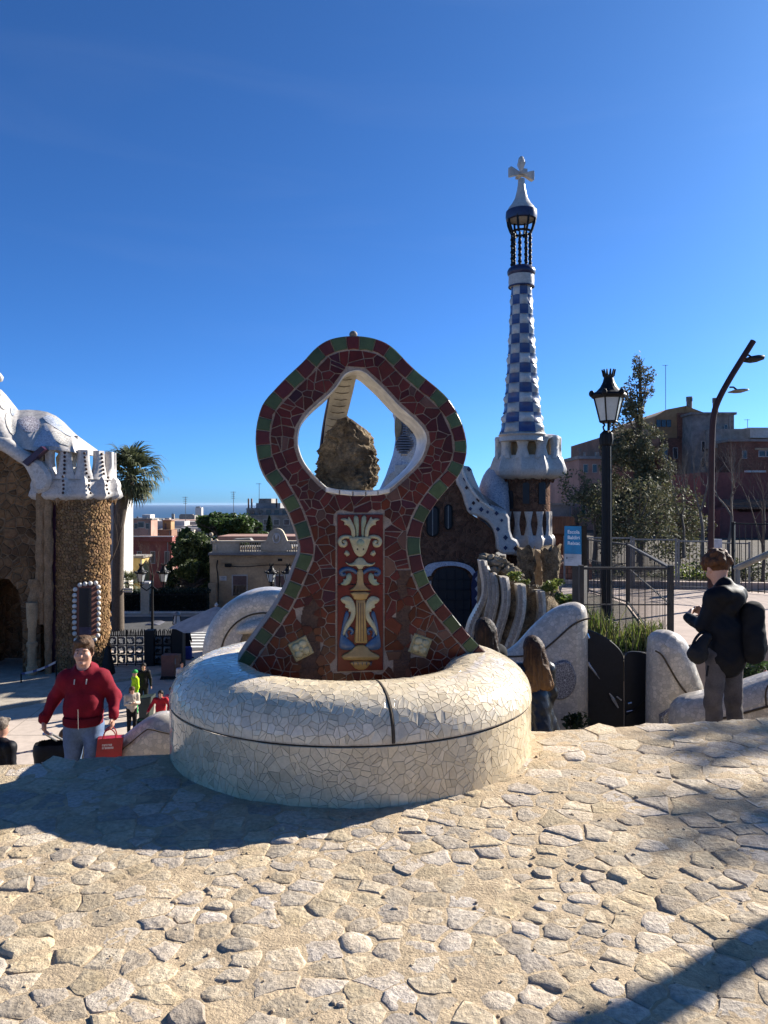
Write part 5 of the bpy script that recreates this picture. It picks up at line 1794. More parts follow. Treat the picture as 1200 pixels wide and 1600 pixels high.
# wavy crown of the wing
CR_ = 66*DC/F
cc0 = P(117, 778, DC+.3)
def cz(y): return Z(y, DC)-Z(778, DC)
sc8 = scal(14, .13, 1.42)
g = MB()
g.lathe([(CR_*.68, cz(784)), (CR_*.90, cz(780)), (CR_*.97, cz(775)), (CR_*.95, cz(770)), (CR_*.92, cz(764)), (CR_*.93, cz(758)), (CR_*.90, cz(751)), (CR_*.83, cz(745)), (CR_*.80, cz(743)), (CR_*.76, cz(746))], cc0, 168, mod=sc8)
g.build('crown_lip', M['roofmos'], gh, smooth=60)
for k, a_ in enumerate((-2.767, -2.318, -1.869, -1.42, -.971, -.522, -.073, .376, .825, 1.27)):
    big = k in (3, 4, 5)
    fm = fin(gh, cc0, CR_*.86, a_, cz(750), cz(706 if k not in (0, 1, 2) else 702), .50 if big else .42, .27 if big else .20, .25 if big else .22, .15, M['roofmos'], 'crown_merlon', mid=.55)
    if k in (3, 4, 5):
        for i in range(11):
            y = 711+i*6.0
            rr = CR_*.86+.15+.10*(1-(750-y)/44) if y < 747 else CR_*(.93 + .03*math.cos((y-747)/28*PI*2))*1.13+.02
            aa = a_ + (0 if k == 3 else .0016*(y-711)*(1 if k == 4 else .8))
            g = MB(); c = cc0 + Vector((rr*math.cos(aa), rr*math.sin(aa), cz(y)))
            g.sphere(c, (.065, .065, .065), 8, 6); g.build('dark_bead', M['terradark'] if 'terradark' in M else M['rust'], fm)
random.seed(8)
g = MB()
for i in range(60):      # ragged stone fringe under the lip
    a = -PI + PI*1.15*i/60
    r = CR_*rnd(.78, .92)
    c = cc0 + Vector((r*math.cos(a), r*math.sin(a), cz(781)))
    g.lathe([(.015, -rnd(.1, .3)), (.07, -.03), (.1, .12)], c, 5)
g.build('fringe', M['clad0'], gh)
# shell roof
T_ = [(-160,560),(-60,596),(0,607),(10,618),(20,634),(30,641),(45,640),(60,641),(75,644),(88,650),(100,660),(110,671),(117,677),(120,680)]
E_ = [(-160,690),(-60,686),(0,684),(12,690),(25,698),(40,702),(50,704),(62,706),(74,703),(85,703),(95,704),(104,705),(111,706),(117,707)]
def rf(i, j):
    t = i*(len(T_)-1); k = min(int(t), len(T_)-2); f = t-k
    tx, ty = (T_[k][q]+(T_[k+1][q]-T_[k][q])*f for q in (0, 1))
    ex, ey = (E_[k][q]+(E_[k+1][q]-E_[k][q])*f for q in (0, 1))
    d0, d1 = DG-.6, DG+2.0
    d = d0+(d1-d0)*j
    bulge = math.sin(PI*j)*.35
    w = .10*math.sin(i*22+j*3)
    p0, p1 = P(ex, ey, d0), P(tx, ty, d1)
    p = p0+(p1-p0)*j
    return p + Vector((0, -bulge+w*.5, bulge*.15))
g = MB(); g.grid(rf, 60, 20)
roof = g.build('roof', M['roofmos'], gh, smooth=179)
# back and end faces close the shell
g = MB()
n = 60
vs = [rf(i/n, 1) for i in range(n+1)] + [rf(i/n, 0)+Vector((0, 4.5, 0)) for i in range(n+1)]
g.add(vs, [(i+1, i, i+n+1, i+n+2) for i in range(n)])
g.add([rf(1, j/8) for j in range(9)] + [rf(1, 0)+Vector((0, 4.5, 0))], [tuple(range(10))])
g.build('roof_back', M['roofmos'], roof)
# inlaid roof panels follow the shell
def rpatch(name, i0, i1, j0, j1, m, shape):
    g = MB()
    def fn(a, b):
        u, v = shape(a, b)
        i, j = i0+(i1-i0)*u, j0+(j1-j0)*v
        e = 1e-3
        p = rf(i, j)
        n_ = (rf(min(1, i+e), j)-rf(i-e, j)).cross(rf(i, j+e)-rf(i, j-e)).normalized()
        if n_.y > 0: n_ = -n_
        return p + n_*.03
    g.grid(fn, 10, 10)
    return g.build(name, m, roof, smooth=179)
disc = lambda a, b: (.5+.5*b*math.cos(2*PI*a), .5+.5*b*math.sin(2*PI*a))
tri_ = lambda a, b: (.5+(a-.5)*(1-b), b)
ii = lambda x: next((k+(x-E_[k][0])/(E_[k+1][0]-E_[k][0]) for k in range(len(E_)-1) if E_[k][0] <= x <= E_[k+1][0]), 0)/(len(E_)-1)
rpatch('roof_panel', ii(2), ii(17), .62, .97, M['patch1'], disc)
rpatch('roof_panel', ii(14), ii(33), .22, .72, M['patch1'], disc)
rpatch('roof_panel', ii(40), ii(68), .38, .80, M['patch2'], disc)
rpatch('roof_panel', ii(22), ii(34), .72, .97, M['mosaic_grey'], disc)
rpatch('roof_panel', ii(54), ii(96), .08, .62, M['patchl'] if 'patchl' in M else M['mosaic_grey'], tri_)
rpatch('roof_panel', ii(70), ii(114), .62, .97, M['mosaic_grey'], disc)
rpatch('roof_panel', ii(84), ii(116), .18, .60, M['patch1'], disc)
slabg('roof_end', [(86,704),(117,706),(113,725),(110,748),(90,748)], DG+1.4, DG+1.9, M['patch1'], roof, 1)
roll([(120,681),(117,700),(112,722),(108,748)], DG+1.5, .10, M['roofmos'], 'roof_end_roll', roof)
roll([(-170,702),(-60,696),(0,690),(18,700),(34,712),(46,718),(56,735),(64,755),(70,765)], DG-.45, .36, M['roofmos'], 'eave_roll', roof)
slabg('violet_band', [(34,722),(64,697),(70,702),(42,728)], DG-1.0, DG-.5, M['bandviolet'], roof, 0)
slabg('eave_fan', [(40,720),(58,716),(74,735),(80,748),(72,768),(52,772),(50,745)], DG-.85, DG-.1, M['roofmos'], roof, 1, .15)
g = MB(); g.lathe([(.0, .0), (.22, .1), (.26, .3), (.12, .5), (.02, .52)], P(-3, 598, DG+2.0), 10); g.build('roof_ball', M['roofmos'], gh, smooth=60)
# rope barrier by the porch
rb = thing('rope_barrier', 'blue and white tape barrier on thin black posts before the gatehouse porch', 'barrier', P(60, 1080, DG-2))
for x, y0, y1 in ((33,1053,1087),(88,1033,1066)):
    g = MB(); g.tube([P(x, y0, DG-2.2), P(x, y1, DG-2.2)], .035, 6); g.build('post', M['iron'], rb)
g = MB()
for i in range(9):
    x0, x1 = 33+55*i/9, 33+55*(i+1)/9
    y0, y1 = 1053-19*i/9+3*math.sin(PI*i/9), 1053-19*(i+1)/9+3*math.sin(PI*(i+1)/9)
    a, b = P(x0, y0, DG-2.2), P(x1, y1, DG-2.2)
    col = (.5, .52, .55) if i % 3 else (.05, .07, .2)
    g.add([a+Vector((0, 0, .05)), a-Vector((0, 0, .05)), b-Vector((0, 0, .05)), b+Vector((0, 0, .05))], [(0, 1, 2, 3)], col)
    g.add([a+Vector((0, .01, .05)), a+Vector((0, .01, -.05)), b+Vector((0, .01, -.05)), b+Vector((0, .01, .05))], [(3, 2, 1, 0)], col)
g.build('tape', M['glaze'], rb)
# ------------------------------------------------------------------ street, houses, trees behind
def M_(c, r=.85, v=.2, vs=.6, **k): return mat('wall paint', c, r, v, vs, None, .15, 6, **k)
M['cream'] = M_((.50, .36, .21)); M['beige'] = M_((.55, .46, .34)); M['white'] = M_((.68, .64, .58))
M['redwall'] = M_((.26, .075, .058)); M['brickred'] = mat('brick wall', (.29, .125, .08), .9, .25, .5, None, .2, 12, wave=(2.2, (.45, .4, .36)))
M['conc'] = M_((.28, .25, .215), v=.45, vs=.25); M['ochrew'] = M_((.38, .22, .10)); M['pink'] = M_((.42, .24, .18))
M['yellow'] = M_((.62, .44, .16)); M['roofr'] = M_((.27, .14, .085)); M['greyroof'] = M_((.26, .25, .24)); M['pinkterr'] = M_((.38, .22, .17))
M['glass'] = mat('window glass', (.03, .035, .045), .12, .1, 1, None, 0, spec=.6)
M['shut'] = M_((.16, .10, .085)); M['frame'] = M_((.5, .47, .42))
def bldg(name, label, cat, x0, x1, yt, d, depth, m, zb=PZ, wins=(), roof=None, group=None, over=.15, win_m='glass', roof_m='conc'):
    """a house: px extents at its front face, windows [(px0, px1, py0, py1)]"""
    r = thing(name, label, cat, (X((x0+x1)/2, d), d, zb), group)
    g = MB(); g.box((X(x0, d), d, zb), (X(x1, d), d+depth, Z(yt, d))); g.build('wall', M[m], r)
    if roof != 'none':
        g = MB(); g.box((X(x0, d)-over, d-over, Z(yt, d)), (X(x1, d)+over, d+depth+over, Z(yt, d)+over*1.2)); g.build('roof', M[roof_m], r)
    q_ = d/F
    if x1-x0 > 14 and d > 44:       # drainpipe and a bit of roof clutter
        g = MB(); xx = x0+(x1-x0)*.9; g.tube([P(xx, yt+2, d-.08), Vector((X(xx, d), d-.08, zb))], .05, 5); g.build('drainpipe', M['greyroof'], r)
        if roof != 'none':
            for f_, w_, h_ in ((.2, 2.2, 5), (.62, 3.5, 3)):
                g = MB(); xx = X(x0+(x1-x0)*f_, d); g.box((xx, d+.6, Z(yt, d)), (xx+w_*q_, d+.6+w_*q_, Z(yt-h_, d))); g.build('roof_vent', M['conc'], r)
    for w in wins:
        a, b, c, e = w[:4]
        wm = w[4] if len(w) > 4 else win_m
        g = MB()
        xa, xb, za, zb_ = X(a, d), X(b, d), Z(e, d), Z(c, d)
        t = min(.09, (xb-xa)*.12)
        g.box((xa-t, d-.06, za-t), (xb+t, d-.001, za)); g.box((xa-t, d-.06, zb_), (xb+t, d-.001, zb_+t))
        g.box((xa-t, d-.06, za), (xa, d-.001, zb_)); g.box((xb, d-.06, za), (xb+t, d-.001, zb_))
        f = g.build('window', M['frame'], r)
        g = MB(); g.box((xa, d-.03, za), (xb, d-.002, zb_)); g.build('pane', M[wm], f)
    return r
def pbox(r, name, x0, x1, y0, y1, d, depth, m, kind=None):
    g = MB(); g.box((X(x0, d), d, Z(y1, d)), (X(x1, d), d+depth, Z(y0, d))); return g.build(name, M[m], r)
def antenna(label, x, y0, y1, d, group=None, bars=4):
    t_ = thing('antenna', label, 'antenna', P(x, y1, d), group)
    g = MB(); s = d/F
    g.tube([P(x, y1, d), P(x, y0, d)], .45*s, 5); g.build('mast', M['galv'], t_)
    g = MB()
    for i in range(bars):
        y = y0+1+i*3.2; w = (3.5 if i else 5)
        g.tube([P(x-w, y, d), P(x+w*.7, y, d)], .3*s, 4)
    g.build('aerial', M['galv'], t_)

# beige house with a balustrade
DH = 60
h = bldg('balustrade_house', 'beige house with a balustraded parapet and a round-topped crest above brown window blinds', 'house', 328, 520, 866, DH, 8, 'cream', wins=[], roof='none')
for x0, x1 in ((363, 386), (430, 455)):
    w = pbox(h, 'window', x0-1, x1+1, 898, 932, DH-.08, .2, 'frame')
    pbox(w, 'blind', x0+1, x1-1, 900, 914, DH-.12, .1, 'shut'); pbox(w, 'pane', x0+1, x1-1, 914.5, 931, DH-.10, .1, 'glass')
    for k in range(4): pbox(w, 'bar', x0+3+k*5, x0+3.6+k*5, 915, 931, DH-.16, .03, 'iron')
pbox(h, 'cornice', 325, 522, 864, 867.5, DH-.5, 12.6, 'greyroof'); pbox(h, 'frieze', 327, 520, 868, 880, DH-.1, .3, 'cream')
pbox(h, 'parapet', 332, 374, 847, 863.5, DH-.2, .3, 'beige'); pbox(h, 'parapet_coping', 331, 522, 845, 847.5, DH-.3, .6, 'beige'); pbox(h, 'parapet_foot', 331, 522, 861.5, 864, DH-.3, .5, 'beige')
pbox(h, 'parapet', 407, 448, 848, 861, DH-.2, .3, 'beige')
for i in range(9):
    for x in ((375+i*3.7), (451+i*3.7)):
        if 405 < x < 449: continue
        g = MB(); c = P(x, 861.5, DH-.1); q = DH/F
        g.lathe([(.9*q, 0), (1.3*q, 3*q), (1.3*q, 5*q), (.7*q, 9*q), (1.0*q, 13.5*q)], c, 8); g.build('baluster', M['beige'], h, smooth=50)
crest = [(408,861),(410,850),(416,845),(420,832),(427,826),(434,825),(441,828),(446,838),(449,846),(455,851),(457,861)]
slab_px('parapet_crest', crest, DH-.35, DH+.1, M['beige'], h, 1)
g = MB(); c = P(432, 841, DH-.40); g.tube([c+Vector((.26*math.cos(a), 0, .36*math.sin(a))) for a in [2*PI*i/20 for i in range(21)]], .06, 6, cap=False); g.build('crest_ring', M['white'], h)
g = MB(); c = P(432, 838, DH-.40); g.sphere(c, (.13, .08, .22), 10, 6); g.build('crest_ornament', M['white'], h)
pbox(h, 'roof_terrace', 340, 520, 838, 846, DH+4, 5, 'pinkterr')
slab_px('skylight', [(361,846),(366,842),(390,841),(394,846)], DH+2, DH+3, M['greyroof'], h, 0)
for x, y in ((330,835),(338,845)):
    g = MB(); q = DH/F; g.lathe([(1.4*q, -12*q), (1.6*q, -4*q), (.9*q, -3*q)], P(x, y+3, DH-.2), 8); g.sphere(P(x, y, DH-.2), 3.2*q, 10, 7); g.build('ball_finial', M['beige'], h, smooth=50)
pbox(h, 'wall_plaque', 343, 354, 900, 907, DH-.06, .05, 'white')
for i, (a, b) in enumerate(((345, 352), (345.5, 351))): pbox(h, 'plaque_lettering', a, b, 901.6+i*2.6, 902.4+i*2.6, DH-.065, .004, 'greyroof')
g = MB(); g.tube(smooth_poly([tuple(P(x, y, DH-.2)) for x, y in ((340,875),(338,886),(341,900),(340,950))], 2, False), .05, 5); g.build('drainpipe', M['iron'], h)
g = MB(); g.tube(smooth_poly([tuple(P(x, y, DH-.15)) for x, y in ((352,883),(362,885),(385,886),(420,882),(470,884))], 2, False), .03, 5); g.build('cable', M['iron'], h)
pbox(h, 'cable_box', 351, 361, 881, 886, DH-.2, .15, 'iron'); pbox(h, 'gatepost', 325, 337, 912, 952, DH-.9, .9, 'cream'); pbox(h, 'vent', 434, 441, 873, 877, DH-.16, .1, 'iron')

# street wall with a hedge fence
wl = thing('street_wall', 'low cream street wall with black railings over a dark hedge beyond the park gate', 'wall', P(245, 985, 57))
DW = 56.5
pbox(wl, 'wall_base', 100, 326, 958, 1010, DW, .4, 'beige'); pbox(wl, 'coping', 100, 326, 955.5, 958.5, DW-.08, .6, 'white')
pbox(wl, 'pillar', 219.5, 232.5, 912, 1010, DW-.2, .8, 'beige'); pbox(wl, 'pillar_cap', 218.5, 233.5, 909.5, 912, DW-.3, 1.0, 'white')
for x0, x1 in ((120, 219), (233, 325)):
    pbox(wl, 'wall_panel', x0+6, x1-8, 968, 985, DW-.03, .1, 'roofr')
    pbox(wl, 'panel_infill', x0+8, x1-10, 970, 990, DW-.05, .05, 'beige')
    g = MB()
    n = int((x1-x0)/2.6)
    for i in range(n): x = x0+(x1-x0)*i/n; g.tube([P(x, 956, DW+.1), P(x, 927, DW+.1)], .02, 4)
    g.build('railing_bars', M['iron'], wl, kind='stuff')
    for y in (929, 953): pbox(wl, 'railing_rail', x0, x1, y, y+1, DW+.06, .08, 'iron')
def hedge(label, x0, x1, y0, y1, d, th, n, cols, seed, name='hedge'):
    t_ = thing(name, label, 'hedge', P((x0+x1)/2, y1, d))
    xa, xb, za, zb_ = X(x0, d), X(x1, d), Z(y1, d), Z(y0, d)
    random.seed(seed)
    def gen():
        x = rnd(xa, xb); f = rnd() < .6
        return Vector((x, d + (rnd(-.15, .1) if f else rnd(0, th)), rnd(za, zb_+.1*noise.noise((x*1.5, 0, 0))) if f else zb_+rnd(-.2, .12)+.15*noise.noise((x*1.5, 0, 0))))
    g = leaves(n, gen, .22, cols, seed); g.build('foliage', M['leaf'], t_)
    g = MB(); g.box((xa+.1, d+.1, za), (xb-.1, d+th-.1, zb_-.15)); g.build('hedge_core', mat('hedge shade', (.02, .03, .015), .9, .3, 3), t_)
hedge('dark clipped hedge behind the street railings, left of the pillar', 150, 219, 925, 956, DW+.4, 1.0, 2600, [(.03, .05, .028), (.022, .038, .022)], 1)
hedge('dark clipped hedge behind the street railings, right of the pillar', 233, 325, 923, 956, DW+.4, 1.0, 3400, [(.028, .045, .03), (.02, .035, .022)], 2)
# stored things before the street wall
for nm, lb, ct, x0, x1, y0, y1, m in (('bin', 'dark blue bin standing by the street wall next to the gatehouse', 'bin', 170, 182, 973, 995, 'navy'), ('bin', 'green bin standing by the street wall left of the cream pillar', 'bin', 185, 199, 977, 995, 'binG'), ('parked_car', 'grey car parked along the street wall, mostly behind the iron gate', 'car', 206, 262, 975, 996, 'carg')):
    if m == 'binG': M[m] = M_((.03, .09, .05))
    if m == 'carg': M[m] = mat('grey car paint', (.20, .20, .23), .3, .05, 2, coat=.6)
    r = thing(nm, lb, ct, P((x0+x1)/2, y1, 53))
    if nm == 'bin':
        slab_px('bin_body', [(x0, y1), (x0-.8, y0+3), (x1+.8, y0+3), (x1, y1)], 53, 53.7, M[m], r, 0); slab_px('lid', [(x0-1.2, y0+3), (x0+1, y0), (x1-1, y0), (x1+1.2, y0+3)], 52.9, 53.8, M[m], r, 0)
        for x in (x0+2, x1-2):
            g = MB(); g.lathe([(.10, 0), (.10, .08)], P(x, y1, 53.2), 10, axis='y'); g.build('wheel', M['iron'], r)
    else:
        slab_px('car_body', [(x0,y1-4),(x0+1,y1-11),(x0+12,y1-13),(x0+20,y0),(x1-16,y0),(x1-6,y1-12),(x1,y1-10),(x1,y1-4)], 52, 53.6, M[m], r, 1, .12)
        slab_px('side_window', [(x0+15,y1-13),(x0+21,y0+2),(x1-17,y0+2),(x1-10,y1-13)], 51.97, 52.2, M['glass'], r, 0)
        for x in (x0+11, x1-12):
            g = MB(); g.lathe([(.10, .0), (.32, .0), (.32, .22), (.10, .22)], P(x, y1-5, 51.95), 18, axis='y'); g.build('wheel', M['iron'], r)

# iron gate with palm-leaf squares
GD = 38.5
ig = thing('palm_gate', 'black iron park gate of square palm-leaf panels with spikes along the top', 'gate', P(230, 1045, GD))
def palm_sq(x, y, s, m):
    g = MB()
    c = P(x, y, GD); r = s/F*GD/2
    n = 20
    vs, fs = [], []
    for i in range(n):
        a = 2*PI*i/n
        ro = r*min(1.25, .95/max(abs(math.cos(a)), abs(math.sin(a)))); ri = r*(.58+.20*math.sin(a*3+x*1.7+y)*math.sin(a+y)+.10*((i*7) % 3-1))
        for q in (-.03, .03):
            vs += [c+Vector((ro*math.cos(a), q, ro*math.sin(a))), c+Vector((ri*math.cos(a), q-.05, ri*math.sin(a)))]
    for i in range(n):
        j = (i+1) % n
        fs += [(i*4, j*4, j*4+1, i*4+1), (i*4+2, i*4+3, j*4+3, j*4+2), (i*4, i*4+2, j*4+2, j*4), (i*4+1, j*4+1, j*4+3, i*4+3)]
    g.add(vs, fs)
    return g.build('palm_leaf_panel', m, ig)
M['palmpale'] = mat('pale iron leaf', (.15, .15, .14), .45, .4, 3, (.05, .05, .05), .3, 30, metal=.3)  # paler than the other gate iron, with darker mottling
cols_ = [176, 190, 204, 218]; cols2 = [247, 261]
rows_ = [1001, 1016, 1030]
for x in cols_ + cols2:
    for y in rows_: palm_sq(x, y, 12.5, M['palmpale'])
pb = lambda nm, x0, x1, y0, y1, m='iron', dd=0.0, th=.08: pbox(ig, nm, x0, x1, y0, y1, GD-.06+dd, th, m)
for y in (993, 1008.5, 1023, 1037.5): pb('gate_rail', 160, 282, y, y+1.3)
for x in (169, 183, 197, 211, 225, 240.5, 254, 268): pb('gate_bar', x, x+1.1, 984, 1043, 'iron', .005, .07)
pb('gate_post', 226.5, 240, 985, 1046, 'iron', -.12, .5); pb('gate_post', 269, 285, 981, 1048, 'iron', -.2, .6)
pb('backing_panel', 240, 269, 994, 1042, 'iron', .12, .04)
sp_ = MB()
for i in range(34):
    x = 168+i*3.2
    if 226 < x < 239: continue
    c = P(x, 993, GD); sp_.tube([c, c+Vector((rnd(-.03, .03), 0, .20)), c+Vector((rnd(-.08, .08), 0, .34))], [.03, .035, .006], 5)
sp_.build('spikes', M['iron'], ig, kind='stuff')
hb = thing('shadow_cone', 'dark cone standing in for the railing shadow at the foot of the gatehouse wing', 'shadow stand-in', P(168, 1052, GD-2.5))
g = MB(); c = P(168, 1053, GD-2.5)
g.grid(lambda i, j: c + Vector(((.24*(1-j)**.8+.07)*math.cos(2*PI*i)*(1+.2*math.sin(5*2*PI*i)), .2*math.sin(2*PI*i)*(1-j*.7), 1.3*j+ .05*math.sin(2*PI*i*4))), 24, 12); g.build('cloth', M['iron'], hb, smooth=60)  # dark cone put in where the railing's shadow falls
# lantern on the gate post
gl = thing('gate_lantern', 'white four-sided glass lantern with an iron frame on top of the gate post', 'lantern', P(276.5, 981, GD))
c = P(276.5, 975, GD); q = GD/F
g = MB(); g.lathe([(5.4*q, 0), (3.6*q, 14*q)], c, 4, mod=lambda a, i: 1.15); g.build('lantern_glass', M['lampglass'], gl)
g = MB()
for k in range(4):
    a = 2*PI*k/4; g.tube([c+Vector((6.6*q*math.cos(a), 6.6*q*math.sin(a), 0)), c+Vector((4.5*q*math.cos(a), 4.5*q*math.sin(a), 14*q))], .025, 5)
    b = a+PI/2
    for r_, z_ in ((6.6, 0), (4.5, 14)): g.tube([c+Vector((r_*q*math.cos(a), r_*q*math.sin(a), z_*q)), c+Vector((r_*q*math.cos(b), r_*q*math.sin(b), z_*q))], .03, 5)
g.build('lantern_frame', M['iron'], gl)
g = MB(); g.lathe([(6*q, 14*q), (5*q, 16*q), (2*q, 18.5*q), (.2*q, 19.5*q)], c, 12); g.build('lantern_cap', M['galv'], gl)
g = MB()
for k in range(6):
    a = 2*PI*k/6; g.tube([c+Vector((6.5*q*math.cos(a), 6.5*q*math.sin(a), -8*q)), c+Vector((2.5*q*math.cos(a), 2.5*q*math.sin(a), -4*q)), c+Vector((5*q*math.cos(a), 5*q*math.sin(a), 0))], .03, 5)
g.build('lantern_foot', M['iron'], gl)
# shade sail / umbrella
um = thing('sun_shade', 'pale grey fabric shade sloping beside the round-ended white wall', 'sunshade', P(320, 1020, 34))
M['canvas'] = mat('grey canvas', (.50, .48, .47), .8, .1, 2, None, .1, 30, trans=.3)
g = MB(); apex = P(338, 947, 35); nn = 8
rim = [apex + Vector((2.1*math.cos(2*PI*k/nn+.3), 2.1*math.sin(2*PI*k/nn+.3), -.92)) for k in range(nn)]
vs = [apex] + rim
mids = [(rim[k]+rim[(k+1) % nn])/2 + Vector((0, 0, .07)) for k in range(nn)]
vs += mids + [p-Vector((0, 0, .12)) for p in rim]
fs = []
for k in range(nn): fs += [(0, 1+k, 1+nn+k), (0, 1+nn+k, 1+(k+1) % nn)]
g.add(vs, fs); g.build('canopy', M['canvas'], um)
g = MB(); g.tube([apex+Vector((0, 0, .15)), Vector((apex.x, apex.y, PZ))], .04, 8); g.build('pole', M['white'], um)
g = MB(); g.lathe([(.06, 0), (.09, .06), (.02, .16)], apex, 8); g.build('finial', M['white'], um)

# street lamps with two lanterns
def twin(label, x, ybase, ytop, d, sp):
    t_ = thing('twin_lantern', label, 'street lamp', P(x, ybase, d), 'twin-lantern street lamps beyond the park gate')
    q = d/F
    g = MB(); b_ = P(x, ybase, d); b_.z = PZ
    hh = Z(ytop+14, d)-PZ
    g.lathe([(.16, 0), (.12, .5), (.08, .9), (.07, hh*.8), (.05, hh), (.01, hh+.6)], b_, 10); g.build('post', M['iron'], t_, smooth=50)
    for s in (-1, 1):
        c = P(x+s*sp, ytop+20, d)
        g = MB(); g.tube([b_+Vector((0, 0, hh-.5)), b_+Vector((s*sp*q*.5, 0, hh-.75)), c+Vector((s*.02, 0, -.28)), c], .045, 6); g.build('arm', M['iron'], t_)
        lantern_geo(t_, c, 13*q, M['lampglass'])
twin('twin-lantern street lamp right of the cream pillar on the street', 238, 1000, 889, 46, 17.5)
twin('twin-lantern street lamp just left of the red arch, in front of the beige house', 437, 1000, 889, 46, 13)
st = thing('street_sign', 'small white street sign board on a thin grey pole by the gatehouse wing', 'sign', P(190, 985, 50))
g = MB(); g.tube([P(189.5, 985, 50), P(189.5, 921, 50)], .035, 6); g.build('pole', M['galv'], st)
for y in (919, 923): pbox(st, 'sign_board', 184, 207, y, y+2.6, 49.9, .06, 'white')

# houses left of the arch
bldg('white_house', 'narrow white house with tall blind slits behind the palm trunk', 'house', 60, 190, 762, 57, 2.6, 'white', wins=[(170,173,775,900,'shut'), (178,182,775,900,'shut')])
bldg('yellow_house', 'small sunlit yellow house between the white house and the dark red house', 'house', 203, 222, 872, 62, 2, 'yellow', wins=[(208,214,895,910)])
rh = bldg('red_house', 'dark red house with a white edged flat roof left of the big pine', 'house', 208, 268, 845, 82, 2.6, 'redwall', zb=-8, wins=[(258,264,862,880), (215,221,862,880), (236,242,862,880)])
pbox(rh, 'roof_terrace_wall', 206, 269, 839, 846, 81.5, 3, 'redwall'); pbox(rh, 'coping', 205, 270, 837.6, 839, 81.3, .3, 'white'); pbox(rh, 'balcony', 256, 270, 884, 900, 80.8, 1.2, 'pink')
bh = bldg('brick_house', 'pinkish apartment house with a white rooftop box, behind the dark red house', 'house', 205, 236, 812, 105, 3, 'pink', zb=-9, wins=[(216,225,816,824), (228,234,818,826), (210,215,818,826)])
pbox(bh, 'rooftop_box', 222, 235, 804, 812, 106, 2, 'white')
bldg('orange_chimney_house', 'house with a square orange stair tower on its roof', 'house', 236, 268, 828, 112, 3, 'roofr', zb=-10, wins=[(243,248,834,842)], roof='none')
oc = thing('stair_tower', 'small square orange stair tower lit by the sun, on a red rooftop', 'tower', P(261, 828, 113))
pbox(oc, 'wall', 254, 267, 814, 829, 113, 2, 'ochrew'); pbox(oc, 'cap', 253, 268, 812.5, 814, 112.8, 2.4, 'roofr'); pbox(oc, 'recess', 257, 260, 818, 829, 112.95, .2, 'shut')
bldg('cream_house', 'narrow cream house beside the big pine, its roof below the skyline', 'house', 274, 294, 832, 120, 3, 'beige', zb=-10, wins=[(279,283,838,846), (287,291,838,846)])
ap = bldg('apartment_block', 'stepped grey apartment block on the skyline above the pine', 'building', 372, 520, 806, 150, 16, 'conc', zb=-12, wins=[(380,388,812,820), (396,404,812,820), (412,420,812,820), (428,436,812,820), (444,452,812,820)])
pbox(ap, 'upper_storey', 385, 470, 794, 805, 151, 12, 'conc'); pbox(ap, 'penthouse', 400, 438, 786, 794, 152, 9, 'greyroof'); pbox(ap, 'penthouse', 404, 424, 779, 786, 153, 6, 'conc')
for x in (387, 392, 431): pbox(ap, 'chimney', x, x+2, 779, 795, 152, .4, 'roofr')
for i in range(6): pbox(ap, 'window', 390+i*13, 397+i*13, 797, 803, 150.9, .15, 'glass')
antenna('tall roof aerial standing against the sea, left of the grey apartment block', 365, 768, 812, 110); antenna('thin roof aerial standing against the sea above the distant towers', 290, 776, 815, 130)
antenna('short mast on the roof of the grey apartment block', 405, 755, 782, 152, bars=1)
# distant city
random.seed(77)
g = MB()
for _ in range(3600):
    d = 330*(17**rnd(0, 1)); x = rnd(-.36, .0)*d + rnd(-30, 30)
    w, h_ = rnd(7, 22)*(1+d/6000), rnd(6, 20)
    h_ = min(h_, 1.5-(19+26*rnd()**.5)/1202*d - hz(x, d)+2)
    if h_ < 3: continue
    z = hz(x, d)-2; k = rnd(.6, 1.15); c = random.choice([(.5, .42, .34), (.45, .42, .40), (.42, .26, .19), (.55, .5, .45), (.35, .30, .27)])
    g.box((x-w/2, d, z), (x+w/2, d+w*rnd(.6, 1.4), z+h_), col=tuple(q*k for q in c))
g.build('distant_city', mat('far city', (1, 1, 1), .9, 0, 1, None, 0, tint=True), kind='stuff')
def far_tower(label, x0, x1, yt, d, m):
    r = thing('distant_tower', label, 'tower block', P((x0+x1)/2, 830, d))
    g = MB(); z = hz(0, d)-3; g.box((X(x0, d), d, z), (X(x1, d), d+(X(x1, d)-X(x0, d)), Z(yt, d))); g.build('wall', M[m], r)
    g = MB(); g.box((X(x0+1, d), d+2, Z(yt, d)), (X(x1-3, d), d+8, Z(yt-1.6, d))); g.build('rooftop_box', M['conc'], r)
far_tower('tall pale tower block rising above the distant city by the sea', 305, 315, 793, 1900, 'white')
far_tower('wide grey block in the distant city left of the tall tower', 280, 304, 805, 1700, 'conc')
far_tower('low wide block in the distant city right of the tall tower', 318, 345, 806, 1500, 'conc')
far_tower('slim grey tower far off near the shore', 268, 272, 803, 2600, 'conc')

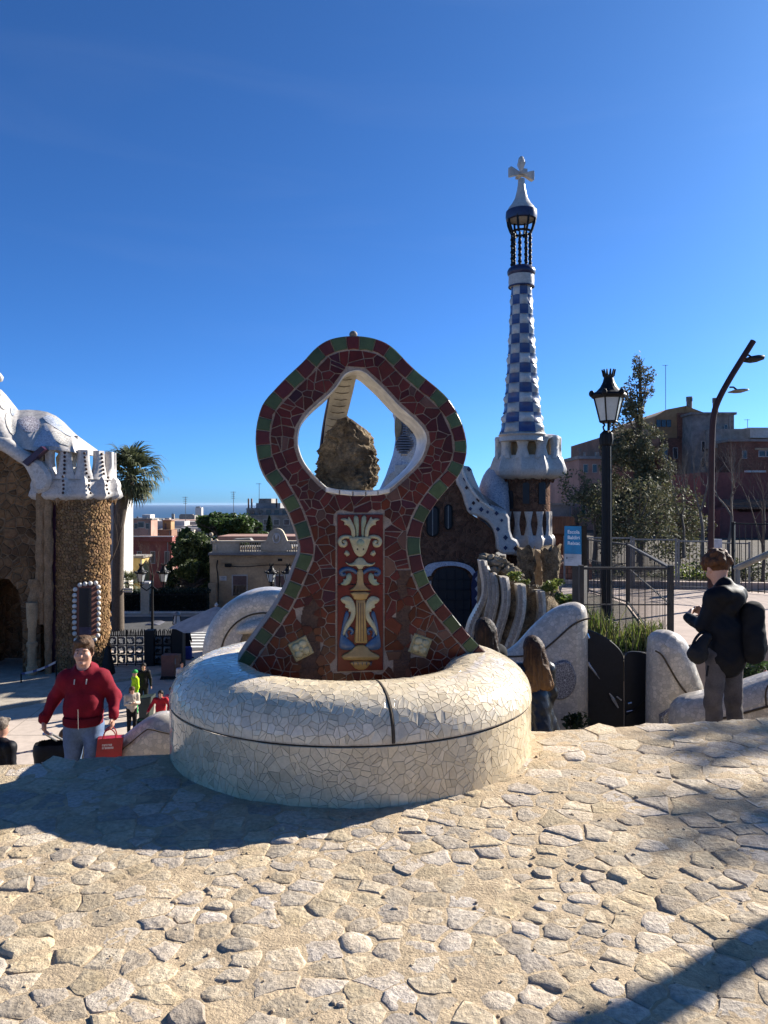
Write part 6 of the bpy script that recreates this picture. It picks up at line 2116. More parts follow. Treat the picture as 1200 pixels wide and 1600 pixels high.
# buildings on the right
def stuffrows(par, x0, x1, y0, y1, d, rise, n, m, name='roof_tiles'):
    g = MB()
    for i in range(n):
        xa = X(x0, d)+(X(x1, d)-X(x0, d))*(i+.5)/n; r = (X(x1, d)-X(x0, d))/n*.5
        a = Vector((xa, d, Z(y1, d))); b = Vector((xa, d+rise, Z(y0, d)+.02))
        g.tube([a, (a+b)/2, b], r, 6)
    return g.build(name, M[m], par, kind='stuff')
bb = bldg('brick_apartments', 'dark brick apartment building with an ochre top floor and round chimneys', 'building', 1028, 1081, 684, 62, 14, 'brickred', zb=-3, wins=[(1036,1042,700,716), (1052,1058,700,716), (1036,1042,735,752)], roof='none')
slab_px('top_floor', [(1023,684),(1023,651),(1041,640),(1072,634),(1072,684)], 62.2, 74, M['ochrew'], bb, 0); pbox(bb, 'top_wall', 1060, 1081, 645, 684, 61.9, 6, 'brickred')
for i in range(3): pbox(bb, 'window', 1026+i*8, 1032.5+i*8, 656, 667, 62.1, .1, 'glass')
slab_px('gable', [(1072,634),(1104,646),(1110,652),(1072,652)], 62.1, 70, M['ochrew'], bb, 0)
def chim(par, x, y0, y1, d):
    g = MB(); q = d/F; g.lathe([(4.3*q, -(y1-y0)*q), (4.3*q, -7*q), (3.6*q, -7*q), (3.6*q, -2*q), (4.8*q, -2*q), (4.8*q, 0)], P(x, y0, d), 14); g.build('chimney', M['conc'], par, smooth=40)
    g = MB()
    for k in range(10):
        a = 2*PI*k/10; c = P(x, y0+4.5, d)+Vector((4.2*q*math.cos(a), 4.2*q*math.sin(a), 0)); g.box(tuple(c-Vector((.5*q, .5*q, 2.6*q))), tuple(c+Vector((.5*q, .5*q, 2.6*q))))
    g.build('chimney_vents', M['conc'], par)
chim(bb, 1077, 620, 646, 62.5); chim(bb, 1118, 622, 650, 61.5)
pbox(bb, 'pilaster', 1075, 1081, 652, 770, 61.6, .5, 'conc')
cb = bldg('concrete_block', 'weathered grey concrete apartment block left of the brown pole', 'building', 1081, 1147, 648, 60, 14, 'conc', zb=-3, wins=[(1096,1101,690,706), (1126,1131,690,706), (1096,1101,716,730), (1132,1136,664,674), (1112,1117,690,706)])
pbox(cb, 'lower_wing', 1110, 1172, 670, 700, 59, 8, 'conc')
wb = bldg('flat_roof_block', 'red brown block with cream windows and a pale roof wall, right of the brown pole', 'building', 1140, 1300, 690, 57, 14, 'brickred', zb=-3, wins=[(1186,1195,705,713), (1197,1206,705,713), (1160,1166,705,716)])
pbox(wb, 'roof_wall', 1169, 1300, 668, 684, 62, 6, 'white'); pbox(wb, 'window_band', 1180, 1300, 700, 703, 56.9, .1, 'cream')
rd = bldg('dusty_red_house', 'low dusty red house with a small tiled roof at the foot of the brick block', 'house', 1095, 1300, 738, 46, 8, 'redwall', zb=-2, wins=[(1098,1104,812,828), (1165,1176,835,850), (1210,1220,780,800)], roof='none')
pbox(rd, 'coping', 1168, 1197, 735, 738, 45.9, .4, 'white')
slab_px('roof', [(1140,795),(1146,786),(1200,782),(1300,780),(1300,795)], 44.6, 46, M['roofr'], rd, 0); stuffrows(rd, 1142, 1300, 782, 794, 44.3, 1.4, 40, 'roofr')
slab_px('front_wall', [(1125,796),(1140,792),(1156,800),(1300,800),(1300,880),(1125,880)], 44.7, 46, M['redwall'], rd, 0)
pk = bldg('pink_apartments', 'pinkish apartment house with a roof terrace behind the black lantern post', 'building', 905, 952, 716, 58, 12, 'pink', zb=-3, wins=[(912,918,726,738), (926,932,726,738), (908,914,790,806,'binG'), (918,923,790,806)])
pbox(pk, 'upper_storey', 936, 1030, 684, 716, 60, 9, 'roofr'); pbox(pk, 'roof_edge', 904, 944, 713, 717, 57.7, 8, 'greyroof')
for x in (913, 931, 934): pbox(pk, 'chimney', x, x+2.4, 706, 716, 58.5, .3, 'conc')
for i in range(4): pbox(pk, 'window', 944+i*14, 951+i*14, 690, 703, 59.9, .15, 'glass')
wbk = bldg('balcony_house', 'pale house with white stacked balconies between the spire and the lantern post', 'building', 873, 912, 746, 78, 10, 'beige', zb=-5, wins=[(880,886,751,762), (893,899,751,762), (880,886,770,780), (893,899,770,780)], roof='none')
for y in (740, 762): pbox(wbk, 'balcony', 871, 913, y, y+6, 77, 1.6, 'white'); 
pbox(wbk, 'roof_slab', 873, 912, 743, 747, 77.5, 10, 'white')
for i in range(8): pbox(wbk, 'roof_railing', 874+i*5, 875+i*5, 735, 741, 77.3, .1, 'white')
sh = bldg('pink_gable_house', 'small pink house with a sloping roof next to the spire pavilion', 'house', 858, 890, 778, 70, 8, 'pink', zb=-5, roof='none'); slab_px('roof', [(852,780),(876,770),(893,776),(893,782),(852,783)], 69.6, 78, M['roofr'], sh, 0)
lr = bldg('low_shed', 'low grey shed roof behind the blue sign', 'shed', 856, 893, 790, 56, 5, 'greyroof', zb=-4, roof_m='conc')
tr_h = bldg('tiled_house', 'brick house with a brown pantiled roof left of the blue sign', 'house', 862, 902, 835, 53, 6, 'brickred', zb=-4, roof='none')
slab_px('roof_base', [(860,836),(862,807),(890,807),(906,836)], 52.9, 58, M['roofr'], tr_h, 0); stuffrows(tr_h, 861, 900, 808, 834, 52.5, .3, 16, 'roofr')
bw = thing('garden_wall', 'low brick garden wall with a tile coping below the blue sign', 'wall', P(890, 930, 19))
pbox(bw, 'wall', 858, 925, 882, 940, 19, .3, 'brickred'); stuffrows(bw, 858, 925, 872, 883, 18.9, .5, 16, 'roofr', 'coping_tiles')
antenna('bent aerial mast above the evergreen tree', 1040, 570, 640, 62, bars=1)
antenna('thin aerial over the pink apartment house', 906, 700, 716, 58.5, bars=2)
antenna('wire aerial frame on the flat roof right of the brown pole', 1168, 655, 668, 61, bars=1)
antenna('small aerial mast at the balcony house, right of the spire pavilion', 866, 750, 800, 76, bars=2)

# ------------------------------------------------------------------ trees
def limb(g, p, d, L, r, lvl, tips, up=.15, spread=.6, col=None):
    n = 4; pts_, rs = [p], [r]
    for i in range(n):
        d = (d + Vector((rnd(-.22, .22), rnd(-.22, .22), rnd(-.1, .2)+up*.3))).normalized()
        p = p + d*L/n
        pts_.append(p); rs.append(r*(1-.6*(i+1)/n))
        if lvl > 0 and i >= 1:
            for _ in range(random.choice((1, 2))):
                q = (d + Vector((rnd(-1, 1), rnd(-1, 1), rnd(-.3, .6)))*spread).normalized()
                limb(g, p, q, L*rnd(.5, .72), rs[-1]*.6, lvl-1, tips, up, spread)
    g.tube(pts_, rs, 5 if lvl < 2 else 7)
    tips.append(p)
def bare_tree(label, px, py, d, h, seed, m='palebark', lvl=3, spread=.6, r=.045, group=None, zb=None):
    t_ = thing('bare_tree', label, 'tree', P(px, py, d), group)
    random.seed(seed)
    b = P(px, py, d); g = MB(); tips = []
    tr = MB(); mid = b+Vector((rnd(-.1, .1), 0, h*.3))
    tr.tube([b-Vector((0, 0, .5)), b, (b+mid)/2+Vector((.03, 0, 0)), mid], [r*1.2, r, r*.9, r*.75], 9); tr.build('trunk', M[m], t_, smooth=60)
    for k in range(3):
        a = 2*PI*k/3+rnd(0, 1)
        limb(g, mid, Vector((math.cos(a)*.55, math.sin(a)*.55, 1)).normalized(), h*.48, r*.6, lvl, tips, .2, spread)
    g.build('branches', M[m], t_)
bare_tree('bare pale tree in the school yard left of the brown pole', 1098, 845, 21, 2.6, 1)
bare_tree('bare pale twiggy tree right of the brown pole, before the red house', 1138, 850, 20, 2.4, 2)
bare_tree('bare grey tree behind the mesh fence, at the edge of the evergreen', 1068, 846, 23, 2.4, 3)
bare_tree('thin bare tree in front of the white house and the palm trunk', 172, 925, 42.5, 5.0, 4, 'bark', r=.07)
bare_tree('reddish bare tree between the two lanterns on the street', 238, 925, 59, 3.6, 6, 'bark', spread=.8)
bare_tree('bare shrubby tree at the edge behind the dark netted fence', 1192, 900, 19, 2.6, 9, 'bark')
# tall loose evergreen behind the lantern post
def crown_tree(name, label, base, trunk_h, r0, lobes, n, size, cols, seed, leafm='leafdry', tm='bark', hollow=.35, cat='tree', limbs=True):
    t_ = thing(name, label, cat, base)
    base = Vector(base)
    g = MB(); g.tube([base-Vector((0, 0, .6)), base, base+Vector((.05, 0, trunk_h*.5)), base+Vector((0, 0, trunk_h))], [r0*1.3, r0, r0*.75, r0*.3], 10); g.build('trunk', M[tm], t_, smooth=60)
    random.seed(seed)
    if limbs:
        g = MB()
        for l, r in lobes:
            z = max(.15*trunk_h, min(trunk_h*.98, l.z*.8))
            g.tube([base+Vector((0, 0, z)), base+l*.6+Vector((0, 0, z*.4)), base+l], [r0*.35, r0*.2, r0*.06], 5)
            for _ in range(4):
                v = Vector((random.gauss(0, 1), random.gauss(0, 1), random.gauss(0, 1))).normalized()
                g.tube([base+l*.8+Vector((0, 0, z*.2)), base+l+Vector((v.x*r[0], v.y*r[1], v.z*r[2]))*.9], [r0*.14, r0*.03], 4)
        g.build('limbs', M[tm], t_)
    sd = seed*3.1
    wts = [r[0]*r[1]*r[2] for l, r in lobes]
    def gen():
        while True:
            l, r = random.choices(lobes, wts)[0]
            v = Vector((random.gauss(0, 1), random.gauss(0, 1), random.gauss(0, 1))).normalized()*rnd(hollow, 1.08)**.6
            p = base + l + Vector((v.x*r[0], v.y*r[1], v.z*r[2]))
            if noise.noise(p*(1.1/size*.16) + Vector((sd, 0, 0))) > -.2: return p
    g = leaves(n, gen, size, cols, seed); g.build('crown', M[leafm], t_)
    return t_
EV = [(.10, .105, .055), (.13, .125, .065), (.07, .08, .045), (.16, .14, .08)]
DE = 26.0
eb = Vector((X(1000, DE), DE, UZ)); q = DE/F
lob = []
random.seed(12)
for i in range(38):
    y = 560 + 270*(i/37)**.9
    w = 11 + 70*((y-560)/270)**.95
    x = 1000 - (y-560)*.055 + rnd(-1, 1)*w*.75
    lob.append((Vector((X(x, DE)-eb.x, rnd(-.5, .5)*w*q, Z(y, DE)-eb.z)), (rnd(.22, .42)*w*q+.12, rnd(.22, .4)*w*q+.12, rnd(.22, .40)*w*q*.8+.22)))
crown_tree('evergreen_tree', 'tall loose dull green evergreen tree behind the black lantern post', eb, Z(572, DE)-UZ, .13, lob, 25000, .10, EV, 4)
for i, (px, py, d, w, h_, lb) in enumerate([(928, 806, 24, 1.15, 1.5, 'dull green bushy tree left of the tall evergreen, above the blue sign'), (1060, 815, 24.5, 1.6, 1.5, 'olive bushy tree right of the tall evergreen, over the mesh fence'), (1000, 812, 22.5, 1.7, 1.6, 'dark olive bushy tree in front of the tall evergreen')]):
    random.seed(90+i)
    b = P(px, py+35, d); b.z = UZ
    zc_ = Z(py, d)-b.z
    lob = [(Vector((rnd(-.6, .6)*w, rnd(-.5, .5)*w, zc_+rnd(-.7, .6)*h_)), (w*rnd(.25, .45),)*2 + (h_*rnd(.25, .45),)) for _ in range(11)]
    crown_tree('bushy_tree', lb, b, zc_, .08, lob, 3000, .10, EV+[(.14, .14, .06)], 20+i)
# pines and garden trees on the left
PN = [(.045, .085, .022), (.06, .105, .028), (.035, .065, .02), (.085, .13, .035)]
DP = 72
def pine(label, px0, px1, py0, py1, d, n, seed, cols=PN, size=.42):
    random.seed(seed)
    cx = (px0+px1)/2; w = (px1-px0)/F*d; h_ = (py1-py0)/F*d
    b = P(cx, 960, d); b.z = PZ-.5
    lob = []
    for k in range(44):
        x = rnd(-.5, .5)*w; top = (1-(2*x/w)**2)**.5
        lob.append((Vector((x*.9, rnd(-.4, .4)*w*.6, Z(py1, d)-b.z + h_*(.15+rnd(.2, .8)*top))), (w*rnd(.10, .16), w*rnd(.10, .16), h_*rnd(.14, .22))))
    crown_tree('umbrella_pine', label, b, Z(py1, d)-b.z+h_*.4, .3, lob, n, size, cols, seed, 'leaf')
pine('big bright green umbrella pine behind the beige house', 286, 424, 800, 872, DP, 20000, 5)
pine('dark green tree under the pine, left of the beige house', 264, 345, 838, 930, 66, 14000, 6, [(.03, .05, .02), (.045, .07, .025), (.10, .13, .045)])
pine('yellow green bushy tree above the street hedge', 272, 330, 880, 932, 61, 8000, 7, [(.13, .15, .045), (.09, .12, .035), (.06, .085, .03)], .34)
cy = thing('cypress', 'small dark cypress in front of the grey apartment block', 'tree', P(421, 830, 120))
random.seed(3)
c = P(421, 830, 120); g = MB(); g.tube([c-Vector((0, 0, 3)), c+Vector((0, 0, 1))], .2, 6); g.build('trunk', M['bark'], cy)
def gcy():
    z = rnd()**.8; a = rnd(0, 6.3); r = .62*(1-z)**.7*rnd(.5, 1)
    return c + Vector((r*math.cos(a), r*math.sin(a), z*2.4))
leaves(1200, gcy, .3, [(.025, .045, .02)], 3).build('crown', M['leaf'], cy)
# palm tree: each frond is a part
DPm = 50.0
pm = thing('palm_tree', 'tall fan palm with a shaggy crown behind the gatehouse wing', 'palm tree', P(184, 960, DPm))
q = DPm/F
cb_ = P(206, 746, DPm)
g = MB()
pbase = P(184, 960, DPm); pbase.z = PZ
g.tube([pbase, P(184, 900, DPm), P(186, 820, DPm), P(192, 780, DPm), P(200, 756, DPm), P(206, 742, DPm)], [.42, .36, .34, .36, .40, .25], 12)
g.build('trunk', M['bark'], pm, smooth=60)
def frond_mesh(nm, droop, seed, cols):
    random.seed(seed)
    g = MB()
    Lp = .85
    g.tube([Vector((0, 0, 0)), Vector((Lp*.5, 0, .05)), Vector((Lp, 0, .02))], [.03, .022, .018], 4, col=cols[0])
    for i in range(15):
        a = -1.15+2.3*i/14+rnd(-.05, .05)
        L_ = rnd(.8, 1.05)*(1.0-.15*abs(a))
        d = Vector((math.cos(a), math.sin(a), .25-.2*abs(a)))
        b = Vector((Lp, 0, .02)); s = Vector((-math.sin(a), math.cos(a), 0))*.042
        m1 = b+d*L_*.55; m2 = b+d*L_*.85+Vector((0, 0, -droop*.35)); e = b+d*L_+Vector((0, 0, -droop*rnd(.7, 1.3)))
        k = rnd(.7, 1.2); c = random.choice(cols); c = tuple(q_*k for q_ in c)
        g.add([b-s*.4, b+s*.4, m1+s, m1-s, m2+s*.6, m2-s*.6, e], [(0, 1, 2, 3), (3, 2, 4, 5), (5, 4, 6)], c)
    me = g.build('frond', M['leaf'], None).data
    o = [x for x in C.objects if x.data == me][0]
    C.objects.unlink(o); bpy.data.objects.remove(o)
    return me
GF = [(.10, .115, .055), (.13, .145, .07), (.075, .09, .04)]
fm_ = [frond_mesh('frond', .35, 1, GF), frond_mesh('frond', .6, 2, GF), frond_mesh('frond', .5, 3, [(.14, .115, .06), (.10, .085, .045)])]
random.seed(44)
for i in range(70):
    el = 1.45 - 2.5*(i/69)**.95; az = i*2.399
    o = place('frond', fm_[2 if el < -.75 else i % 2], pm, True)
    o.parent = pm; 
    rotm = Matrix.Rotation(az, 4, 'Z') @ Matrix.Rotation(-el, 4, 'Y')
    o.matrix_parent_inverse = worldm(pm).inverted()
    o.matrix_basis = Matrix.Translation(cb_ + Vector((0, 0, rnd(-.1, .25)))) @ rotm @ Matrix.Scale(rnd(1.0, 1.3)*(1.12 if el > -.3 else 1.0), 4)
sp2 = thing('low_palm', 'low fan palm with dark fronds behind the street wall, left of the yellow house', 'palm tree', P(198, 925, 58))
c = P(198, 912, 58)
g = MB(); g.tube([P(198, 935, 58), c], .2, 8); g.build('trunk', M['bark'], sp2)
for i in range(24):
    el = 1.2-1.7*(i/23); az = i*2.399
    o = place('frond', fm_[i % 2], sp2, True)
    o.matrix_basis = Matrix.Translation(c) @ Matrix.Rotation(az, 4, 'Z') @ Matrix.Rotation(-el, 4, 'Y') @ Matrix.Scale(.7, 4)
# trees off to the right that throw the shadows on the terrace
random.seed(61)
def shade_tree(label, x, y, h, w, seed, n, size=.15, tr=.2):
    lob = [(Vector((rnd(-.5, .5)*w, rnd(-.5, .5)*w, h*.72+rnd(-.22, .22)*h)), (w*rnd(.18, .28), w*rnd(.18, .28), h*rnd(.08, .14))) for _ in range(16)]
    crown_tree('shade_tree', label, Vector((x, y, UZ)), h*.7, tr, lob, n, size, EV, seed)
lobs = [(Vector((-.3, -.6, 7.5)), (.45, .5, .30)), (Vector((.1, -.45, 7.75)), (.4, .4, .25)), (Vector((.2, .5, 7.5)), (.6, .5, .26)), (Vector((.9, .7, 7.6)), (.5, .5, .25)), (Vector((1.9, .6, 7.4)), (.7, .7, .35)), (Vector((1.6, 1.6, 7.9)), (.7, .7, .35)), (Vector((2.6, 1.2, 7.6)), (.7, .7, .35))]
crown_tree('shade_tree', 'slender tree standing off to the right of the terrace, throwing patches of soft shade', Vector((13.4, 12.2, UZ)), 7.2, .09, lobs, 850, .16, EV, 71)
# the lantern post just outside the picture whose shadow crosses the lower right corner
lp2 = copy_tree(lp, loc=Vector(lp.location) + Vector((5.35, 5.45, -.01)) - LPB, label='black crown-topped lantern post standing on the terrace beyond the right edge')
# ------------------------------------------------------------------ people: smooth bodies from blended limbs
class SDF:
    def __init__(s, lo, hi, h):
        s.lo = np.array(lo, float); s.h = h
        n = np.ceil((np.array(hi)-s.lo)/h).astype(int)+1
        s.n = n; s.d = np.full(n, .3, np.float32)
        s.ax = [s.lo[i]+h*np.arange(n[i]) for i in range(3)]
    def blk(s, a, b):
        sl = []
        for i in range(3):
            i0 = max(0, int((a[i]-s.lo[i])/s.h)); i1 = min(s.n[i], int((b[i]-s.lo[i])/s.h)+2)
            if i1 <= i0: return None
            sl.append(slice(i0, i1))
        return tuple(sl), [s.ax[0][sl[0]][:, None, None], s.ax[1][sl[1]][None, :, None], s.ax[2][sl[2]][None, None, :]]
    def mix(s, sl, d, k, op):
        o = s.d[sl]
        if op == 'cut': s.d[sl] = np.maximum(o, -d); return
        h = np.clip(k-np.abs(o-d), 0, None)/max(k, 1e-6)
        s.d[sl] = np.minimum(o, d) - h*h*k*.25
    def cone(s, a, b, ra, rb, k=.03, op='add', sq=(1, 1, 1)):
        a, b = np.array(a, float), np.array(b, float); m = max(ra, rb)+k+.05
        r = s.blk(np.minimum(a, b)-m, np.maximum(a, b)+m)
        if not r: return
        sl, (x, y, z) = r
        ba = (b-a)/np.array(sq); L2 = max(1e-9, float(ba@ba))
        px, py, pz = (x-a[0])/sq[0], (y-a[1])/sq[1], (z-a[2])/sq[2]
        t = np.clip((px*ba[0]+py*ba[1]+pz*ba[2])/L2, 0, 1)
        d = np.sqrt((px-t*ba[0])**2+(py-t*ba[1])**2+(pz-t*ba[2])**2) - (ra+(rb-ra)*t)
        s.mix(sl, (d*min(sq)).astype(np.float32), k, op)
    def ell(s, c, r, k=.02, op='add'):
        c, r = np.array(c, float), np.array(r, float); m = r+k+.05
        q = s.blk(c-m, c+m)
        if not q: return
        sl, (x, y, z) = q
        k0 = np.sqrt(((x-c[0])/r[0])**2+((y-c[1])/r[1])**2+((z-c[2])/r[2])**2)
        k1 = np.sqrt(((x-c[0])/r[0]**2)**2+((y-c[1])/r[1]**2)**2+((z-c[2])/r[2]**2)**2)+1e-6
        s.mix(sl, (k0*(k0-1)/k1).astype(np.float32), k, op)
    def above(s, z0): s.d[:] = np.maximum(s.d, (z0-s.ax[2])[None, None, :].astype(np.float32))
    def below(s, z1): s.d[:] = np.maximum(s.d, (s.ax[2]-z1)[None, None, :].astype(np.float32))
    def folds(s, amp, f, seed=0, dirz=1.0):
        x, y, z = s.ax[0][:, None, None], s.ax[1][None, :, None], s.ax[2][None, None, :]*dirz
        n = np.sin(f*(x*1.1+z*.9)+seed+1.7*np.sin(f*.45*(y+z)+seed)) * np.sin(f*(y*.9-z*.5)+2*seed+1.3*np.sin(f*.5*x))
        n = n + .5*np.sin(2.1*f*(x*.7-z*1.1)+seed*3)*np.sin(1.9*f*(z*.8+y))
        s.d += (amp*n).astype(np.float32)
    def mesh(s, name, m, parent):
        D = s.d; ins = D < 0
        nx, ny, nz = D.shape
        c8 = [ins[i:nx-1+i, j:ny-1+j, k:nz-1+k] for i in (0, 1) for j in (0, 1) for k in (0, 1)]
        cnt = sum(c.astype(np.int8) for c in c8)
        act = (cnt > 0) & (cnt < 8)
        I = np.argwhere(act)
        if len(I) == 0: return None
        idx = -np.ones(act.shape, np.int64); idx[act] = np.arange(len(I))
        acc = np.zeros((len(I), 3)); wn = np.zeros(len(I))
        cs = [(i, j, k) for i in (0, 1) for j in (0, 1) for k in (0, 1)]
        for a in range(8):
            for b in range(a+1, 8):
                if sum(abs(cs[a][q]-cs[b][q]) for q in range(3)) != 1: continue
                A_, B_ = np.array(cs[a]), np.array(cs[b])
                da = D[tuple((I+A_).T)]; db = D[tuple((I+B_).T)]
                m_ = (da < 0) != (db < 0)
                t = np.where(m_, da/np.where(m_, da-db, 1), 0)
                acc += np.where(m_[:, None], (I+A_) + t[:, None]*(B_-A_), 0); wn += m_
        V = s.lo + s.h*acc/wn[:, None]
        Fq = []
        for ax in range(3):
            u, v = (ax+1) % 3, (ax+2) % 3
            e = np.zeros(3, int); e[ax] = 1
            sa = [slice(1, -1)]*3; sa[ax] = slice(0, -1)
            a_ = ins[tuple(sa)]
            sb = list(sa); sb[ax] = slice(1, None)
            b_ = ins[tuple(sb)]
            ch = np.argwhere(a_ != b_)
            if not len(ch): continue
            off = np.array([1, 1, 1]); off[ax] = 0
            p = ch+off
            du = np.zeros(3, int); du[u] = 1; dv = np.zeros(3, int); dv[v] = 1
            q = [idx[tuple((p-du-dv).T)], idx[tuple((p-dv).T)], idx[tuple(p.T)], idx[tuple((p-du).T)]]
            q = np.stack(q, 1)
            fl_ = ~ins[tuple(p.T)]
            q[fl_] = q[fl_][:, ::-1]
            Fq.append(q)
        Fq = np.concatenate(Fq); Fq = Fq[(Fq >= 0).all(1)]
        me = bpy.data.meshes.new(name)
        me.from_pydata(V.tolist(), [], Fq.tolist())
        me.materials.append(m)
        me.polygons.foreach_set('use_smooth', [True]*len(Fq))
        me.update()
        return place(name, me, parent, False)

M['skin'] = mat('skin', (.52, .29, .205), .5, .08, 20, (.46, .24, .17), .05, 90, spec=.35)
M['skin2'] = mat('skin pale', (.55, .34, .25), .5, .08, 20, None, .05, 90, spec=.35)
def cloth(n, c, r=.85, v=.18): return mat(n, c, r, v, 9, None, .25, 160, bd=.004, spec=.2)
M['redfleece'] = cloth('dark red fleece', (.20, .006, .018)); M['jeans'] = cloth('blue jeans', (.13, .195, .32)); M['blackcloth'] = cloth('black cloth', (.012, .012, .014))
M['navycoat'] = mat('navy shell jacket', (.006, .0065, .010), .6, .2, 9, None, .2, 60, bd=.006, spec=.15); M['greytr'] = cloth('grey trousers', (.115, .10, .095))
M['leather'] = mat('black leather', (.014, .014, .014), .3, .2, 12, None, .25, 50, bd=.01, spec=.5); M['creamtop'] = cloth('cream top', (.58, .50, .40)); M['hivis'] = cloth('high visibility yellow', (.50, .75, .02))
M['greencap'] = cloth('green cap', (.06, .40, .10)); M['greycloth'] = cloth('pale grey cloth', (.45, .45, .47)); M['pinkcloth'] = cloth('pink cloth', (.45, .20, .24)); M['redcloth'] = cloth('red cloth', (.45, .02, .03)); M['olive'] = cloth('olive cloth', (.10, .10, .07))
def hairm(n, c, c2): return mat(n, c, .62, .25, 25, c2, .7, 70, bd=.012, spec=.2)
M['brownhair'] = hairm('brown hair', (.13, .07, .036), (.05, .026, .015)); M['curl'] = hairm('auburn curls', (.13, .055, .022), (.05, .02, .01))
M['fairhair'] = hairm('fair hair', (.20, .12, .06), (.09, .05, .025)); M['darkhair'] = hairm('dark hair', (.02, .013, .010), (.010, .007, .006)); M['greyhair'] = hairm('greying hair', (.22, .18, .14), (.08, .06, .05))
M['blondend'] = hairm('light brown hair', (.22, .115, .05), (.10, .048, .02))
M['shoe'] = mat('dark shoe', (.03, .028, .028), .5, .2, 10)
def ombre(n, top, low, z0, z1):          # hair dyed lighter towards the tips
    m = hairm(n, top, tuple(c*.4 for c in top))
    t = m.node_tree; N = t.nodes; L = t.links; b = N['Principled BSDF']
    src = b.inputs['Base Color'].links[0].from_socket
    tc_ = N.new('ShaderNodeTexCoord'); sx = N.new('ShaderNodeSeparateXYZ'); L.new(tc_.outputs['Object'], sx.inputs[0])
    mr = N.new('ShaderNodeMapRange'); mr.inputs[1].default_value = z1; mr.inputs[2].default_value = z0; L.new(sx.outputs[2], mr.inputs[0])
    nz_ = N.new('ShaderNodeTexNoise'); nz_.inputs['Scale'].default_value = 14; mp = N.new('ShaderNodeMapping'); mp.inputs['Scale'].default_value = (3, 3, .25)
    L.new(tc_.outputs['Object'], mp.inputs[0]); L.new(mp.outputs[0], nz_.inputs['Vector'])
    ma = N.new('ShaderNodeMath'); ma.operation = 'MULTIPLY_ADD'; ma.inputs[1].default_value = 1.2; L.new(nz_.outputs[0], ma.inputs[0])
    sb = N.new('ShaderNodeMath'); sb.operation = 'SUBTRACT'; sb.inputs[1].default_value = .6; L.new(mr.outputs[0], sb.inputs[0]); L.new(sb.outputs[0], ma.inputs[2]); ma.use_clamp = True
    mx = N.new('ShaderNodeMix'); mx.data_type = 'RGBA'; L.new(ma.outputs[0], mx.inputs[0]); L.new(src, mx.inputs[6]); mx.inputs[7].default_value = (*low, 1)
    L.new(mx.outputs[2], b.inputs['Base Color'])
    return m

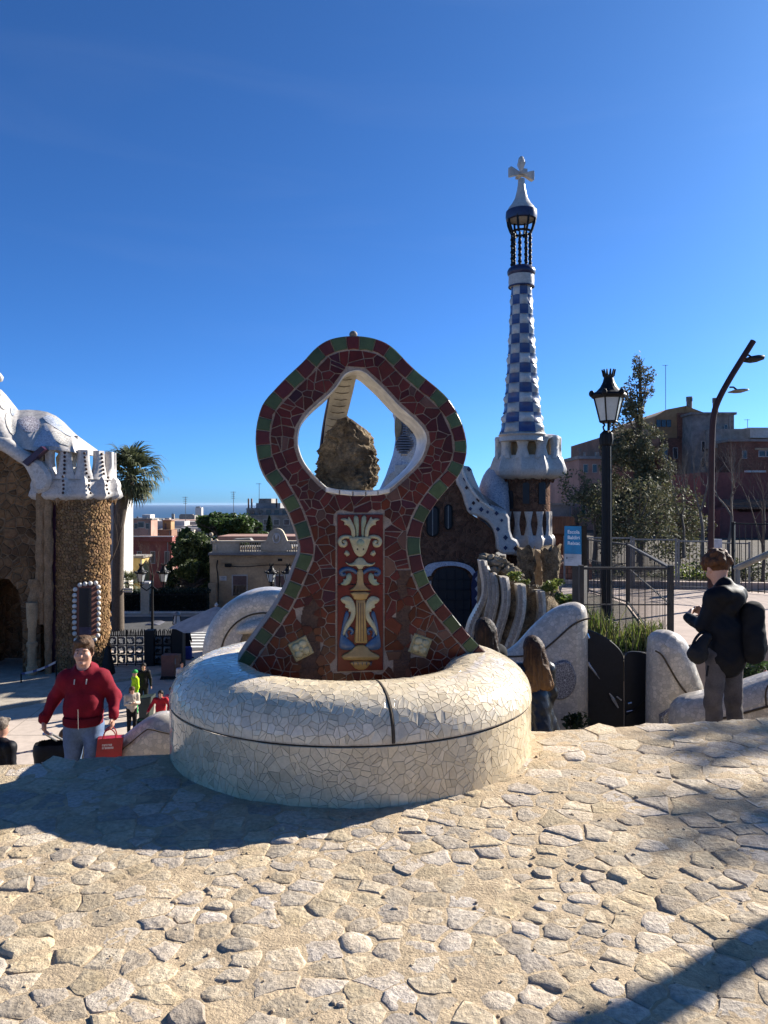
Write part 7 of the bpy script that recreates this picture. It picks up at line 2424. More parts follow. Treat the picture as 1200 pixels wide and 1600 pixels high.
def person(label, loc, rz, H=1.75, top=None, legs=None, hair=None, skin='skin', res=.014, wide=1.0, belly=0.0, pose=None, fingers=True, hem=.50, hairfn=None,
           topfn=None, legfn=None, cap=None, face=True, group=None, sleeve=1.0, headtilt=0.0, headturn=0.0, bend=0.0, thick=1.0):
    """local frame: faces -Y, feet at z = 0"""
    r = thing('person', label, 'person', loc, group, rz)
    s = H/1.75
    J = dict(hipL=(.09, 0, .92), hipR=(-.09, 0, .92), kneeL=(.10, -.01, .50), kneeR=(-.10, -.01, .50), ankL=(.105, .02, .09), ankR=(-.105, .02, .09),
             pel=(0, 0, .96), wst=(0, 0, 1.10), chst=(0, .01, 1.30), shL=(.185, .01, 1.42), shR=(-.185, .01, 1.42), neck=(0, .01, 1.46), head=(0, -.012, 1.625),
             elL=(.26, .02, 1.14), elR=(-.26, .02, 1.14), wrL=(.28, -.06, .90), wrR=(-.28, -.06, .90), toeL=(.12, -.14, .035), toeR=(-.12, -.14, .035), haL=None, haR=None)
    if pose: J.update(pose)
    J = {k: (np.array(v)*s if v is not None else None) for k, v in J.items()}
    for k in ('shL', 'shR'): J[k][0] *= wide
    lo = np.min([v for v in J.values() if v is not None], 0)-.22*s-.12*(wide-1); hi = np.max([v for v in J.values() if v is not None], 0)+.24*s
    lo[2] = -.02
    def new(h=res): return SDF(lo, hi, h)
    hd = J['head']; T = thick
    def fwd():
        a = headturn; return np.array([-math.sin(a)*math.cos(headtilt), -math.cos(a)*math.cos(headtilt), math.sin(headtilt)])
    f = fwd(); rt = np.array([math.cos(headturn), -math.sin(headturn), 0.0]); rt = np.cross(f, np.array([0, 0, 1.0])); rt /= np.linalg.norm(rt); rt = -rt; up = np.cross(rt, f)*-1
    if up[2] < 0: up = -up
    def hp(x, y, z): return hd + (rt*x + f*y + up*z)*s
    # body
    b = new(res if not face else min(res, .010))
    b.ell(hp(0, -.012, .03), (.078*s*(.9+.1*T), .096*s, .105*s), .01)
    b.ell(hp(0, .022, -.045), (.062*s*(.85+.2*(T-1)*2+.15), .066*s, .072*s), .04)
    if face:
        b.ell(hp(0, .082, -.098), (.026*s, .020*s, .018*s), .025)                      # chin
        b.cone(hp(0, .090, .012), hp(0, .112, -.028), .010*s, .015*s, .012)            # nose
        for sx in (-1, 1):
            b.ell(hp(sx*.034, .100, .010), (.018*s, .014*s, .011*s), .0, 'cut')         # eye sockets
            b.ell(hp(sx*.045, .066, -.030), (.026*s, .022*s, .022*s), .03)             # cheeks
            b.cone(hp(sx*.014, .088, .030), hp(sx*.050, .076, .030), .010*s, .008*s, .012)  # brow
            b.ell(hp(sx*.030, .086, .008), (.013*s, .012*s, .011*s), .004)              # eyeballs under lids
            b.ell(hp(sx*.082*(.9+.1*T), -.005, -.005), (.012*s, .024*s, .034*s), .006)  # ears
        b.cone(hp(-.020, .092, -.058), hp(.020, .092, -.058), .008*s, .008*s, .008)     # lips
    nk = J['neck']
    b.cone(nk-np.array([0, 0, .05])*s, hd+np.array([0, .012, -.06])*s, .062*s*T, .054*s*T, .03)
    b.cone(J['chst'], J['wst'], .13*s*wide, .12*s*wide, .06, sq=(1, .72, 1)); b.cone(J['wst'], J['pel'], .12*s*wide, .135*s*wide, .06, sq=(1, .75, 1))
    b.cone(J['shL'], J['shR'], .062*s, .062*s, .06)
    def hand(b, wr, el, side, ha):
        d = (wr-el); d /= np.linalg.norm(d)
        if ha is not None: d = ha-wr; d /= np.linalg.norm(d)
        inn = np.array([-side, 0, 0.0]); inn = inn - d*(inn@d); inn /= np.linalg.norm(inn)       # palm faces the body
        ft = np.cross(d, inn)*side
        if ft[1] > 0: ft = -ft
        c = wr+d*.055*s
        if not fingers: b.cone(wr+d*.06*s, wr+d*.14*s, .030*s, .02*s, .02); return
        for q in (-.028, -.009, .010, .028): b.cone(wr+d*.01*s+ft*q*.6*s, wr+d*.085*s+ft*q*s, .017*s, .0145*s, .012)
        for q, L_ in ((.028, .070), (.010, .080), (-.009, .074), (-.028, .058)):
            p0 = wr+d*.085*s+ft*q*s; p1 = p0+(d*.9+inn*.35)*L_*.5*s; p2 = p1+(d*.45+inn*.85)*L_*.5*s
            b.cone(p0, p1, .0100*s, .0092*s, .004); b.cone(p1, p2, .0092*s, .0078*s, .003)
        t0 = wr+d*.03*s+ft*.026*s; t1 = t0+(d*.5+ft*.75+inn*.2)*.04*s; t2 = t1+(d*.85+ft*.2+inn*.35)*.035*s
        b.cone(t0, t1, .015*s, .011*s, .008); b.cone(t1, t2, .011*s, .0088*s, .003)
    for S_, sd in (('L', 1), ('R', -1)):
        b.cone(J['sh'+S_], J['el'+S_], .050*s, .040*s, .03); b.cone(J['el'+S_], J['wr'+S_], .040*s, .026*s, .02)
        hand(b, J['wr'+S_], J['el'+S_], sd, J['ha'+S_])
        b.cone(J['hip'+S_], J['knee'+S_], .078*s*wide, .052*s, .03); b.cone(J['knee'+S_], J['ank'+S_], .050*s, .035*s, .02)
        b.cone(J['ank'+S_]-np.array([0, -.03, .03])*s, J['toe'+S_], .035*s, .028*s, .02)
    b.mesh('body', M[skin], r)
    # garments
    if legs:
        g = new()
        for S_ in ('L', 'R'):
            g.cone(J['hip'+S_], J['knee'+S_], .100*s*wide, .074*s*(.6+.4*wide), .03); g.cone(J['knee'+S_], J['ank'+S_]+np.array([0, 0, .02])*s, .072*s*(.6+.4*wide), .064*s, .02)
        g.cone(J['pel']+np.array([0, .01, -.02])*s, J['wst']-np.array([0, 0, .04])*s, .150*s*wide, .140*s*wide, .04, sq=(1, .80, 1))
        if legfn: legfn(g, J, s)
        g.folds(.0045, 26, 1.0)
        g.mesh('trousers' if not legfn else 'skirt', M[legs], r)
    g = new()
    for S_ in ('L', 'R'):
        g.cone(J['ank'+S_]+np.array([0, .025, -.03])*s, J['toe'+S_]+np.array([0, 0, .01]), .052*s, .044*s, .02)
    g.above(.0); g.mesh('shoes', M['shoe'], r)
    if top:
        g = new(min(res, .012))
        by = np.array([0, -belly, 0])
        g.cone(J['chst']+by*.25, J['wst']+by, .160*s*wide, .156*s*wide+belly*.55, .06, sq=(1, .74, 1)); g.cone(J['wst']+by, J['pel']+np.array([0, 0, (hem-.5)*1.0])*s+by*.6, .160*s*wide+belly*.55, .165*s*wide+belly*.35, .05, sq=(1, .78, 1))
        g.cone(J['shL']*np.array([.92, 1, 1])-np.array([0, 0, .02])*s, J['shR']*np.array([.92, 1, 1])-np.array([0, 0, .02])*s, .078*s, .078*s, .08)
        g.cone(nk-np.array([0, 0, .06])*s, nk+np.array([0, .01, .0])*s, .095*s*T, .075*s*T, .04)
        for S_ in ('L', 'R'):
            g.cone(J['sh'+S_]+np.array([0, 0, -.01])*s, J['el'+S_], .070*s*(.55+.45*wide), .058*s*(.55+.45*wide), .05)
            if sleeve > .5: g.cone(J['el'+S_], J['wr'+S_], .060*s*(.55+.45*wide), .046*s*(.6+.4*wide), .03)
        if topfn: topfn(g, J, s)
        g.folds(.0025, 13, 2.0, 1.5); g.folds(.0032, 36, .6, .7)
        g.ell(nk+np.array([0, -.065, .045])*s, (.058*s*T, .075*s, .05*s), 0, 'cut')
        g.mesh('top', M[top], r)
    # hair
    if hair:
        g = SDF(hp(0, 0, 0)-.85*s*np.array([.35, .35, .85]), hp(0, 0, 0)+.26*s, min(res, .010))
        if hairfn: hairfn(g, hp, s)
        else:
            g.ell(hp(0, -.022, .055), (.092*s, .102*s, .098*s), .02)
            g.ell(hp(0, .075, -.02), (.075*s, .060*s, .095*s), .0, 'cut')
            g.ell(hp(0, .03, -.12), (.1*s, .09*s, .08*s), 0, 'cut')
            g.cone(hp(-.05, .068, .108), hp(.05, .072, .100), .022*s, .024*s, .03)
        g.folds(.003, 60, .7)
        g.mesh('hair', M[hair], r)
    if cap:
        g = SDF(hp(0, 0, 0)-.22*s, hp(0, 0, 0)+.24*s, min(res, .014))
        g.ell(hp(0, -.015, .06), (.098*s, .108*s, .085*s), .01); g.cone(hp(-.03, .09, .055), hp(.03, .09, .055), .035*s, .035*s, .03, sq=(1, 1, .35)); g.mesh('cap', M[cap], r)
    if face:
        for sx in (-1, 1):
            e = MB(); p = hp(sx*.031, .0965, .0075); e.sphere(p, .0062*s, 8, 6); e.build('eye', M['darkhole'], r, world=False)
            e = MB(); e.tube([hp(sx*.016, .098, .027), hp(sx*.034, .094, .031), hp(sx*.052, .082, .026)], .0042*s, 5); e.build('eyebrow', M[hair or 'brownhair'], r, world=False)
        e = MB(); e.tube([hp(-.023, .0945, -.0595), hp(0, .1005, -.0575), hp(.023, .0945, -.0595)], .0038*s, 5); e.build('mouth', M['lip'], r, world=False)
    return r, J, hp, s
M['lip'] = mat('lip', (.25, .09, .08), .5, .05, 30)

M['redrib'] = cloth('dark red rib', (.13, .004, .012))
# man in the red fleece walking up the stairs
def man_top(g, J, s):
    nk = J['neck']
    g.cone(nk+np.array([-.07, .05, -.01])*s, nk+np.array([-.075, -.06, -.07])*s, .040*s, .030*s, .03); g.cone(nk+np.array([.07, .05, -.01])*s, nk+np.array([.075, -.06, -.07])*s, .040*s, .030*s, .03)
    g.cone(nk+np.array([-.06, .09, -.02])*s, nk+np.array([.06, .09, -.02])*s, .055*s, .055*s, .04)
    for S_ in ('L', 'R'): g.cone(J['wr'+S_]-np.array([0, 0, -.035])*s, J['wr'+S_]-np.array([0, 0, -.015])*s, .047*s, .045*s, .015)
def man_hair(g, hp, s):
    g.ell(hp(0, -.020, .060), (.094*s, .104*s, .096*s), .02)
    for sx in (-1, 1): g.cone(hp(sx*.082, .02, .05), hp(sx*.085, .012, -.02), .018*s, .014*s, .02)
    g.ell(hp(0, .085, -.015), (.066*s, .060*s, .075*s), .0, 'cut'); g.ell(hp(0, .05, -.11), (.12*s, .14*s, .075*s), 0, 'cut')
    g.cone(hp(-.055, .075, .105), hp(.0, .092, .098), .022*s, .024*s, .03); g.cone(hp(.0, .092, .100), hp(.06, .070, .108), .024*s, .020*s, .03)
    g.cone(hp(-.02, .05, .15), hp(.05, .02, .145), .024*s, .024*s, .03)
xm, dm = X(131, 6.55), 6.55
zm = step_z(xm, dm)
hm = (Z(997, dm)-zm)/1.062*1.0
mr, J, hp, s = person('heavy-set man in a dark red fleece and jeans coming up with a red bag', (xm, dm, zm), .12, H=1.75*hm/1.655*1.0, top='redfleece', legs='jeans', hair='brownhair', res=.012, wide=1.03, belly=.012, thick=1.16, hem=.58,
    pose=dict(shL=(.165, .01, 1.385), shR=(-.165, .01, 1.385), elL=(.275, .05, 1.18), elR=(-.285, .06, 1.18), wrL=(.295, -.09, 1.02), wrR=(-.36, -.03, .985), kneeL=(.11, -.10, .55), ankL=(.11, -.04, .16), toeL=(.12, -.20, .10), haL=(.29, -.13, .88), haR=(-.35, -.05, .85)), hairfn=man_hair, topfn=man_top, headturn=-.02)
g = MB()
for sx in (-1, 1): g.tube([Vector(J['neck']+np.array([sx*.055, -.125, -.075])*s), Vector(J['neck']+np.array([sx*.055, -.145, -.12])*s)], .005, 5)
g.build('hood_cord', M['white'], mr, world=False)
g = MB(); g.tube([Vector(J['wst']+np.array([.01, -.245, .03])*s), Vector(J['pel']+np.array([.01, -.235, -.02])*s)], .002, 5); g.build('zip', M['silver'], mr, world=False)
for w_, nm_ in ((J['wrL'], 'cuff'), (J['wrR'], 'cuff')):
    e_ = J['elL'] if w_ is J['wrL'] else J['elR']
    d_ = (w_-e_)/np.linalg.norm(w_-e_)
    g = MB(); g.tube([Vector(w_-d_*.055), Vector(w_-d_*.01), Vector(w_+d_*.005)], [.048*s, .043*s, .036*s], 14); g.build(nm_, M['redrib'], mr, world=False, smooth=50)
g = MB()      # ribbed hem and pocket seams of the fleece
hz_ = J['pel'][2]+.005
g.lathe([(.168*s, -.03), (.186*s, -.018), (.188*s, .03), (.178*s, .045)], (0, -.028, hz_), 30, cap=False)
hb_ = g.build('hem_band', M['redrib'], mr, world=False, smooth=50); hb_.scale = (1.0, .86, 1)
g = SDF(J['neck']-.2, J['neck']+.12, .01); g.cone(J['neck']+np.array([0, -.02, -.12])*s, J['neck']+np.array([0, -.01, -.01])*s, .10*s, .088*s, .02); g.below(J['neck'][2]-.005); g.mesh('undershirt', M['blackcloth'], mr)
# red carrier bag in his hand
def manW(p): return worldm(mr) @ Vector(p)
hL = manW(J['wrL']) + Vector((-.02, -.03, -.15))
bagr = thing('carrier_bag', 'red carrier bag with white lettering and spires print held by the man in red', 'bag', hL)
BD = hL.y
M['bag'] = mat('red bag', (.36, .012, .022), .45, .1, 6, None, .1, 20)
g = MB()
bz0, bz1 = hL.z-.30, hL.z-.02
cx = hL.x-.005; yw = .25
def bw_(x, y, z): return Vector((cx + x*math.cos(yw)-y*math.sin(yw), BD + x*math.sin(yw)+y*math.cos(yw), z))
vs = [bw_(x, y, z) for z, q, sk in ((bz0-.01, 1, -.012), (bz1, .96, .015)) for x, y in ((-.105*q+sk, -.045), (.105*q+sk, -.045), (.105*q+sk, .045), (-.105*q+sk, .045))]
g.add(vs, [(0, 3, 2, 1), (0, 1, 5, 4), (1, 2, 6, 5), (2, 3, 7, 6), (3, 0, 4, 7), (4, 5, 6, 7)])
g.build('bag_body', M['bag'], bagr)
for y in (-.04, .04):
    g = MB(); g.tube(smooth_poly([tuple(bw_(x, y, z)) for x, z in ((-.045, bz1), (-.035, bz1+.05), (0.01, bz1+.085), (.05, bz1+.05), (.06, bz1))], 2, False), .005, 5); g.build('handle', M['bag'], bagr)
g = MB()
def bq(x0, x1, z0, z1): g.add([bw_(x, -.0465, z) for x, z in ((x0, z0), (x1, z0), (x1, z1), (x0, z1))], [(0, 1, 2, 3)])
random.seed(2)
for row, n, h in ((bz1-.062, 7, .016), (bz1-.086, 8, .016)):
    for i in range(n):
        x = -.05+i*.0115
        bq(x, x+.003, row, row+h); bq(x, x+.008, row+h-.003, row+h)
        if rnd() < .6: bq(x+.0055, x+.008, row, row+h)
        if rnd() < .5: bq(x, x+.008, row, row+.003)
g.build('lettering', M['letter'], bagr)
g = MB()
for x, h in ((-.052, .05), (-.035, .085), (-.018, .06), (.0, .10), (.018, .075)):
    g.add([bw_(x-.005, -.047, bz0+.01), bw_(x+.005, -.047, bz0+.01), bw_(x+.003, -.047, bz0+.01+h*.5), bw_(x, -.047, bz0+.01+h), bw_(x-.003, -.047, bz0+.01+h*.5)], [(0, 1, 2, 3, 4)])
g.build('spires_print', M['letter'], bagr)
# black trolley case he pulls
hR = manW(J['wrR'])
tc2 = thing('trolley_case', 'black trolley case with a bright telescopic handle pulled by the man in red', 'suitcase', (hR.x+.0, hR.y+.30, step_z(hR.x, hR.y+.30)))
M['case'] = cloth('black case', (.016, .016, .018), .6)
g = SDF((-.25, -.20, 0), (.25, .20, .75), .014)
cz_ = Z(1153, hR.y+.30)-step_z(hR.x, hR.y+.30)
g.cone((-.12, 0, .12), (.12, 0, .12), .10, .10, .05); g.cone((-.12, 0, .12), (-.11, 0, cz_-.10), .10, .10, .05); g.cone((.12, 0, .12), (.11, 0, cz_-.10), .10, .10, .05); g.cone((-.11, 0, cz_-.10), (.11, 0, cz_-.10), .10, .10, .05)
g.cone((0, 0, .2), (0, 0, cz_-.2), .12, .12, .05); g.mesh('case_body', M['case'], tc2)
g = MB()
for x in (-.035, .035): g.tube([Vector((x, .02, cz_-.03)), Vector((x*.8, -.22, (hR.z-.14)-tc2.location.z))], .009, 6)
g.tube([Vector((-.04, -.23, (hR.z-.14)-tc2.location.z)), Vector((.04, -.23, (hR.z-.14)-tc2.location.z))], .013, 6)
g.build('telescopic_handle', M['silver'], tc2, world=False)
for x in (-.12, .12):
    g = MB(); g.lathe([(.0, -.02), (.05, -.02), (.05, .02), (0, .02)], (x, .08, .05), 10, axis='y'); g.build('wheel', M['iron'], tc2, world=False)
g = MB()
for i in range(6): g.box((-.10, -.128, cz_-.18-i*.035), (.06, -.122, cz_-.172-i*.035))
g.build('front_pocket', M['mark'], tc2, world=False)

# person in the dark jacket on the right, seen from behind, looking down at something
def jk_top(g, J, s):
    g.cone(J['wst'], J['pel']+np.array([0, 0, -.08])*s, .165*s, .185*s, .05, sq=(1, .85, 1))
    nk = J['neck']
    g.cone(nk+np.array([-.08, .075, -.06])*s, nk+np.array([.10, .085, -.06])*s, .070*s, .075*s, .04); g.cone(nk+np.array([.0, .10, -.10])*s, nk+np.array([.04, .11, -.17])*s, .075*s, .05*s, .04)
def curly(g, hp, s):
    g.ell(hp(0, -.02, .045), (.100*s, .108*s, .100*s), .02)
    random.seed(9)
    for _ in range(90):
        a, e = rnd(0, 6.28), rnd(-.35, 1.3)
        g.ell(hp(.098*math.cos(a)*math.cos(e), -.02+.106*math.sin(a)*math.cos(e), .045+.10*math.sin(e)), (.024*s*rnd(.7, 1.2),)*3, .012)
    g.ell(hp(0, .105, -.03), (.075*s, .075*s, .080*s), .0, 'cut'); g.ell(hp(0, .02, -.135), (.11*s, .12*s, .07*s), 0, 'cut')
xj, dj = X(1133, 6.5), 6.5
zj_ = step_z(xj, dj)
jr, J, hp, s = person('person with curly auburn hair, navy hooded jacket and grey trousers, seen from behind', (xj, dj, zj_), PI+.5, H=1.78, top='navycoat', legs='greytr', hair='curl', res=.012, wide=.86, hem=.45, thick=1.0,
    pose=dict(neck=(0, -.01, 1.46), head=(0, -.075, 1.60), shL=(.165, .0, 1.385), shR=(-.165, .0, 1.385), elL=(.20, -.06, 1.13), elR=(-.20, -.06, 1.13), wrL=(.12, -.27, 1.17), wrR=(-.11, -.27, 1.19), haL=(.04, -.32, 1.22), haR=(-.02, -.33, 1.24), hipL=(.10, 0, .92), hipR=(-.10, 0, .92), ankL=(.15, .03, .09), ankR=(-.15, .02, .09), kneeL=(.125, -.02, .50), kneeR=(-.125, -.02, .50), toeL=(.19, -.13, .035), toeR=(-.19, -.13, .035)),
    hairfn=curly, topfn=jk_top, headtilt=-.5, headturn=.25)
g = MB()
for sx in (-1, 1): g.tube([Vector(hp(sx*.082, .0, .012)), Vector(hp(sx*.075, .06, .010)), Vector(hp(sx*.062, .112, .006))], .004, 5)
g.build('glasses', M['silver'], jr, world=False)
bg_ = thing('shoulder_bag', 'small black bag hanging at the hip of the person in the dark jacket', 'bag', P(1092, 1020, 6.35))
g = SDF((-.16, -.12, -.16), (.16, .12, .16), .011); g.ell((-.01, 0, -.01), (.085, .06, .085), .02); g.cone((.02, 0, .06), (.07, .01, .13), .05, .04, .03); g.folds(.004, 40, 1); g.mesh('bag_body', M['case'], bg_)
g = MB(); o_ = Vector(bg_.location)
g.tube(smooth_poly([tuple(o_+Vector(q)) for q in ((-.06, 0, .04), (-.02, .02, .12), (.05, .05, .17), (.12, .08, .15))], 2, False), .012, 6); g.build('strap', M['iron'], bg_)
g = MB(); g.tube([o_+Vector((.07, -.02, -.10)), o_+Vector((.055, -.02, -.19))], .009, 5); g.build('strap_end', M['iron'], bg_)
rs = thing('rucksack', 'black rucksack on the back of the person in the dark jacket', 'rucksack', P(1176, 985, 6.42))
g = SDF((-.24, -.2, -.36), (.24, .2, .36), .013); g.cone((0, 0, -.17), (0, 0, .15), .112, .095, .04, sq=(1, .8, 1)); g.cone((0, -.05, -.14), (0, -.05, -.03), .075, .07, .04); g.cone((-.05, .06, .20), (-.06, .10, -.10), .018, .018, .01); g.folds(.005, 24, 3); g.mesh('rucksack_body', M['blackcloth'], rs)

# two women with long hair
def long_hair(L, w=1.0):
    def fnc(g, hp, s):
        g.ell(hp(0, -.018, .045), (.093*s, .104*s, .095*s), .02)
        g.cone(hp(-.045, -.055, .0), hp(-.075*w, -.085, -L), .066*s, .056*s*w, .05); g.cone(hp(.045, -.055, .0), hp(.05*w, -.085, -L*1.04), .066*s, .055*s*w, .05); g.cone(hp(0, -.08, .0), hp(.01, -.11, -L*1.08), .062*s, .045*s, .05)
        for k in range(9): g.cone(hp((-.075+.016*k)*w, -.09, -L*.8), hp((-.085+.019*k)*w, -.10, -L*(1.08+.13*math.sin(k*2.3))), .026*s, .008*s, .02)
        g.ell(hp(0, .110, -.03), (.068*s, .085*s, .10*s), .0, 'cut')
        x, y, z = g.ax[0][:, None, None], g.ax[1][None, :, None], g.ax[2][None, None, :]
        g.d += (.0045*np.sin(95*x+60*y+5*np.sin(7*z)+3*np.sin(31*x)) * np.clip((hp(0, 0, .03)[2]-z)*6, 0, 1)).astype(np.float32)
    return fnc
def coat(g, J, s):
    for q in ((-.10, .02), (.10, .02), (0, .10), (0, -.06)):
        g.cone(J['wst']+np.array([q[0]*.3, q[1]*.3, 0])*s, np.array([q[0]*2.0, q[1]*2.0+.02, .52])*s, .135*s, .16*s, .06)
    x, y, z = g.ax[0][:, None, None], g.ax[1][None, :, None], g.ax[2][None, None, :]
    a = np.arctan2(y, x)
    g.d += (.016*np.sin(a*9+.8*np.sin(4*z))*np.clip((J['wst'][2]-z)*2.2, 0, 1)).astype(np.float32); g.above(.50*s)
M['hair_a'] = ombre('dyed hair', (.045, .022, .012), (.22, .115, .045), 1.10, 1.50)
M['hair_b'] = ombre('dark hair with lighter tips', (.018, .011, .008), (.16, .075, .035), 1.16, 1.36)
xw, dw = X(832, 7.6), 7.6
wz_ = Z(993, dw)
person('woman with long hair fading to blond in a shiny black coat, seen from behind', (xw, dw, wz_-1.66), PI+.25, H=1.65, top='leather', legs='blackcloth', hair='hair_a', res=.012, wide=.92, hairfn=long_hair(.36, 1.5), topfn=coat, face=False, pose=dict(elL=(.21, .03, 1.15), elR=(-.21, .03, 1.15), wrL=(.20, -.10, .98), wrR=(-.20, -.08, .95)))
xw, dw = X(757, 7.2), 7.2
wz_ = Z(965, dw)
person('woman with dark hair and lighter tips in black, partly behind the rim of the basin', (xw, dw, wz_-1.66), PI+.5, H=1.65, top='blackcloth', legs='blackcloth', hair='hair_b', res=.013, wide=.92, hairfn=long_hair(.27, 1.05), face=False, headturn=.2)

# people lower down
def lowp(label, px, py_head, d, H, **k):
    """stands on the plaza or on the stairs below; py_head is the top of the head"""
    z = k.pop('z', None)
    if z is None: z = Z(py_head, d)-H*.985-.02
    return person(label, (X(px, d), d, z), k.pop('rz', 0), H=H, fingers=False, face=False, **k)
lowp('person in a navy jacket with greying hair on the stairs, cut by the picture edge', 2, 1124, 10.2, 1.72, rz=2.6, top='navycoat', legs='blackcloth', hair='greyhair', res=.018, wide=1.15)
lowp('fair-haired person in a black T-shirt bending forward on the stairs below the man in red', 87, 1139, 10.4, 1.66, rz=2.7, top='blackcloth', legs='blackcloth', hair='fairhair', res=.018, wide=1.2, sleeve=0, pose=dict(head=(.02, -.22, 1.55), neck=(0, -.12, 1.43), chst=(0, -.05, 1.30), shL=(.19, -.07, 1.40), shR=(-.19, -.07, 1.40)))
PZZ = PZ
def onpl(px, py_foot, z=PZ): d = (EYE-z)*F/(py_foot-787); return d
def plz(label, px, yh, yf, **k):
    d = onpl(px, yf); H = (yf-yh)/F*d
    return person(label, (X(px, d), d, PZ), k.pop('rz', 0), H=max(1.45, min(1.9, H)), fingers=False, face=False, res=k.pop('res', .026), **k)[0]
ph = dict(wrL=(.06, -.26, 1.20), wrR=(-.08, -.25, 1.18), elL=(.23, -.02, 1.12), elR=(-.23, -.02, 1.12))
def lh2(g, hp, s):
    g.ell(hp(0, -.018, .045), (.098*s, .108*s, .098*s), .02); g.cone(hp(-.03, -.06, 0), hp(-.04, -.08, -.20), .07*s, .06*s, .05); g.cone(hp(.03, -.06, 0), hp(.04, -.08, -.20), .07*s, .06*s, .05); g.ell(hp(0, .11, -.03), (.06*s, .08*s, .09*s), 0, 'cut')
plz('woman in a cream top and dark trousers looking at a phone on the plaza', 206, 1072, 1147, rz=.5, top='creamtop', legs='blackcloth', hair='brownhair', hairfn=lh2, pose=dict(ph, head=(.0, -.05, 1.61)), headtilt=-.3, wide=1.1, res=.02)
plz('worker in a green cap and high visibility yellow top on the plaza', 211, 1047, 1116, rz=-.9, top='hivis', legs='greencap', cap='greencap', res=.022)
plz('dark-clothed person standing behind the high visibility worker', 224, 1036, 1108, rz=.3, top='navycoat', legs='blackcloth', hair='darkhair', hairfn=lh2)
plz('dark-haired person in a red jacket reaching over a cart on the plaza', 251, 1079, 1150, rz=.1, top='redcloth', legs='olive', hair='darkhair', hairfn=lh2, pose=dict(elL=(.34, -.06, 1.20), elR=(-.34, -.06, 1.20), wrL=(.40, -.26, 1.02), wrR=(-.42, -.26, 1.04)), wide=1.15)
plz('person in pink with red-brown hair standing next to the basin edge on the plaza', 268, 1074, 1142, rz=.3, top='pinkcloth', legs='pinkcloth', hair='curl')
plz('person in a pale grey top standing by the brown box on the plaza', 284, 1034, 1092, rz=.5, top='greycloth', legs='greycloth', hair='darkhair', pose=ph)
wk = plz('bald person in a black coat with a case walking past the park gate', 292, 976, 1029, rz=1.2, top='blackcloth', legs='blackcloth', pose=dict(kneeL=(.1, -.12, .50), ankL=(.1, -.16, .1), toeL=(.1, -.32, .05), ankR=(-.1, .18, .12), toeR=(-.1, .05, .04)), wide=1.1)
d = onpl(294, 1031)
sc2 = thing('suitcase', 'bright blue suitcase beside the bald person in the black coat', 'suitcase', P(294, 1031, d))
g = SDF((-.25, -.2, 0), (.25, .2, .85), .025); g.cone((-.1, 0, .13), (-.1, 0, .60), .11, .11, .04); g.cone((.1, 0, .13), (.1, 0, .60), .11, .11, .04); g.cone((0, 0, .13), (0, 0, .60), .12, .12, .04); g.mesh('case_body', mat('blue case', (.02, .05, .28), .4, .1, 3), sc2)
g = MB(); g.tube([Vector((0, .05, .68)), Vector((0, .05, .95))], .02, 6); g.build('handle', M['iron'], sc2, world=False)
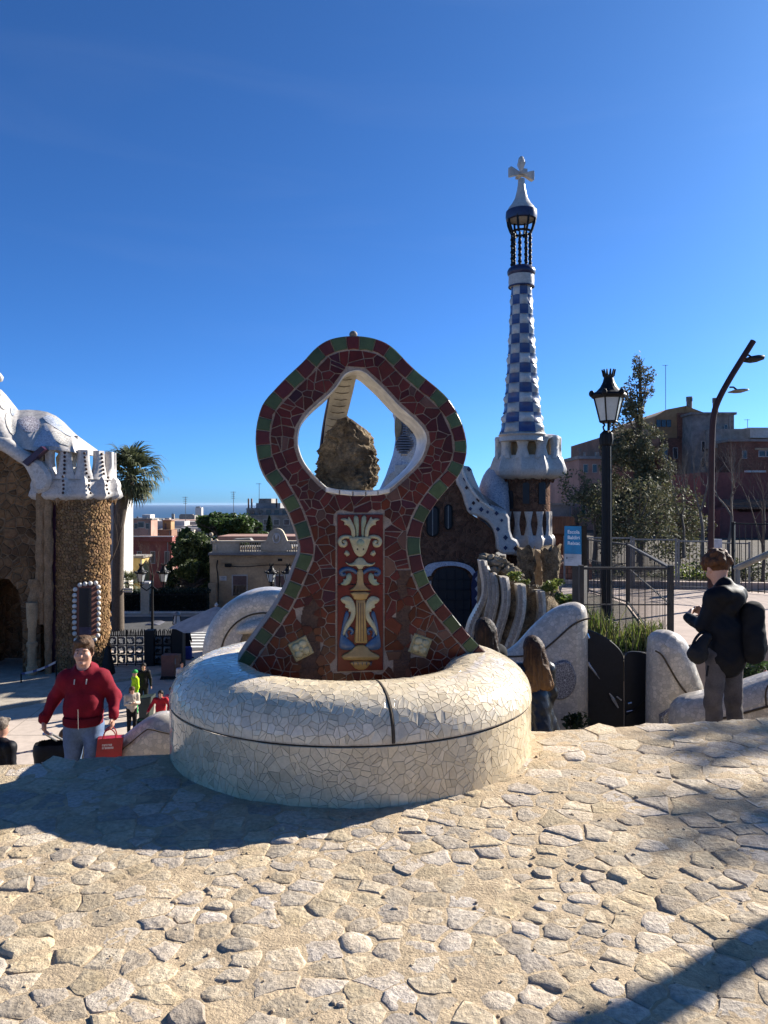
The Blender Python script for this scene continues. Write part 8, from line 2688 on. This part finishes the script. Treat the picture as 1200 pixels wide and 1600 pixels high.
# brown crate on wheels and a cart
d = onpl(266, 1062)
bx_ = thing('brown_box', 'tall reddish brown box on a low wheeled base before the iron gate', 'box', P(266, 1062, d))
pbox(bx_, 'box_body', 252, 272, 1024, 1057, d, .5, 'terracotta'); pbox(bx_, 'box_side', 272.2, 279, 1024, 1057, d+.02, .46, 'roofr'); pbox(bx_, 'label', 273, 275, 1029, 1038, d-.0, .01, 'greyroof')
pbox(bx_, 'base', 251, 280, 1057.3, 1060, d-.05, .6, 'iron')
for x in (253, 277):
    g = MB(); g.lathe([(0, -.04), (.09, -.04), (.09, .04), (0, .04)], P(x, 1061.5, d+.02), 10, axis='y'); g.build('wheel', M['iron'], bx_)
d = onpl(228, 1130)
ct_ = thing('cleaning_cart', 'dark green cleaning cart standing beside the worker in yellow', 'cart', P(228, 1130, d))
slab_px('bin_body', [(217,1124),(215,1092),(236,1089),(232,1124)], d, d+.6, mat('green plastic', (.02, .035, .03), .5, .1, 3), ct_, 0, .03)
pbox(ct_, 'tray', 214, 236, 1124, 1127, d-.05, .7, 'binG')
for x in (217, 231):
    g = MB(); g.lathe([(0, -.04), (.10, -.04), (.10, .04), (0, .04)], P(x, 1129, d), 10, axis='y'); g.build('wheel', M['iron'], ct_)
yb = thing('yellow_bucket', 'yellow and green bucket tops peeking over the white parapet by the basin', 'bucket', P(262, 1130, 25))
g = MB(); g.lathe([(.16, -.35), (.20, 0), (.21, 0), (.21, .06), (.17, .06)], P(262, 1118, 25.6), 14); g.build('rim', mat('yellow plastic', (.6, .5, .03), .4, .1, 4), yb)
g = MB(); g.lathe([(.12, -.9), (.15, -.36), (.02, -.36)], P(262, 1118, 25.6), 14); g.build('tub', M['binG'], yb)
tp = thing('tape_barrier', 'blue and white barrier tape stretched between the two people at the lower left', 'barrier', P(40, 1180, 12))
g = MB()
for i in range(6):
    a, b = P(25+6*i, 1178-1.2*i, 12), P(25+6*(i+1), 1178-1.2*(i+1), 12)
    g.add([a+Vector((0, 0, .014)), a-Vector((0, 0, .014)), b-Vector((0, 0, .014)), b+Vector((0, 0, .014))], [(0, 1, 2, 3)], (.5, .5, .55) if i % 2 else (.08, .10, .28))
g.build('tape', M['glaze'], tp)
g = MB(); g.tube([P(58, 1172, 12), P(58, 1240, 12)], .02, 6); g.build('post', M['iron'], tp)

# ------------------------------------------------------------------ thin sea haze over the whole view
hzm = bpy.data.materials.new('thin haze')
hzm.use_nodes = True
t = hzm.node_tree
t.nodes.remove(t.nodes['Principled BSDF'])
pvn = t.nodes.new('ShaderNodeVolumePrincipled')
pvn.inputs['Color'].default_value = (.60, .76, 1.0, 1)
pvn.inputs['Density'].default_value = 0.9e-5
pvn.inputs['Anisotropy'].default_value = .2
t.links.new(pvn.outputs[0], t.nodes['Material Output'].inputs['Volume'])
g = MB(); g.box((-62000, -200, -111.5), (62000, 61000, 27))
g.build('haze', hzm, kind='stuff')
